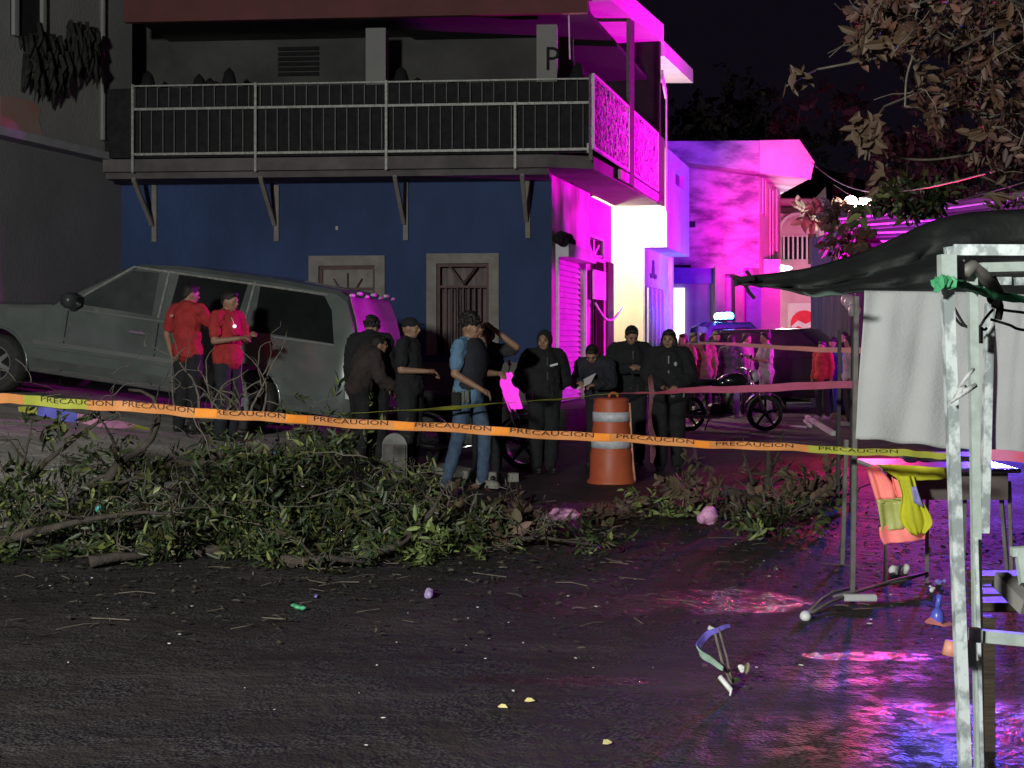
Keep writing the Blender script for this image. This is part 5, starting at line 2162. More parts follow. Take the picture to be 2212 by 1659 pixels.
# ================================================================== traffic barrel
bc = GX(1321, 14.8)
bar = thing('traffic_barrel', 'orange traffic barrel with two white reflective bands holding up the thin tape', 'traffic barrel', bc)
bar.rotation_euler = (0, 0, 0.2)
M_or = mat('orange_plastic', (0.56, 0.125, 0.05), (0.44, 0.085, 0.035), 0.5, 3, bump=0.15, bscale=6)
M_band = mat('reflective_band', (0.72, 0.72, 0.76), (0.50, 0.50, 0.55), 0.4, 16, bump=0.3)
mb = MB()
mb.lathe([(.262, 0), (.262, .03), (.235, .06), (.228, .30), (.222, .34), (.214, .36), (.208, .56), (.204, .60), (.198, .62), (.193, .84), (.185, .86), (.190, .88), (.186, .905), (.15, .915), (.001, .915)], 28, cap=True)
build('body', mb, M_or, bar, smooth=True, world=False)
for z0, z1, r0, r1 in ((.385, .50, .2165, .2125), (.665, .765, .2005, .1985)):
    mb = MB()
    mb.lathe([(r0, z0), (r0 + .003, z0), (r1 + .003, z1), (r1, z1)], 28, cap=False)
    build('reflective_band', mb, M_band, bar, smooth=True, world=False)
mb = MB()
mb.tube([(.02 + .05 * math.cos(u), 0, .915 + .05 * math.sin(u)) for u in np.linspace(0, math.pi, 8)], .016, 6)
build('handle', mb, M_or, bar, smooth=True, world=False)
mb = MB()
mb.tube([(.175, -.085, .86), (.19, -.09, .55), (.205, -.10, .25), (.225, -.12, .04)], .014, 5)
build('hanging_strip', mb, mat('coral_strip', (.8, .35, .25), None, .6, 9), bar, smooth=True, world=False)


# ================================================================== tapes
def path(pts, n=60):
    """smooth resample of points through a Catmull-Rom curve"""
    pts = [Vector(p) for p in pts]
    P_ = [pts[0] * 2 - pts[1]] + pts + [pts[-1] * 2 - pts[-2]]
    out = []
    m = len(pts) - 1
    for i in range(m):
        a, b, c, d = P_[i:i + 4]
        k = max(2, n // m)
        for j in range(k):
            t = j / k
            out.append(0.5 * ((2 * b) + (c - a) * t + (2 * a - 5 * b + 4 * c - d) * t * t + (3 * b - a - 3 * c + d) * t ** 3))
    out.append(pts[-1])
    return out


def ribbon(pts, widths, tw, n=90):
    """band along pts; tw = list of twist angles (deg, 0 = upright)"""
    C_ = path(pts, n)
    m = len(C_)
    rows = []
    for i, c in enumerate(C_):
        t = (C_[min(i + 1, m - 1)] - C_[max(i - 1, 0)]).normalized()
        up = Vector((0, 0, 1))
        up = (up - t * up.dot(t)).normalized()
        sd = t.cross(up)
        f = i / (m - 1) * (len(tw) - 1)
        k = min(int(f), len(tw) - 2)
        a = R(tw[k] + (tw[k + 1] - tw[k]) * (f - k))
        f2 = i / (m - 1) * (len(widths) - 1)
        k2 = min(int(f2), len(widths) - 2)
        w = widths[k2] + (widths[k2 + 1] - widths[k2]) * (f2 - k2)
        a += (math.sin(i * .37) + .7 * math.sin(i * .93 + 1.0)) * .09
        c = c + Vector((0, 0, .004 * math.sin(i * .21) + .002 * math.sin(i * .61)))
        v = up * math.cos(a) + sd * math.sin(a)
        rows.append((c, v * w / 2, t.cross(v).normalized()))
    return rows


def ribbon_mesh(name, rows, m, parent=None, th=0.0015, u0=0, u1=None):
    rows = rows[u0:u1]
    mb = MB()
    vs = []
    for c, v, nn in rows:
        k = nn * th
        vs += [c - v + k, c + v + k, c + v - k, c - v - k]
    fs = []
    for i in range(len(rows) - 1):
        for j in range(4):
            a, b = i * 4 + j, i * 4 + (j + 1) % 4
            fs.append((a, b, b + 4, a + 4))
    mb.add(vs, fs)
    return build(name, mb, m, parent)


M_tapeo = mat('tape_orange', (0.90, 0.40, 0.13), (0.80, 0.32, 0.10), 0.45, 4, emit=(1.0, 0.42, 0.16), es=0.0)
M_tapey = mat('tape_yellow', (0.62, 0.62, 0.10), (0.50, 0.52, 0.08), 0.45, 4)
M_tapeb = mat('tape_block', (0.98, 0.33, 0.04), (0.88, 0.26, 0.03), 0.45, 4)
for _m in (M_tapeo, M_tapey):
    translucent(_m, .3)
M_ink = mat('tape_ink', (0.02, 0.012, 0.01), None, 0.6, 4)
M_pale = translucent(mat('tape_pale', (0.92, 0.72, 0.62), (0.85, 0.60, 0.5), 0.45, 4), .45)
tp = [(-80, 851, 8.3), (20, 862, 8.2), (300, 881, 8.15), (640, 906, 8.2), (1100, 933, 8.2), (1500, 957, 8.1), (1860, 975, 7.85), (2052, 984, 7.6)]
rows = ribbon([P(*q) for q in tp], [.062, .060, .060, .058, .054, .048, .044, .040], [12, 18, 10, 22, 16, 20, 25, 30], 240)
tape = thing('barrier_tape', 'long orange barrier tape lettered PRECAUCION crossing the whole picture in front', 'barrier tape', rows[0][0])


def nearest(x):
    best = min(range(len(rows)), key=lambda i: abs((rows[i][0].x / rows[i][0].y) * FPX + 1106 - x))
    return best


cuts = [0, nearest(48), nearest(190), nearest(1742), len(rows) - 1]
for (a, b, m, lb) in ((cuts[0], cuts[1], M_tapeo, 'orange end piece'), (cuts[1], cuts[2], M_tapey, 'yellow stretch'), (cuts[2], cuts[3], M_tapeo, None), (cuts[3], cuts[4], M_tapey, 'yellow stretch near the stall')):
    o = ribbon_mesh('band', rows, m, tape, u0=a, u1=b + 1)
    if lb:
        o['label'] = lb
# lighter folded lower edge
rows_e = [(c - v * 0.72 + nn * -0.0035, v * 0.30, nn) for c, v, nn in rows]
ribbon_mesh('folded_edge', rows_e, M_pale, tape, u0=cuts[2], u1=cuts[3])
TV, TF = text_mesh('PRECAUCION', 0.042)
tw_ = max(v.x for v in TV)
cum = [0.0]
for i in range(1, len(rows)):
    cum.append(cum[-1] + (rows[i][0] - rows[i - 1][0]).length)


def at(u):
    u = max(0, min(cum[-1] - 1e-4, u))
    k = max(i for i in range(len(cum)) if cum[i] <= u)
    k = min(k, len(cum) - 2)
    t = (u - cum[k]) / (cum[k + 1] - cum[k])
    a, b = rows[k], rows[k + 1]
    return a[0].lerp(b[0], t), a[1].lerp(b[1], t), a[2].lerp(b[2], t)


for (xa, xb) in ((85, 240), (262, 425), (450, 615), (675, 845), (890, 1062), (1105, 1280), (1326, 1496), (1540, 1714), (1766, 1938)):
    ua, ub = cum[nearest(xa)], cum[nearest(xb)]
    mb = MB()
    vs = []
    for v in TV:
        c, w, nn = at(ua + v.x / tw_ * (ub - ua))
        fr_ = -nn if nn.y > 0 else nn
        vs.append(c + w * (-0.02 + v.y / 0.031 * 1.12) + fr_ * 0.004)
    mb.add(vs, TF)
    build('lettering', mb, M_ink, tape)
for (xa, xb) in ((425, 465), (617, 660), (1064, 1100), (1285, 1322), (1500, 1538), (846, 888)):
    i0, i1 = nearest(xa), nearest(xb)
    rr_ = [(c + v * 0.1 - nn * -0.0 + (nn if nn.y < 0 else -nn) * 0.0035, v * 0.85, nn) for c, v, nn in rows]
    ribbon_mesh('print_block', rr_, M_tapeb, tape, u0=i0, u1=max(i0 + 3, i1 + 1))

# thin tape: knotted on the barrel, runs both ways
r2 = ribbon([P(700, 897, 13.2), P(860, 888, 13.4), P(980, 880, 13.6), P(1120, 869, 14.0), P(1230, 860, 14.3), P(1285, 854, 14.5), P(1335, 850, 14.55)],
            [.02, .035, .05, .02, .035, .02, .03], [70, 80, 40, 82, 55, 85, 60], 80)
t2 = ribbon_mesh('barrier_tape', r2, M_tapey)
tag(t2, 'twisted yellow tape running left from the top of the orange barrel', 'barrier tape')
r3 = ribbon([P(1335, 851, 14.5), P(1420, 848, 14.0), P(1500, 843, 13.4), P(1680, 837, 12.4), P(1862, 829, 11.4)], [.02, .03, .06, .07, .06], [70, 45, 20, 10, 15], 80)
t3 = ribbon_mesh('barrier_tape', r3, translucent(mat('tape_rose', (0.95, 0.38, 0.50), (0.85, 0.26, 0.4), 0.45, 2), .6))  # rose light from behind is put into the tape colour
tag(t3, 'rose-lit tape running right from the barrel to the grey stall cloth', 'barrier tape')
V, Fc = text_mesh('PRECAUCION', 0.05)
r4 = ribbon([P(1470, 744, 20), P(1560, 742, 19.5), P(1700, 752, 18.5), P(1863, 757, 17.5)], [.03, .05, .06, .075], [60, 40, 20, 15], 60)
t4 = ribbon_mesh('barrier_tape', r4, M_pale)
tag(t4, 'pale pink tape at head height, farthest one, crossing in front of the street crowd', 'barrier tape')
r5 = ribbon([P(2105, 981, 7.6), P(2150, 984, 7.5), P(2260, 990, 7.2)], [.05, .06, .06], [30, 10, 20], 20)
t5 = ribbon_mesh('barrier_tape', r5, mat('tape_red', (0.8, 0.10, 0.16), (0.7, 0.25, 0.45), 0.45, 3))
tag(t5, 'short piece of red tape under the cloth at the right edge', 'barrier tape')
# crumpled strip put in for a pink lit shape between two officers
r6 = ribbon([P(1404, 812, 15.2), P(1407, 850, 15.25), P(1404, 905, 15.2), P(1411, 960, 15.3), P(1408, 1000, 15.2)], [.10, .05, .05, .13, .05], [0, 50, 10, 30, 20], 40)
t6 = ribbon_mesh('pink_strip', r6, translucent(mat('strip_coral', (0.9, 0.42, 0.38), (0.6, 0.3, 0.4), 0.5, 2), .55))
tag(t6, 'crumpled coral strip put in for a pink lit shape between the two rightmost officers', 'tape')
# ground ribbon left
gp = [G(40, 884), G(110, 893), G(220, 912), G(330, 930)]
r7 = ribbon([P(40, 884, 11.5), P(110, 893, 11.5), P(220, 911, 11.6), P(330, 929, 11.8)], [.05, .09, .10, .03], [30, 20, 35, 60], 40)
t7 = thing('slack_tape', 'slack blue and pink tape drooping behind the orange one at far left', 'barrier tape', r7[0][0])
k = len(r7)
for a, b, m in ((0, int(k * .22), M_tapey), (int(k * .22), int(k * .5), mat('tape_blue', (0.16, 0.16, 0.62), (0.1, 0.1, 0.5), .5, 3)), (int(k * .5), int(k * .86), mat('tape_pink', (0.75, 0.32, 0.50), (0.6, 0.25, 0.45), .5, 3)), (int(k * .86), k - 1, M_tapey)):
    ribbon_mesh('band', r7, m, t7, u0=a, u1=b + 1)

# ================================================================== plants
M_leafg = mat('leaf_green', (0.26, 0.30, 0.085), (0.012, 0.022, 0.009), 0.5, rnd_island=[(0.022, 0.040, 0.014), (0.05, 0.080, 0.022), (0.018, 0.03, 0.012), (0.13, 0.15, 0.034), (0.06, 0.042, 0.022), (0.025, 0.045, 0.016), (0.065, 0.085, 0.03), (0.02, 0.03, 0.012)])
M_leafb = mat('leaf_dry', (0.20, 0.12, 0.075), (0.07, 0.045, 0.03), 0.7, rnd_island=[(0.11, 0.07, 0.05), (0.16, 0.105, 0.065), (0.10, 0.085, 0.04), (0.085, 0.05, 0.04)])
M_leafr = mat('leaf_russet', (0.17, 0.070, 0.045), (0.03, 0.015, 0.013), 0.6, rnd_island=[(0.08, 0.033, 0.028), (0.12, 0.052, 0.036), (0.05, 0.034, 0.022), (0.14, 0.080, 0.045), (0.06, 0.024, 0.022)])
M_leafy = mat('leaf_lime', (0.20, 0.26, 0.06), (0.10, 0.15, 0.035), 0.6, rnd_island=[(0.14, 0.20, 0.05), (0.18, 0.22, 0.07)])
M_bark = mat('bark', (0.085, 0.065, 0.05), (0.04, 0.032, 0.027), 0.9, 12, bump=0.8, bscale=30)
M_twig = mat('pale_twig', (0.20, 0.17, 0.13), (0.11, 0.09, 0.07), 0.85, 14)


def leaf_arrays(pos, dirs, nrm, L, W):
    """folded five-point leaves: numpy arrays of vertices and faces"""
    n = len(pos)
    d = dirs / np.linalg.norm(dirs, axis=1)[:, None]
    s = np.cross(d, nrm)
    s /= np.maximum(1e-6, np.linalg.norm(s, axis=1))[:, None]
    up = np.cross(s, d)
    L = L[:, None]
    W = W[:, None]
    v = np.stack([pos, pos + d * L * .30 + s * W * .5 + up * W * .18, pos + d * L * .68 + s * W * .42 + up * W * .14, pos + d * L - up * W * .12,
                  pos + d * L * .68 - s * W * .42 + up * W * .14, pos + d * L * .30 - s * W * .5 + up * W * .18], axis=1)
    base = (np.arange(n) * 6)[:, None]
    f = np.concatenate([base + np.array([[0, 1, 2, 3]]), base + np.array([[0, 3, 4, 5]])], axis=0)
    return v.reshape(-1, 3), f


def leaf_mesh(name, V, Fc, m, parent=None, label=None):
    me = bpy.data.meshes.new(name)
    me.vertices.add(len(V))
    me.vertices.foreach_set('co', V.astype(np.float32).ravel())
    me.loops.add(Fc.size)
    me.loops.foreach_set('vertex_index', Fc.astype(np.int32).ravel())
    me.polygons.add(len(Fc))
    me.polygons.foreach_set('loop_start', np.arange(0, Fc.size, 4, dtype=np.int32))
    me.polygons.foreach_set('loop_total', np.full(len(Fc), 4, dtype=np.int32))
    me.materials.append(m)
    me.update(calc_edges=True)
    me.validate()
    o = bpy.data.objects.new(name, me)
    link(o, parent)
    return o


def sprigs(centers, rs, nleaf, L, W, rng, droop=0.3, flat=0.0):
    """positions for leaves arranged along short twigs around centres"""
    Pp, D, Nn, LL, WW = [], [], [], [], []
    for c in centers:
        t = rng.normal(size=3)
        t[2] = t[2] * (1 - flat) - droop
        t /= np.linalg.norm(t)
        s = np.cross(t, rng.normal(size=3))
        s /= np.linalg.norm(s)
        k = rng.randint(nleaf[0], nleaf[1] + 1)
        ln = rng.uniform(*rs)
        u = (np.arange(k) + .5) / k
        pp = c + np.outer(u * ln, t)
        sg = np.where(np.arange(k) % 2 == 0, 1, -1)[:, None]
        dd = t * .75 + sg * s * .8 + rng.normal(size=(k, 3)) * .25
        Pp.append(pp)
        D.append(dd)
        Nn.append(np.cross(t, s) + rng.normal(size=(k, 3)) * .4)
        kk = rng.uniform(.45, 1.5)
        LL.append(rng.uniform(.7, 1.25, k) * L * kk)
        WW.append(rng.uniform(.7, 1.25, k) * W * kk)
    return np.concatenate(Pp), np.concatenate(D), np.concatenate(Nn), np.concatenate(LL), np.concatenate(WW)


def grow(start, d, length, r0, rng, gravity=-0.05, wob=0.35, n=9):
    p = Vector(start)
    d = Vector(d).normalized()
    pts = [p.copy()]
    for i in range(n):
        d = (d + Vector(rng.normal(size=3) * wob / 3) + Vector((0, 0, gravity))).normalized()
        p = p + d * length / n
        if p.z < tz(p.x, p.y) + 0.02:
            p.z = tz(p.x, p.y) + 0.02
            d.z = abs(d.z) * 0.3
        pts.append(p.copy())
    rad = [r0 * (1 - 0.8 * i / n) for i in range(n + 1)]
    return pts, rad


def fallen_branch(name, label, base, length, dirv, spread, height, nspr, mleaf, seed, L=.095, W=.034, r0=.045, subs=7, group=None, cat='branch', droop=.25, twig=M_twig, limbm=M_bark):
    rng = np.random.RandomState(seed)
    root = thing(name, label, cat, base, group)
    off = base
    mb = MB()
    pts, rad = grow(Vector((0, 0, .05)) + Vector(dirv).normalized() * -length * .5, dirv, length, r0, rng, 0.0, .5, 12)
    pts = [Vector((q.x, q.y, max(.04, q.z - 0))) for q in pts]
    mb.tube(pts, rad, 7)
    build('limb', mb, limbm, root, smooth=True, world=False)
    tips = []
    tw = MB()
    for k in range(subs):
        i = rng.randint(1, 12)
        dd = Vector((rng.normal() * spread, rng.normal() * spread, abs(rng.normal()) * height + .1))
        q, r_ = grow(pts[i], dd, length * rng.uniform(.25, .55), rad[i] * .55, rng, -.06, .8, 8)
        mb = MB()
        mb.tube(q, r_, 5)
        build('bough', mb, limbm, root, smooth=True, world=False)
        tips += q[2:]
        for j in range(5):
            a = q[rng.randint(2, 8)]
            q2, r2_ = grow(a, Vector(rng.normal(size=3)) + Vector((0, 0, .3)), length * rng.uniform(.08, .22), r_[3] * .4, rng, -.05, 1.0, 6)
            tw.tube(q2, [max(.003, x) for x in r2_], 4)
            tips += q2[2:]
    o = build('twigs', tw, twig, root, smooth=True, world=False)
    o['kind'] = 'stuff'
    tips = np.array([tuple(t) for t in tips])
    cen = tips[rng.randint(0, len(tips), nspr)] + rng.normal(size=(nspr, 3)) * np.array([.16, .16, .09]) * (length / 2.2)
    bz = np.array([tz(off[0] + c[0], off[1] + c[1]) - off[2] for c in cen])
    ncl = max(5, nspr // 16)
    lc = tips[rng.randint(0, len(tips), ncl)]
    lz = rng.uniform(.10, 1.15, ncl)
    pick = rng.randint(0, ncl, nspr)
    cen = lc[pick] + rng.normal(size=(nspr, 3)) * np.array([.15, .15, .10]) * (length / 1.8)
    loose = rng.uniform(size=nspr) < .28
    cen[loose] = tips[rng.randint(0, len(tips), loose.sum())] + rng.normal(size=(loose.sum(), 3)) * .1
    zmax = (height * 1.25 + .14) * lz[pick] * rng.uniform(.4, 1.0, nspr)
    hi = cen[:, 2] > zmax
    cen[hi, 2] = zmax[hi]
    cen[:, 2] = np.maximum(cen[:, 2], bz + .03)
    V, Fc = leaf_arrays(*sprigs(cen, (.10, .24), (4, 9), L, W, rng, droop))
    zb = np.array([tz(off[0] + v[0], off[1] + v[1]) - off[2] for v in V[::6]]).repeat(6) + .012
    V[:, 2] = np.maximum(V[:, 2], zb)
    o = leaf_mesh('leaves', V, Fc, mleaf, root)
    o['kind'] = 'stuff'
    return root


heap = 'fallen branches heaped across the street'
FB = [
    # x, Y, length, dir, spread, height, nspr, mat, label
    (95, 10.3, 1.9, (1, .2, .0), .5, .62, 330, M_leafg, 'leafy green fallen branch at the far left edge of the heap'),
    (300, 12.6, 1.5, (1, -.2, .0), .5, .10, 60, M_leafg, 'sparser green branch lying on the pale slope behind the heap'),
    (430, 10.1, 1.9, (1, .1, .0), .5, .50, 400, M_leafg, 'big bushy green branch in the middle of the heap'),
    (600, 10.8, 2.0, (1, .3, .1), .6, 1.05, 760, M_leafg, 'tallest green branch of the heap, below the two men in red'),
    (740, 10.7, 1.9, (1, -.1, .0), .6, .75, 560, M_leafg, 'dark green branch right of the tallest part of the heap'),
    (600, 9.8, 1.6, (1, .1, .0), .5, .35, 330, M_leafg, 'low green branch at the front edge of the heap'),
    (830, 11.0, 1.3, (1, .0, .0), .6, .22, 230, M_leafg, 'low green branch left of the man in the blue shirt'),
    (880, 12.3, .7, (1, .0, .0), .5, .25, 60, M_leafy, 'small bright lime sprig in front of the man in the blue shirt'),
    (170, 9.7, 1.6, (1, .1, .0), .5, .12, 170, M_leafg, 'low dark branch in front of the leftmost leafy branch'),
    (1020, 10.7, 1.2, (1, .05, .0), .5, .14, 130, M_leafb, 'brown dry leafy branch right below the man in the blue shirt'),
    (1100, 10.5, .9, (1, -.05, .0), .5, .06, 80, M_leafb, 'brown dry branch below the orange barrel'),
    (1225, 10.1, .9, (1, .0, .0), .5, .08, 80, M_leafg, 'small flat green branch below the barrel, nearest the camera'),
    (1432, 12.0, .35, (1, .0, .0), .4, .15, 40, M_leafy, 'bright lime sprig lying left of the rightmost pink bag'),
    (1735, 10.9, 1.0, (1, .1, .0), .45, .10, 110, M_leafg, 'flat green branch left of the stall legs'),
    (1630, 12.2, 1.6, (1, .1, .0), .5, .10, 120, M_leafb, 'brown withered branch behind the flat green branch'),
    (1490, 13.6, .6, (1, .1, .0), .4, .35, 22, M_leafb, 'brown withered sprig standing right of the barrel'),
    (1690, 15.4, .8, (1, .1, .0), .5, .22, 20, M_leafb, 'brown tuft in front of the motorcycle wheel'),
    (310, 9.35, .7, (1, .4, .0), .5, .10, 45, M_leafg, 'small green sprig lying in front of the heap at left'),
    (690, 9.2, .6, (1, -.5, .0), .5, .08, 34, M_leafg, 'small flat green sprig in front of the heap at centre'),
    (905, 9.7, .8, (1, .2, .0), .5, .12, 50, M_leafy, 'yellowish sprig at the right front corner of the heap'),
    (1330, 11.4, .6, (1, .2, .0), .5, .06, 26, M_leafb, 'few brown leaves lying between the two pink bags'),
    (1820, 13.2, 1.0, (1, .2, .0), .5, .40, 40, M_leafb, 'dark dry twiggy branch behind the stall legs'),
]
for i, (x, Y, ln, dv, sp, hh, ns, ml, lab) in enumerate(FB):
    fallen_branch('fallen_branch', lab, GX(x, Y), ln, dv, sp, hh, int(ns * .72), ml, 100 + i, group=heap,
                  r0=.04 if x < 950 else .018, L=.082 if ml is not M_leafb else .10, W=.022 if ml is not M_leafb else .052)

# bare pale twigs in front of the men in red
rng = np.random.RandomState(5)
bt = thing('bare_branch', 'bare leafless branch fanning up in front of the two men in red', 'branch', GX(470, 12.4), heap)
o0 = OFF[bt.name]
for (x0, y0, x1, y1) in ((430, 900, 410, 700), (470, 905, 600, 830), (520, 900, 505, 780), (480, 905, 330, 800), (560, 905, 640, 730), (500, 900, 545, 800), (450, 900, 560, 770), (540, 900, 580, 700), (400, 905, 300, 740), (480, 900, 470, 800), (330, 900, 270, 640)):
    if y1 < 700:
        continue
    a = P(x0, y0, 12.4)
    b = P(x1, y1, 12.3)
    m = (b - a).length
    pts, rad = grow(a - o0 + Vector((0, 0, 0)), b - a, m, .014, rng, 0.0, .7, 9)
    mb = MB()
    mb.tube(pts, rad, 5)
    build('twig', mb, M_twig, bt, smooth=True, world=False)
    for j in range(3):
        i = rng.randint(2, 8)
        q, r_ = grow(pts[i], Vector(rng.normal(size=3) * .8) + (b - a).normalized() * .6, m * .45, .008, rng, 0.0, .9, 7)
        mb = MB()
        mb.tube(q, r_, 4)
        build('twig', mb, M_twig, bt, smooth=True, world=False)
# long pale arching twigs over the heap
for i in range(16):
    x, y = rng.uniform(60, 920), rng.uniform(985, 1165)
    a = P(x, y, 9.9 if y > 1080 else 10.4)
    lt = thing('loose_twig', 'thin pale twig arching over the heap of branches', 'twig', a, 'loose pale twigs over the heap')
    q, r_ = grow((0, 0, 0), (rng.normal(), -.2, .45 + .3 * rng.normal()), rng.uniform(.35, .9), rng.uniform(.004, .008), rng, -.14, .7, 10)
    mb = MB()
    mb.tube(q, [max(.003, v) for v in r_], 5)
    build('twig', mb, M_twig, lt, smooth=True, world=False)
# dark crooked limbs over the pale slope
for i, (x0, y0, x1, y1, Y, lab) in enumerate(((330, 1010, 640, 985, 10.6, 'dark crooked limb lying over the pale slope, upper one'), (190, 1060, 560, 1110, 10.3, 'long dark crooked limb low over the pale slope'),
                                           (20, 1130, 330, 1165, 9.9, 'thick dark limb along the bottom left of the heap'), (1560, 1060, 1850, 1030, 13.4, 'dark log lying behind the brown branches at right'))):
    a, b = P(x0, y0, Y), P(x1, y1, Y + .3)
    q, r_ = grow(a, b - a, (b - a).length, .045 if i < 3 else .07, rng, 0, .9, 12)
    L_ = thing('fallen_limb', lab, 'branch', a, 'bare dark limbs in the heap')
    mb = MB()
    mb.tube(q, r_, 7)
    build('limb', mb, M_bark, L_, smooth=True)
    for j in range(5):
        k = rng.randint(2, 11)
        q2, r2_ = grow(q[k], Vector((rng.normal(), rng.normal() * .5, abs(rng.normal()) + .2)), .6, r_[k] * .5, rng, 0, 1.0, 8)
        mb = MB()
        mb.tube(q2, r2_, 5)
        build('side_limb', mb, M_bark, L_, smooth=True)

# leaf litter and crumbs on the asphalt
rng = np.random.RandomState(21)
n = 5200
xs = rng.uniform(-4.2, 4.0, n)
ys = rng.uniform(6.8, 13.0, n)
keep = rng.uniform(size=n) < np.clip((ys - 6.6) / 2.6, .04, 1) * np.where(xs > 1.2, .6, 1.0)
xs, ys = xs[keep], ys[keep]
n = len(xs)
pos = np.stack([xs, ys, np.array([tz(a, b) for a, b in zip(xs, ys)]) + .012 + rng.uniform(0, .02, n)], 1)
dirs = np.stack([rng.normal(size=n), rng.normal(size=n), rng.normal(size=n) * .15], 1)
nm = np.stack([rng.normal(size=n) * .3, rng.normal(size=n) * .3, np.ones(n)], 1)
V, Fc = leaf_arrays(pos, dirs, nm, rng.uniform(.02, .065, n), rng.uniform(.01, .028, n))
o = leaf_mesh('leaf_litter', V, Fc, mat('litter_mix', (0.14, 0.13, 0.10), (0.03, 0.028, 0.024), 0.6, rnd_island=[(0.05, 0.045, 0.035), (0.07, 0.06, 0.045), (0.035, 0.03, 0.025), (0.09, 0.085, 0.06), (0.05, 0.05, 0.035)]))
tag(o, 'scattered crumbs of leaves and twigs on the wet asphalt', 'litter')
o['kind'] = 'stuff'
mb = MB()
for k in range(200):
    x, y = rng.uniform(-4, 3.8), rng.uniform(7.3, 12.5)
    a = rng.uniform(0, 6.28)
    l = rng.uniform(.05, .28)
    z = tz(x, y) + .015
    mb.tube([(x, y, z), (x + l * .5 * math.cos(a), y + l * .5 * math.sin(a), z + rng.uniform(0, .008)), (x + l * math.cos(a + rng.normal() * .35), y + l * math.sin(a + rng.normal() * .3), z)], rng.uniform(.0015, .0035), 4)
o = build('twig_litter', mb, M_twig)
tag(o, 'thin broken twigs strewn over the asphalt', 'litter')
o['kind'] = 'stuff'

# ---------------------------------------------- tree overhanging at the top right
rng = np.random.RandomState(8)
tb = Vector((6.3, 10.5, 0))
tree = thing('tree', 'tree at the right whose russet leaves hang into the top corner', 'tree', tb)
mb = MB()
tpts, tr_ = grow(tb, (.0, 0, 1), 4.2, .17, rng, .05, .15, 10)
mb.tube(tpts, tr_, 10)
build('trunk', mb, M_bark, tree, smooth=True)
tips = []
ends = [(2180, 60, 10.5), (2050, 40, 10.2), (1950, 90, 10), (1870, 30, 10.6), (2100, 170, 10.0), (2000, 200, 10.4), (2190, 250, 9.8), (2150, 330, 9.8), (1860, 110, 10.3), (1930, 20, 9.6), (2230, 130, 9.5), (2060, 110, 9.4), (1830, 60, 10.8), (2120, 380, 9.9)]
for (x, y, Y) in ends:
    e = P(x, y, Y)
    s = tpts[8] if y < 200 else tpts[7]
    q, r_ = grow(s, e - s + Vector((0, 0, .5)), (e - s).length, .035, rng, -.02, .25, 10)
    q[-1] = e
    q = [q[i].lerp(s.lerp(e, i / 10), .5) for i in range(11)]
    mb = MB()
    mb.tube(q, r_, 5)
    build('limb', mb, M_bark, tree, smooth=True)
    tips.append(e)
cl = []
clust = [(2195, 40, 60, 60), (2080, 30, 60, 45), (1960, 40, 55, 50), (1890, 30, 50, 35), (2140, 130, 60, 50), (2020, 60, 50, 40), (1945, 95, 30, 30), (2060, 160, 45, 40), (2120, 190, 55, 30), (2000, 190, 40, 25),
         (2190, 230, 35, 50), (2150, 280, 35, 45), (2200, 330, 25, 50), (1870, 60, 30, 30), (1862, 95, 16, 24), (1935, 108, 22, 18), (2040, 235, 25, 18), (2140, 350, 22, 26), (2110, 250, 25, 25), (2230, 130, 40, 80), (1990, 250, 18, 14),
         (1935, 5, 70, 30), (2210, 420, 30, 16), (2170, 455, 30, 10)]
for (x, y, rx, ry) in clust:
    for k in range(int(rx * ry / 72)):
        Y = 10.2 + rng.normal() * .55
        cl.append(tuple(P(x + rng.normal() * rx * .55, y + rng.normal() * ry * .55, Y)))
V, Fc = leaf_arrays(*sprigs(np.array(cl), (.08, .2), (4, 8), .085, .038, rng, .45))
o = leaf_mesh('leaves', V - np.array(tuple(tb)), Fc, M_leafr, tree)
o['kind'] = 'stuff'
tw = MB()
for c in cl[::3]:
    q, r_ = grow(c, rng.normal(size=3), .35, .006, rng, -.02, .8, 5)
    tw.tube(q, [max(.003, v) for v in r_], 4)
o = build('twigs', tw, M_twig, tree)
o['kind'] = 'stuff'
# outlying sprigs with leaves one can pick out
lm = None
for (x, y, nn, sc) in ((1707, 178, 6, 1.0), (1730, 165, 4, .8), (1850, 280, 8, 1.1), (1880, 262, 5, 1.0), (1893, 300, 7, 1.15), (1868, 320, 6, 1.0), (1880, 250, 4, 1), (1897, 385, 5, .8), (1910, 375, 3, .8), (2100, 300, 6, 1), (1862, 75, 6, 1.1), (1870, 100, 6, 1), (1925, 95, 7, 1.2), (1985, 155, 6, 1), (1640 + 500, 420, 5, 1)):
    for k in range(nn):
        a = rng.uniform(0, 6.28)
        c = P(x + rng.normal() * 9, y + rng.normal() * 8, 9.4 + rng.normal() * .1)
        L_ = rng.uniform(.09, .13) * sc
        if lm is None:
            v, f = leaf_arrays(np.zeros((1, 3)), np.array([[1.0, 0, 0]]), np.array([[0, -1.0, 0]]), np.array([1.0]), np.array([.45]))
            lm = mesh_from('leaf', [tuple(q) for q in v], [tuple(int(i) for i in q) for q in f], [M_leafr])
        o = bpy.data.objects.new('leaf', lm)
        link(o, tree)
        o.matrix_basis = Matrix.Translation(c - tb) @ Matrix.Rotation(a, 4, 'Y') @ Matrix.Rotation(rng.normal() * .6, 4, 'X') @ Matrix.Scale(L_, 4)
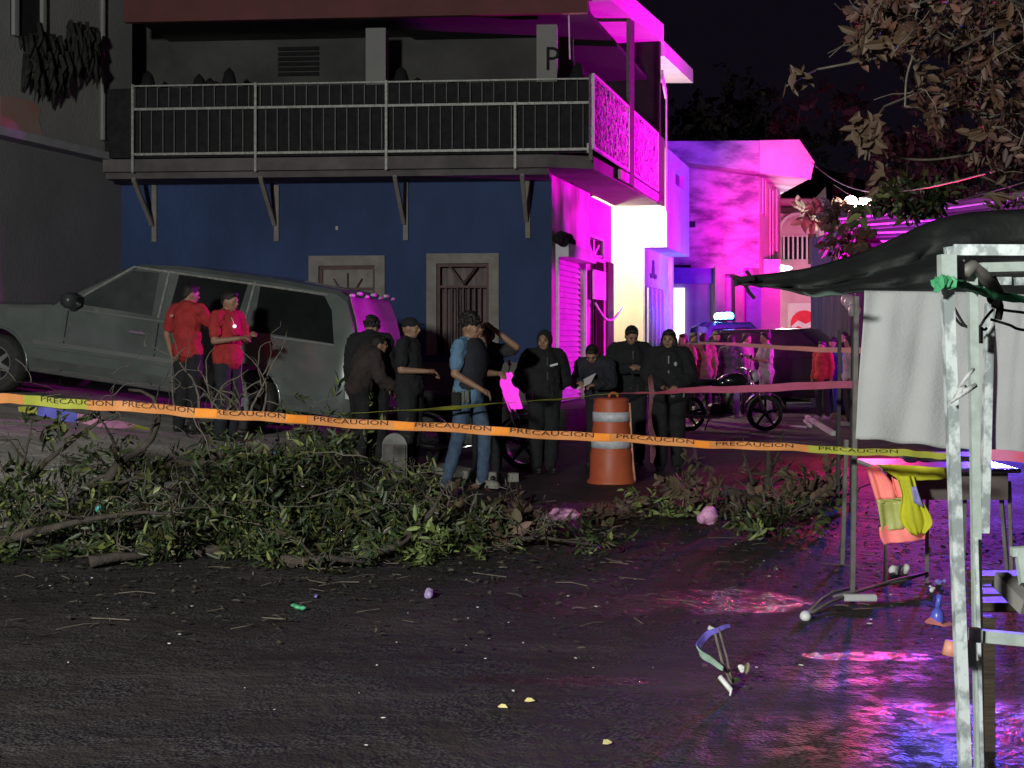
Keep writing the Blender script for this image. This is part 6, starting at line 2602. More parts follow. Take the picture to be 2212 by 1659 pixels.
for pts in (((1765, 150, 10), (1730, 168, 9.6), (1700, 185, 9.4)), ((1910, 230, 9.8), (1885, 270, 9.5), (1868, 345, 9.4)), ((1925, 340, 9.8), (1905, 375, 9.5), (1892, 395, 9.4)), ((2060, 90, 10), (1920, 120, 9.9), (1765, 150, 10)), ((2090, 160, 10), (1985, 200, 9.9), (1910, 230, 9.8)), ((2120, 330, 10), (2010, 345, 9.9), (1925, 340, 9.8)),
            ((1985, 90, 9.6), (1960, 160, 9.6), (1955, 230, 9.6)), ((1955, 230, 9.6), (2050, 235, 9.6), (2160, 250, 9.7))):
    mb = MB()
    mb.tube(path([P(*q) for q in pts], 10), .007, 4)
    build('twig', mb, M_twig, tree)

for i, (x, Y, h_, wd_, lab) in enumerate(((1520, 56, 11.5, 3.2, 'dark tree rising behind the violet house, left one'), (1690, 60, 12.5, 4.0, 'dark tree behind the right end of the violet house'), (2060, 56, 10.0, 4.5, 'dark tree behind the lapped boards at right'))):
    b0 = Vector(((x - 1106) / FPX * Y, Y, 0))
    t_ = thing('background_tree', lab, 'tree', b0, 'dark trees behind the houses')
    mb = MB()
    q, r_ = grow((0, 0, 0), (0, 0, 1), h_ * .75, .28, rng, .05, .15, 8)
    mb.tube(q, r_, 8)
    for k in range(7):
        q2, r2_ = grow(q[rng.randint(3, 8)], Vector((rng.normal(), rng.normal(), .8)), wd_, .09, rng, 0, .4, 7)
        mb.tube(q2, r2_, 5)
    build('trunk', mb, M_bark, t_, smooth=True, world=False)
    lob = [np.array([rng.normal() * wd_ * .5, rng.normal() * wd_ * .4, h_ * rng.uniform(.5, .98)]) for k in range(13)]
    cc = np.array([lob[rng.randint(13)] + rng.normal(size=3) * wd_ * .2 for k in range(650)])
    V, Fc = leaf_arrays(*sprigs(cc, (.3, .7), (4, 8), .34, .17, rng, .3))
    leaf_mesh('foliage', V, Fc, mat('night_foliage', (0.035, 0.03, 0.022), (0.012, 0.011, 0.009), 0.8, rnd_island=True), t_)['kind'] = 'stuff'

# bushes under the street lamp and in front of the far houses
for (x, y, Y, rx, ry, nn, ml, lab) in ((1812, 466, 33.5, 26, 13, 60, M_leafr, 'leafy shrub below the street lamp'), (1835, 520, 24, 36, 24, 80, M_leafb, 'pink lit bush hanging over the low roof corner'),
                                       (1960, 430, 21, 90, 14, 150, M_leafg, 'dark leafy branch crossing above the roof sheets'), (1745, 462, 45, 22, 9, 26, M_leafb, 'small bush on the roof of the end house')):
    c = P(x, y, Y)
    bs = thing('bush', lab, 'bush', c, 'bushes on the right side of the street')
    cc = np.array([tuple(P(x + rng.normal() * rx * .45, y + rng.normal() * ry * .45, Y + rng.normal() * .5)) for k in range(nn)])
    sc = Y / 21
    V, Fc = leaf_arrays(*sprigs(cc, (.15, .35), (4, 8), .17 * sc, .08 * sc, rng, .3))
    o = leaf_mesh('foliage', V - np.array(tuple(c)), Fc, ml, bs)
    o['kind'] = 'stuff'
    mb = MB()
    for k in range(5):
        q, r_ = grow(P(x + rng.normal() * rx * .3, y + ry * .7, Y), (rng.normal(), 0, .6), rx * Y / FPX, .03, rng, 0, .6, 7)
        mb.tube(q, r_, 5)
    build('stems', mb, M_bark, bs)['kind'] = 'stuff'

# ================================================================== market stall
M_galv = mat('galvanised_tube', (0.74, 0.80, 0.80), (0.34, 0.38, 0.38), 0.42, 16, metal=0.25, detail=4, contrast=(0.44, 0.56), stretch=(1, 1, 0.7))
M_galv2 = mat('mint_tube', (0.52, 0.60, 0.55), (0.40, 0.46, 0.42), 0.45, 18, metal=0.2)
M_dull = mat('dull_tube', (0.19, 0.18, 0.16), (0.12, 0.115, 0.10), 0.6, 10, metal=0.2)
M_canv = mat('black_canvas', (0.014, 0.016, 0.015), (0.006, 0.007, 0.007), 0.7, 3, bump=0.5, bscale=5, bdist=0.06)
M_cloth = mat('grey_cloth', (0.50, 0.505, 0.50), (0.42, 0.425, 0.42), 0.9, 1.3, bump=0.25, bscale=60)
M_green = mat('green_tape', (0.06, 0.34, 0.14), (0.04, 0.2, 0.09), 0.6, 9)
M_wood = mat('wet_wood', (0.07, 0.05, 0.035), (0.035, 0.027, 0.02), 0.45, 4, stretch=(0.5, 6, 6), bump=0.4)

canopy_b = P(2130, 640, 6.4)
canopy = thing('stall_canopy', 'black canvas canopy of the market stall, drooping to a tied tip at left', 'canopy', canopy_b)
topc = [(1588, 602, 8.6), (1640, 596, 8.7), (1700, 589, 8.8), (1760, 578, 8.8), (1860, 548, 8.8), (1950, 508, 8.7), (2020, 478, 8.6), (2100, 461, 8.5), (2250, 452, 8.4)]
botc = [(1590, 604, 8.55), (1640, 617, 8.4), (1700, 628, 8.3), (1760, 641, 8.25), (1860, 632, 8.2), (1950, 634, 8.15), (2020, 635, 8.1), (2100, 640, 8.0), (2250, 648, 8.0)]
n = 64
tc_, bc_ = path([P(*q) for q in topc], n), path([P(*q) for q in botc], n)
m = min(len(tc_), len(bc_))
grid = []
for j in range(15):
    v = j / 14
    row = []
    for i in range(m):
        u = i / m
        q = tc_[i].lerp(bc_[i], v)
        sag = math.sin(math.pi * v)
        fold = .045 * math.sin(u * 30 + v * 5) * sag + .06 * sag * math.sin(v * 13 + u * 8) + .03 * math.sin(v * 34 + u * 14) * sag
        row.append(q + Vector((0, -0.04 * sag - fold, -.03 * sag)))
    grid.append(row)
mb = MB()
mb.sheet(grid)
o = build('canvas', mb, M_canv, canopy, smooth=True)
o.modifiers.new('thick', 'SOLIDIFY').thickness = .01
mb = MB()
g2 = [[tc_[i] + Vector((0.02 * j, 1.7 * j / 4, -0.06 * j)) for i in range(int(m * .62), m)] for j in range(5)]
mb.sheet(g2)
o = build('roof_canvas', mb, M_canv, canopy, smooth=True)
o.modifiers.new('thick', 'SOLIDIFY').thickness = .01
mb = MB()
for (pts, r_) in (([(1588, 600, 8.55), (1604, 605, 8.5), (1625, 600, 8.4)], .02), ([(1612, 585, 8.5), (1620, 596, 8.5)], .012), ([(1608, 612, 8.5), (1617, 630, 8.5), (1630, 645, 8.5)], .012), ([(1590, 606, 8.5), (1592, 618, 8.5)], .014)):
    mb.tube([P(*q) for q in pts], r_, 6)
build('tied_end', mb, M_black, canopy)
mb = MB()
mb.sheet([[P(1735 + 95 * u / 8, 632 + 4 * math.sin(u) + 11 * v * math.sin(math.pi * u / 8), 7.5 - .03 * v) for u in range(9)] for v in (0, 1)])
o = build('green_sheen_fold', mb, mat('dark_green_sheet', (0.10, 0.14, 0.12), (0.05, 0.07, 0.06), 0.5, 6), canopy, smooth=True)
o.modifiers.new('thick', 'SOLIDIFY').thickness = .006


def cloth_panel(name, tl, tr_, bl, br, folds, amp, seed, m_, lab, nu=70, nv=36):
    rr_ = np.random.RandomState(seed)
    ph = rr_.uniform(0, 6.28, 6)
    fr_ = rr_.uniform(.6, 1.4, 6)
    grid = []
    for j in range(nv + 1):
        v = j / nv
        row = []
        for i in range(nu + 1):
            u = i / nu
            q = tl.lerp(tr_, u).lerp(bl.lerp(br, u), v)
            d = amp * (math.sin(u * folds * fr_[0] * 6.28 + ph[0] + v * 2.2) * (.35 + .5 * v) + .6 * math.sin((u * 1.4 + v * 1.1) * 4 * fr_[1] + ph[1]) + .5 * math.sin((u * 2.2 - v * 1.9) * 5 * fr_[2] + ph[2]) * (1 - v * .4)
                       + .3 * math.sin(u * 31 + ph[3] + v * 4) * (1 - abs(v - .3)))
            row.append(q + Vector((.0, d, .006 * math.sin(u * 20 + ph[4]) * v)))
        grid.append(row)
    mb = MB()
    mb.sheet(grid)
    o = build(name, mb, m_, smooth=True)
    tag(o, lab, 'cloth', 'grey cloths of the stall')
    o.modifiers.new('thick', 'SOLIDIFY').thickness = .004
    return o


cloth_panel('stall_cloth', P(1866, 628, 8.05), P(2142, 632, 7.95), P(1849, 946, 7.95), P(2142, 978, 7.85), 2.0, .020, 4, M_cloth, 'large grey cloth hung below the canopy, left panel')
cloth_panel('stall_cloth', P(2128, 634, 8.03), P(2320, 640, 7.9), P(2128, 976, 7.98), P(2320, 985, 7.8), 1.5, .022, 9, M_cloth, 'grey cloth at the right edge behind the dangling tube')
# posts that carry the cloth
for (x, ya, yb, Y, lab) in ((1850, 640, 1312, None, 'dull thin post standing at the left edge of the grey cloth, nearer one'), (1828, 950, 1221, None, 'dull thin post left of the nearer cloth post')):
    b = G(x - 6, yb)
    b.y = max(b.y, 8.2)
    b.x = (x - 9 - 1106) / FPX * b.y
    mb = MB()
    a = P(x, ya, b.y)
    mb.bar(b, a, .026)
    tag(build('stall_post', mb, M_dull), lab, 'post', 'dull posts of the stall')
mb = MB()
b = G(1843, 1095)
mb.bar(Vector((b.x, b.y, 0)), Vector((b.x + .02, b.y, 1.75)), .06)
mb.bar(Vector((b.x - .12, b.y + .1, 0)), Vector((b.x - .1, b.y + .1, 1.62)), .03)
tag(build('stall_post', mb, M_dark), 'dark double post behind the edge of the grey cloth', 'post', 'dull posts of the stall')


# galvanised frame in the foreground
def wobble(x0, y0, x1, y1, Ya, Yb, n=2):
    return [P(x0 + (x1 - x0) * i / n, y0 + (y1 - y0) * i / n, Ya + (Yb - Ya) * i / n) for i in range(n + 1)]


fr_ = thing('market_stall', 'bright galvanised tube frame of the market stall in the right foreground', 'stall frame', P(2085, 1741, 4.6))
mb = MB()
a, b = P(2044, 560, 4.55), P(2087, 1741, 4.6)
mb.bar(b, a, .036)
build('upright', mb, M_galv, fr_)
mb = MB()
a, b = P(2046, 616, 4.545), P(2045, 550, 4.545)
mb.bar(a, b, .050)
build('sleeve', mb, M_galv2, fr_)
mb = MB()
mb.bar(P(2070, 614, 4.6), P(2069, 552, 4.6), .034)
build('sleeve', mb, M_cloth, fr_)
mb = MB()
a, b = P(2100, 585, 4.95), P(2116, 1695, 4.9)
mb.bar(a.lerp(b, 1.0), a, .030)
build('upright', mb, M_galv2, fr_)
mb = MB()
mb.bar(P(2108, 1160, 4.87), P(2122, 1690, 4.86), .012)
build('rod', mb, M_galv, fr_)
mb = MB()
mb.bar(P(2042, 545, 4.62), P(2075, 541, 4.62), .034)
mb.bar(P(2060, 540, 4.56), P(2290, 541, 4.50), .036)
build('top_rail', mb, M_galv, fr_)
mb = MB()
mb.bar(P(2117, 578, 5.0), P(2290, 574, 5.0), .034)
mb.bar(P(2116, 574, 5.0), P(2114, 632, 5.0), .040)
build('inner_rail', mb, M_galv2, fr_)
mb = MB()
mb.bar(P(2150, 607, 5.3), P(2182, 607, 5.3), .030)
mb.bar(P(2192, 608, 5.3), P(2270, 606, 5.3), .030)
build('back_rail', mb, M_galv, fr_)
mb = MB()
mb.tube([P(2082, 590, 4.9), P(2100, 575, 4.92), P(2125, 598, 4.95), P(2150, 625, 5.0)], .024, 7)
mb.tube([P(2140, 600, 5.1), P(2160, 640, 5.1), P(2148, 660, 5.1)], .02, 6)
build('corner_joint', mb, M_dull, fr_, smooth=True)
mb = MB()
mb.bar(P(2098, 1371, 4.72), P(2300, 1390, 4.72), .040)
build('lower_rail', mb, M_galv2, fr_)
mb = MB()
mb.bar(P(2096, 1371, 4.70), P(2118, 1372, 4.70), .044)
build('rail_end_cap', mb, M_cloth, fr_)
mb = MB()
mb.bar(P(2092, 1425, 4.66), P(2088, 1388, 4.66), .050)
mb.bar(P(2096, 1438, 4.66), P(2096, 1422, 4.66), .034)
build('clamp', mb, M_cloth, fr_)
mb = MB()
mb.tube([P(2056, 1385, 4.7), P(2052, 1415, 4.7)], [.022, .028], 10)
build('orange_grip', mb, mat('salmon_plastic', (.75, .32, .22), None, .5, 5), fr_, smooth=True)
mb = MB()
mb.bar(P(2205, 1190, 4.75), P(2215, 1262, 4.7), .035)
mb.bar(P(2185, 1192, 4.75), P(2235, 1188, 4.75), .03)
build('bracket', mb, M_galv2, fr_)

tube = build('dangling_tube', (lambda q: (q.bar(P(2138, 655, 5.2), P(2126, 1151, 5.2), .030), q)[1])(MB()), M_galv)
tag(tube, 'short bright tube hanging free between the frame and the grey cloth', 'tube')
mb = MB()
mb.tube(path([P(2018, 618, 4.5), P(2035, 607, 4.48), P(2050, 612, 4.50), P(2062, 612, 4.52), P(2110, 626, 4.9), P(2160, 640, 5.0), P(2260, 652, 5.1)], 40), [.012 + .012 * abs(math.sin(i * 1.9)) * (1 if i < 20 else .4) for i in range(len(path([P(2018, 618, 4.5), P(2035, 607, 4.48), P(2050, 612, 4.50), P(2062, 612, 4.52), P(2110, 626, 4.9), P(2160, 640, 5.0), P(2260, 652, 5.1)], 40)))], 6)
mb.poly([P(2022, 612, 4.47), P(2032, 602, 4.47), P(2044, 608, 4.47), P(2040, 620, 4.47), P(2026, 632, 4.47), P(2018, 630, 4.47)], (0, .01, 0))
tag(build('tie_strap', mb, M_green, smooth=False), 'green plastic strap tied round the top of the bright upright', 'strap')
mb = MB()
for pts in (((2056, 655), (2075, 690), (2090, 707), (2115, 706), (2126, 690), (2145, 668)), ((2058, 680), (2074, 700), (2086, 705)), ((2112, 706), (2126, 712), (2132, 708)), ((2142, 660), (2170, 670), (2215, 676), (2280, 690)), ((2140, 690), (2180, 702), (2205, 712), (2280, 720))):
    mb.tube(path([P(x, y, 5.1) for x, y in pts], 16), .0055, 5)
mb.tube([P(2116, 706, 5.08), P(2116, 742, 5.08)], .013, 5)
mb.tube(path([P(2135, 650, 5.1), P(2150, 645, 5.1), P(2160, 662, 5.1), P(2156, 690, 5.1)], 10), .014, 6)
tag(build('black_straps', mb, M_black), 'tangle of black straps looped between the tubes under the canopy', 'strap')
mb = MB()
for (x0, y0, x1, y1, r_) in ((2070, 838, 2103, 797, .008), (2052, 870, 2108, 832, .010), (2060, 862, 2085, 835, .009)):
    mb.tube([P(x0, y0, 4.5), P((x0 + x1) / 2 + 3, (y0 + y1) / 2 - 4, 4.48), P(x1, y1, 4.5)], [r_ * .5, r_, r_ * .8], 5)
mb.ell(P(2078, 845, 4.49), (.02, .012, .014), 8, 5)
tag(build('knotted_rag', mb, M_cloth, smooth=True), 'pale knotted rag tied halfway up the bright upright', 'rag')

# bench of wet planks
bz = P(2150, 1250, 5.2).z
bench = thing('plank_bench', 'wet dark plank bench behind the galvanised upright', 'bench', P(2200, 1700, 5.0))
for k, (ya, yb) in enumerate(((1243, 1262), (1264, 1284), (1286, 1302), (1304, 1322))):
    Y0 = 5.6 - .16 * k
    a, b = P(2094 + k, ya, Y0 + .1), P(2330, yb, Y0)
    mb = MB()
    mb.box(a.x, b.x, Y0 - .01, Y0 + .13, b.z, b.z + .035, bev=.006)
    build('plank', mb, M_wood, bench)
for x in (2102, 2300):
    mb = MB()
    a = P(x, 1322, 5.3)
    mb.box(a.x, a.x + .05, 5.2, 5.26, 0, a.z)
    build('leg', mb, M_wood, bench)
mb = MB()
mb.bar(P(2160, 1250, 5.0), P(2222, 1312, 4.85), .055)
tag(build('metal_offcut', mb, mat('grey_metal', (0.26, 0.25, 0.23), (0.18, 0.17, 0.16), .5, 8)), 'short grey square bar leaning on the wet plank bench', 'metal bar')

# table with its stuff
tzt = EYE - 275 / FPX * 8.7
tab = thing('folding_table', 'folding table behind the bright upright, its rounded edge shining', 'table', P(2040, 1265, 8.7))
a, b = P(1900, 1010, 8.6), P(2195, 1014, 8.6)
mb = MB()
mb.box(a.x, b.x, 8.55, 9.25, a.z - .03, a.z, bev=.012)
build('tabletop', mb, mat('mint_laminate', (0.42, 0.50, 0.48), (0.33, 0.4, 0.38), .35, 3), tab)
mb = MB()
mb.tube(path([Vector((a.x, 8.53, a.z - .015)), Vector(((a.x + b.x) / 2, 8.53, a.z - .018)), Vector((b.x - .06, 8.53, a.z - .015)), Vector((b.x, 8.6, a.z - .015)), Vector((b.x + .01, 9.2, a.z - .015))], 24), .014, 6)
build('metal_edge', mb, M_chrome, tab, smooth=True)
mb = MB()
mb.box(a.x + .05, b.x - .05, 8.6, 8.62, a.z - .20, a.z - .035)
build('apron', mb, mat('brown_apron', (0.14, 0.11, 0.10), None, .7, 5), tab)
for (x0, y0, x1, y1) in ((2003, 1035, 2002, 1262), (1915, 1060, 1912, 1250), (2180, 1040, 2186, 1165), (2160, 1040, 2178, 1130), (2085, 1040, 2080, 1200)):
    mb = MB()
    g_ = G(x1, max(y1, 1236))
    g_.y = 8.8
    mb.bar(P(x0, y0, 8.7), Vector(((x1 - 1106) / FPX * 8.8, 8.8, 0)), .022)
    build('leg', mb, M_dull, tab)
mb = MB()
c = P(1975, 985, 8.8)
rr = random.Random(4)
for k in range(14):
    q = P(1955 + rr.uniform(0, 60), 988 + rr.uniform(-6, 6), 8.8)
    mb.ell(q, (.05, .05, .02), 7, 5)
o = build('crumpled_bag', mb, mat('translucent_bag', (0.4, 0.42, 0.4), None, .3, 6), smooth=True)
tag(o, 'crumpled clear bag on the table under the yellow end of the tape', 'bag')
mb = MB()
a, b = P(1995, 998, 8.75), P(2060, 1008, 8.65)
mb.box(a.x, b.x + .2, 8.6, 8.95, tzt + .03, tzt + .065, bev=.01)
tag(build('flat_box', mb, M_galv2), 'flat mint coloured box lying on the table above the vest', 'box')

# reflective vest hanging from the table edge
M_vy = mat('vest_yellow', (0.66, 0.64, 0.02), (0.45, 0.45, 0.02), 0.8, 4, bump=.3, bscale=30)
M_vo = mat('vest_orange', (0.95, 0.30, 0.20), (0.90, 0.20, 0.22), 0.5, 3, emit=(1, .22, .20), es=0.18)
M_vs = mat('vest_silver', (0.50, 0.52, 0.16), (0.38, 0.40, 0.10), 0.5, 6)
M_vb = mat('vest_lilac', (0.35, 0.33, 0.65), None, .5, 6)
vest = thing('safety_vest', 'yellow and orange reflective safety vest hanging off the table end', 'safety vest', P(1930, 1180, 8.35))


def vsheet(name, pl, m_, Y, parent, n=12, amp=.02, ph=0):
    """patch between a left and a right polyline, with folds"""
    l, r_ = path([P(*q, Y) for q in pl[0]], n), path([P(*q, Y) for q in pl[1]], n)
    k = min(len(l), len(r_))
    grid = []
    for i in range(k):
        row = []
        for j in range(13):
            u = j / 12
            q = l[i].lerp(r_[i], u)
            row.append(q + Vector((0, -amp * (math.sin(u * 9 + ph + i * .12) * .6 + .4 * math.sin(u * 17 + ph)), 0)))
        grid.append(row)
    mb = MB()
    mb.sheet(grid)
    o = build(name, mb, m_, parent, smooth=True)
    o.modifiers.new('thick', 'SOLIDIFY').thickness = .005
    return o


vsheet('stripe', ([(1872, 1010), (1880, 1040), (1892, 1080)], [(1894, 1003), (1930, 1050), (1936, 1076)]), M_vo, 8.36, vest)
vsheet('stripe', ([(1892, 1080), (1894, 1088)], [(1936, 1076), (1990, 1078)]), M_vs, 8.355, vest)
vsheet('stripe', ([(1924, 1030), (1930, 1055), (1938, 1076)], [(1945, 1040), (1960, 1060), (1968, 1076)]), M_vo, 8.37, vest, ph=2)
vsheet('lower_panel', ([(1893, 1086), (1900, 1130), (1901, 1148)], [(1960, 1080), (1966, 1120), (1962, 1140)]), M_vs, 8.35, vest, ph=1)
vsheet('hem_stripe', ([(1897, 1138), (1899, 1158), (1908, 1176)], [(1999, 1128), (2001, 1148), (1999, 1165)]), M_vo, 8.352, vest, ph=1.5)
vsheet('front_fold', ([(1935, 1028), (1948, 1070), (1944, 1120), (1970, 1156)], [(1974, 1028), (1986, 1070), (2013, 1125), (1996, 1152)]), M_vy, 8.30, vest, ph=3, amp=.03)
vsheet('shoulder', ([(1892, 1002), (1905, 1012), (1945, 1040)], [(2045, 1010), (2048, 1020), (2050, 1034)]), M_vy, 8.33, vest, ph=.5, amp=.03)
vsheet('emblem_patch', ([(1970, 1052), (1973, 1085)], [(1978, 1050), (1994, 1096)]), M_vb, 8.265, vest, n=4, amp=.003)

# folded canopy legs on the ground: crossing rods with a white foot
rods = thing('folded_stand', 'thin metal stand collapsed on the asphalt with a white rubber foot', 'folding stand', G(1742, 1342))
for (pts) in (((1742, 1342), (1790, 1318), (1848, 1298), (1930, 1275), (2003, 1262)), ((1742, 1338), (1775, 1310), (1800, 1297), (1850, 1290)), ((1800, 1300), (1860, 1288), (1950, 1272), (2003, 1258))):
    mb = MB()
    mb.tube([G(x, y) + Vector((0, 0, .03 + .01 * i)) for i, (x, y) in enumerate(pts)], .009, 6)
    build('rod', mb, M_dull, rods, smooth=True)
mb = MB()
mb.ell(G(1740, 1343) + Vector((0, 0, .03)), (.032, .04, .03), 10, 7)
build('foot', mb, M_white, rods, smooth=True)
mb = MB()
a = G(1848, 1306)
mb.box(a.x - .07, a.x + .12, a.y - .02, a.y + .02, 0.02, .06, bev=.006)
build('plate', mb, M_cloth, rods)

# ================================================================== small things on the ground
def blob(name, label, cat, x, y, rx, rz, m_, seed=0, ry=None, lift=0.0, group=None, n=3, z=None):
    rr_ = random.Random(seed + 50)
    c = G(x, y)
    mb = MB()
    for k in range(n):
        mb.ell(c + Vector((rr_.uniform(-rx, rx) * .7, rr_.uniform(-.04, .04), rz * .5 + lift + rr_.uniform(-.2, .3) * rz)), (rx * rr_.uniform(.35, .6), (ry or rx) * .5, rz * rr_.uniform(.4, .7)), 9, 6, Matrix.Rotation(rr_.uniform(-.5, .5), 4, 'Y'))
    tex = bpy.data.textures.get('crumple') or bpy.data.textures.new('crumple', 'CLOUDS')
    tex.noise_scale = .05
    o = baked(name, mb, [('REMESH', dict(mode='VOXEL', voxel_size=max(.006, rx / 14))), ('SMOOTH', dict(factor=.5, iterations=5)), ('DISPLACE', dict(texture=tex, strength=rx * .22, mid_level=.5))], m_, None, world=True)
    # re-base on its own origin
    co = np.empty(len(o.data.vertices) * 3)
    o.data.vertices.foreach_get('co', co)
    co = co.reshape(-1, 3) - np.array(tuple(c))
    o.data.vertices.foreach_set('co', co.ravel())
    o.location = c
    return tag(o, label, cat, group)


M_bagp = mat('pink_bag', (0.98, 0.48, 0.78), (0.85, 0.36, 0.66), .4, 9, bump=.4)
M_bagl = mat('lilac_bag', (0.48, 0.38, 0.62), (0.35, 0.26, 0.5), .5, 30, bump=.4)
blob('plastic_bag', 'pink plastic bag lying below the orange barrel', 'bag', 1203, 1128, .18, .085, M_bagp, 1, group='litter on the asphalt')
blob('plastic_bag', 'pink plastic bag lying right of the lime sprig', 'bag', 1508, 1134, .14, .12, M_bagp, 2, group='litter on the asphalt')
blob('crumpled_paper', 'lilac crumpled wrapper in the middle of the asphalt', 'litter', 922, 1296, .055, .055, M_bagl, 3, group='litter on the asphalt')
blob('green_wrapper', 'green wrapper on the asphalt at left', 'litter', 645, 1315, .05, .02, mat('green_plastic', (0.12, .55, .28), (0.05, .3, .15), .4, 30), 4, group='litter on the asphalt')
blob('violet_scrap', 'small violet scrap behind the green wrapper', 'litter', 685, 1292, .022, .02, mat('violet_scrap', (.28, .22, .7), None, .4, 9), 5, group='litter on the asphalt')
blob('crushed_cup', 'crushed whitish cup under the hanging vest', 'cup', 1942, 1240, .065, .06, M_paper, 6, group='litter on the asphalt')
blob('teal_scrap', 'tiny teal scrap caught in the heap at left', 'litter', 212, 1215, .02, .03, mat('teal_plastic', (.1, .5, .45), None, .4, 9), 7, lift=.35)
for i, (x, y, lab) in enumerate(((1075, 1532, 'left one of two yellow fallen leaves in the foreground'), (1133, 1520, 'right one of two yellow fallen leaves in the foreground'), (1302, 1613, 'yellow fallen leaf nearest the bottom edge'))):
    c = G(x, y)
    v, f = leaf_arrays(np.array([[0, 0, .012]]), np.array([[1.0, -.4 + .5 * i, .05]]), np.array([[0.1, -.3, 1.0]]), np.array([.045]), np.array([.030]))
    mb = MB()
    mb.add([Vector(q) + c for q in v], [tuple(int(k) for k in q) for q in f])
    o = build('fallen_leaf', mb, mat('yellow_leaf', (0.85, 0.75, 0.35), (.7, .6, .25), .5, 9))
    o.modifiers.new('thick', 'SOLIDIFY').thickness = .002
    tag(o, lab, 'leaf', 'yellow fallen leaves')
# white specks: petals and scraps nobody would count
mb = MB()
rr = random.Random(77)
for k in range(95):
    x, y = rr.uniform(60, 2050), rr.uniform(1010, 1450) if k % 5 else rr.uniform(1010, 1640)
    if x < 900 and y < 1200 and k % 3:
        pass
    c = G(x, y) + Vector((0, 0, .012))
    if x < 950 and y < 1190:
        c = P(x, y, rr.uniform(9.3, 10.2))
    s_ = rr.uniform(.003, .008)
    mb.ell(c, (s_ * rr.uniform(1, 2.6), s_, s_ * .5), 6, 4, Matrix.Rotation(rr.uniform(0, 3), 4, 'Z'))
o = build('white_scraps', mb, mat('scrap_white', (.75, .75, .68), None, .5, 9))
tag(o, 'tiny white petals and paper scraps strewn everywhere', 'litter')
o['kind'] = 'stuff'

# broken sandal-like strap and sticks in the foreground
bs = thing('broken_strap', 'bent mint strap caught on two thin sticks, lying in the right foreground', 'broken strap', G(1570, 1500))
Yb = G(1572, 1497).y
rw = ribbon([P(1576, 1352, Yb + .28), P(1550, 1362, Yb + .24), P(1522, 1376, Yb + .2), P(1508, 1400, Yb + .1), P(1530, 1424, Yb + .05), P(1562, 1446, Yb)], [.016, .022, .03, .03, .034, .02], [10, 20, 30, 30, 20, 10], 40)
k = len(rw)
ribbon_mesh('blue_strap', rw, mat('violet_strap', (.22, .18, .75), (.15, .1, .5), .4, 20), bs, th=.003, u0=0, u1=int(k * .62))
ribbon_mesh('mint_strap', rw, mat('mint_strap', (.36, .52, .42), None, .5, 9), bs, th=.003, u0=int(k * .62) - 1, u1=k)
for pts, r_ in ((((1542, 1358), (1560, 1430), (1580, 1478)), .006), (((1552, 1356), (1570, 1420), (1584, 1492)), .005)):
    mb = MB()
    mb.tube([P(x, y, Yb + .25 * (1 - i / 2)) for i, (x, y) in enumerate(pts)], r_, 6)
    build('stick', mb, M_twig, bs)
mb = MB()
mb.tube([P(1555, 1462, Yb), P(1580, 1492, Yb - .05)], .012, 7)
mb.tube([P(1580, 1488, Yb - .05), P(1577, 1503, Yb - .06)], .005, 5)
build('pale_clip', mb, M_white, bs, smooth=True)
mb = MB()
mb.tube([P(1530, 1355, Yb + .25), P(1545, 1362, Yb + .25), P(1545, 1370, Yb + .25)], .011, 6)
build('pale_knot', mb, M_cloth, bs, smooth=True)
v = None
rng = np.random.RandomState(3)
for (x, y, s_, lab, mm) in ((1604, 1445, .05, 'white flower head lying right of the mint strap', M_white), ):
    mb = MB()
    for k in range(5):
        mb.ell(P(x + rr.uniform(-6, 6), y + rr.uniform(-5, 5), Yb + .1), (.012, .012, .010), 7, 5)
    tag(build('flower', mb, mm, smooth=True), lab, 'flower')
pos = np.array([tuple(P(x, y, Yb + .06)) for x, y in ((1545, 1475), (1600, 1468), (1612, 1480), (1590, 1455), (1518, 1440), (1616, 1430))])
V, Fc = leaf_arrays(pos, rng.normal(size=(6, 3)), np.array([[0, -.6, 1.0]] * 6), np.full(6, .055), np.full(6, .026))
o = leaf_mesh('fallen_sprig', V, Fc, M_leafg)
tag(o, 'few olive leaves lying round the mint strap', 'leaves')

for (x, y, Y, r_, lab) in ((1838, 655, 22, .11, 'white balloon hanging at the edge of the stall, upper one'), (1846, 672, 21.5, .10, 'pale balloon below the upper white balloon'), (1828, 648, 23, .09, 'small white balloon left of the upper one')):
    mb = MB()
    c = P(x, y, Y)
    mb.ell(c, (r_, r_, r_ * 1.2), 12, 9)
    mb.ell(c - Vector((0, 0, r_ * 1.25)), (.02, .02, .02), 6, 4)
    mb.tube([c + Vector((0, 0, r_)), c + Vector((.02, 0, r_ + .5))], .005, 4)
    tag(build('balloon', mb, mat('balloon_white', (.75, .72, .68), None, .3, 5), smooth=True), lab, 'balloon', 'balloons by the stall')

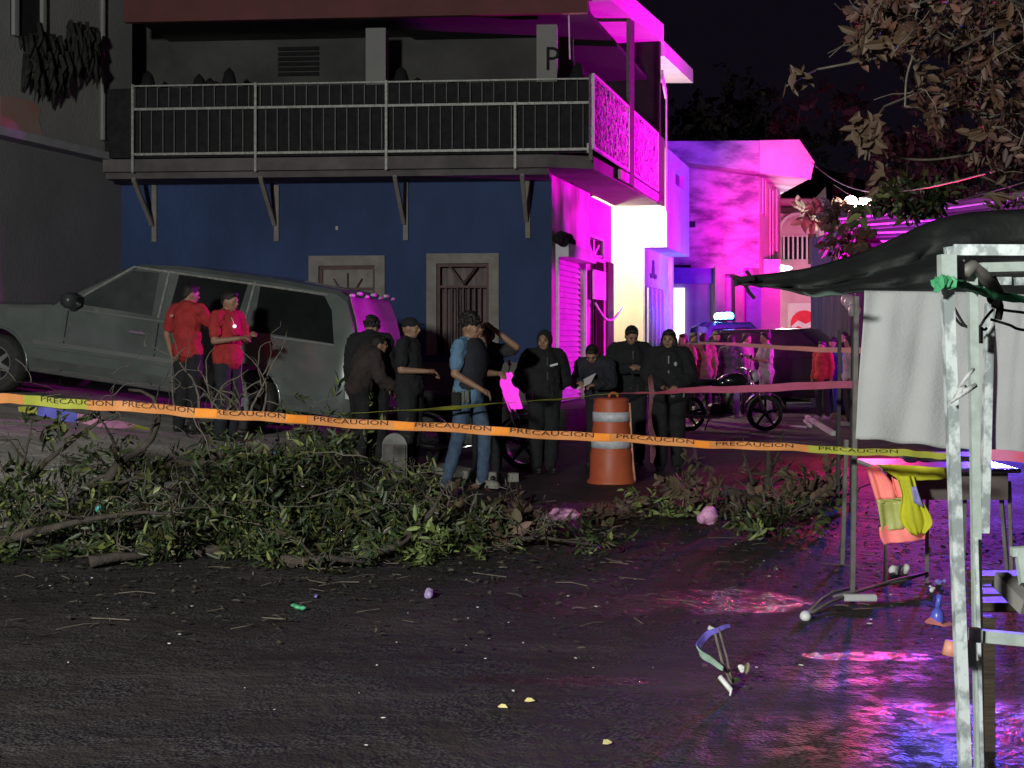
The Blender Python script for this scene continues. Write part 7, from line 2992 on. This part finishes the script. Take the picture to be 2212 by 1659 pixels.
# blue bottle, coloured scraps behind the upright
mb = MB()
c = P(2025, 1335, 5.9)
mb.ell(c, (.03, .03, .045), 10, 7)
mb.tube([c + Vector((0, 0, .04)), c + Vector((.01, 0, .10))], .012, 7)
tag(build('blue_bottle', mb, mat('blue_plastic', (.10, .12, .6), None, .3, 9), smooth=True), 'small blue bottle standing just left of the bright upright', 'bottle')
mb = MB()
mb.poly([P(2000, 1346, 5.85), P(2020, 1332, 5.9), P(2026, 1342, 5.9), P(2062, 1350, 5.9), P(2040, 1354, 5.85)], (0, .02, .004))
tag(build('coral_scrap', mb, mat('coral_plastic', (.8, .25, .22), None, .5, 9)), 'torn coral plastic scrap under the blue bottle', 'litter')
blob('blue_scrap', 'violet plastic lump left of the upright below the table', 'litter', 2030, 1262, .035, .03, mat('violet_lump', (.3, .25, .75), None, .4, 9), 12)
blob('white_lump', 'white plastic lump beside the violet lump', 'litter', 2016, 1276, .03, .025, M_paper, 13)

# pale kerb behind the man in blue, white poles on the far asphalt, arched stone
for (x0, y0, x1, y1, w_, lab) in ((742, 980, 1000, 1032, .16, 'pale kerb stone strip behind the green branches'), (1000, 1034, 1120, 1040, .06, 'thin pale kerb edge left of the barrel')):
    a, b = G(x0, y0), G(x1, y1)
    t = (b - a).normalized()
    s_ = Vector((-t.y, t.x, 0)) * w_
    mb = MB()
    mb.hexa([a - s_ + Vector((0, 0, -.05)), b - s_ + Vector((0, 0, -.05)), b + s_ + Vector((0, 0, -.05)), a + s_ + Vector((0, 0, -.05)), a - s_ + Vector((0, 0, .09)), b - s_ + Vector((0, 0, .09)), b + s_ + Vector((0, 0, .09)), a + s_ + Vector((0, 0, .09))])
    tag(build('kerb', mb, M_conc), lab, 'kerb')
mb = MB()
mb.bar(G(1742, 905) + Vector((0, 0, .04)), G(1800, 942) + Vector((0, 0, .04)), .07)
mb.bar(G(1738, 912) + Vector((0, 0, .03)), G(1752, 925) + Vector((0, 0, .03)), .04)
tag(build('white_pole', mb, M_white), 'white pole lying on the street right of the motorcycle', 'pole')
mb = MB()
mb.bar(G(1700, 922) + Vector((0, 0, .02)), G(1742, 925) + Vector((0, 0, .02)), .03)
tag(build('lilac_strip', mb, M_wiron), 'thin pale strip on the asphalt left of the white pole', 'strip')
c = GX(852, 14.0)
st = thing('arched_stone', 'small grey arched stone block standing behind the heap', 'stone block', c)
w_ = 27 / FPX * 14.0
zt_ = P(852, 936, 14).z
z0_ = c.z
mb = MB()
pl = [Vector((c.x - w_, 14, z0_)), Vector((c.x + w_, 14, z0_))] + [Vector((c.x + w_ * math.cos(R(u)), 14, zt_ - w_ + w_ * math.sin(R(u)))) for u in range(0, 181, 15)]
mb.poly(pl, (0, .12, 0))
build('block', mb, M_grey, st)
mb = MB()
for e in (-.45, .45):
    mb.box(c.x + e * w_ - .055, c.x + e * w_ + .055, 13.97, 13.999, z0_ + .05, zt_ - w_ * .9)
build('recess_panel', mb, M_dado, st)
mb = MB()
mb.ell(GX(600, 11.2) + Vector((0, 0, .55)), (.05, .03, .02), 8, 5)
tag(build('sky_blue_scrap', mb, mat('sky_blue', (.15, .35, .7), None, .5, 9), smooth=True), 'light blue scrap caught in the tallest part of the heap', 'litter')
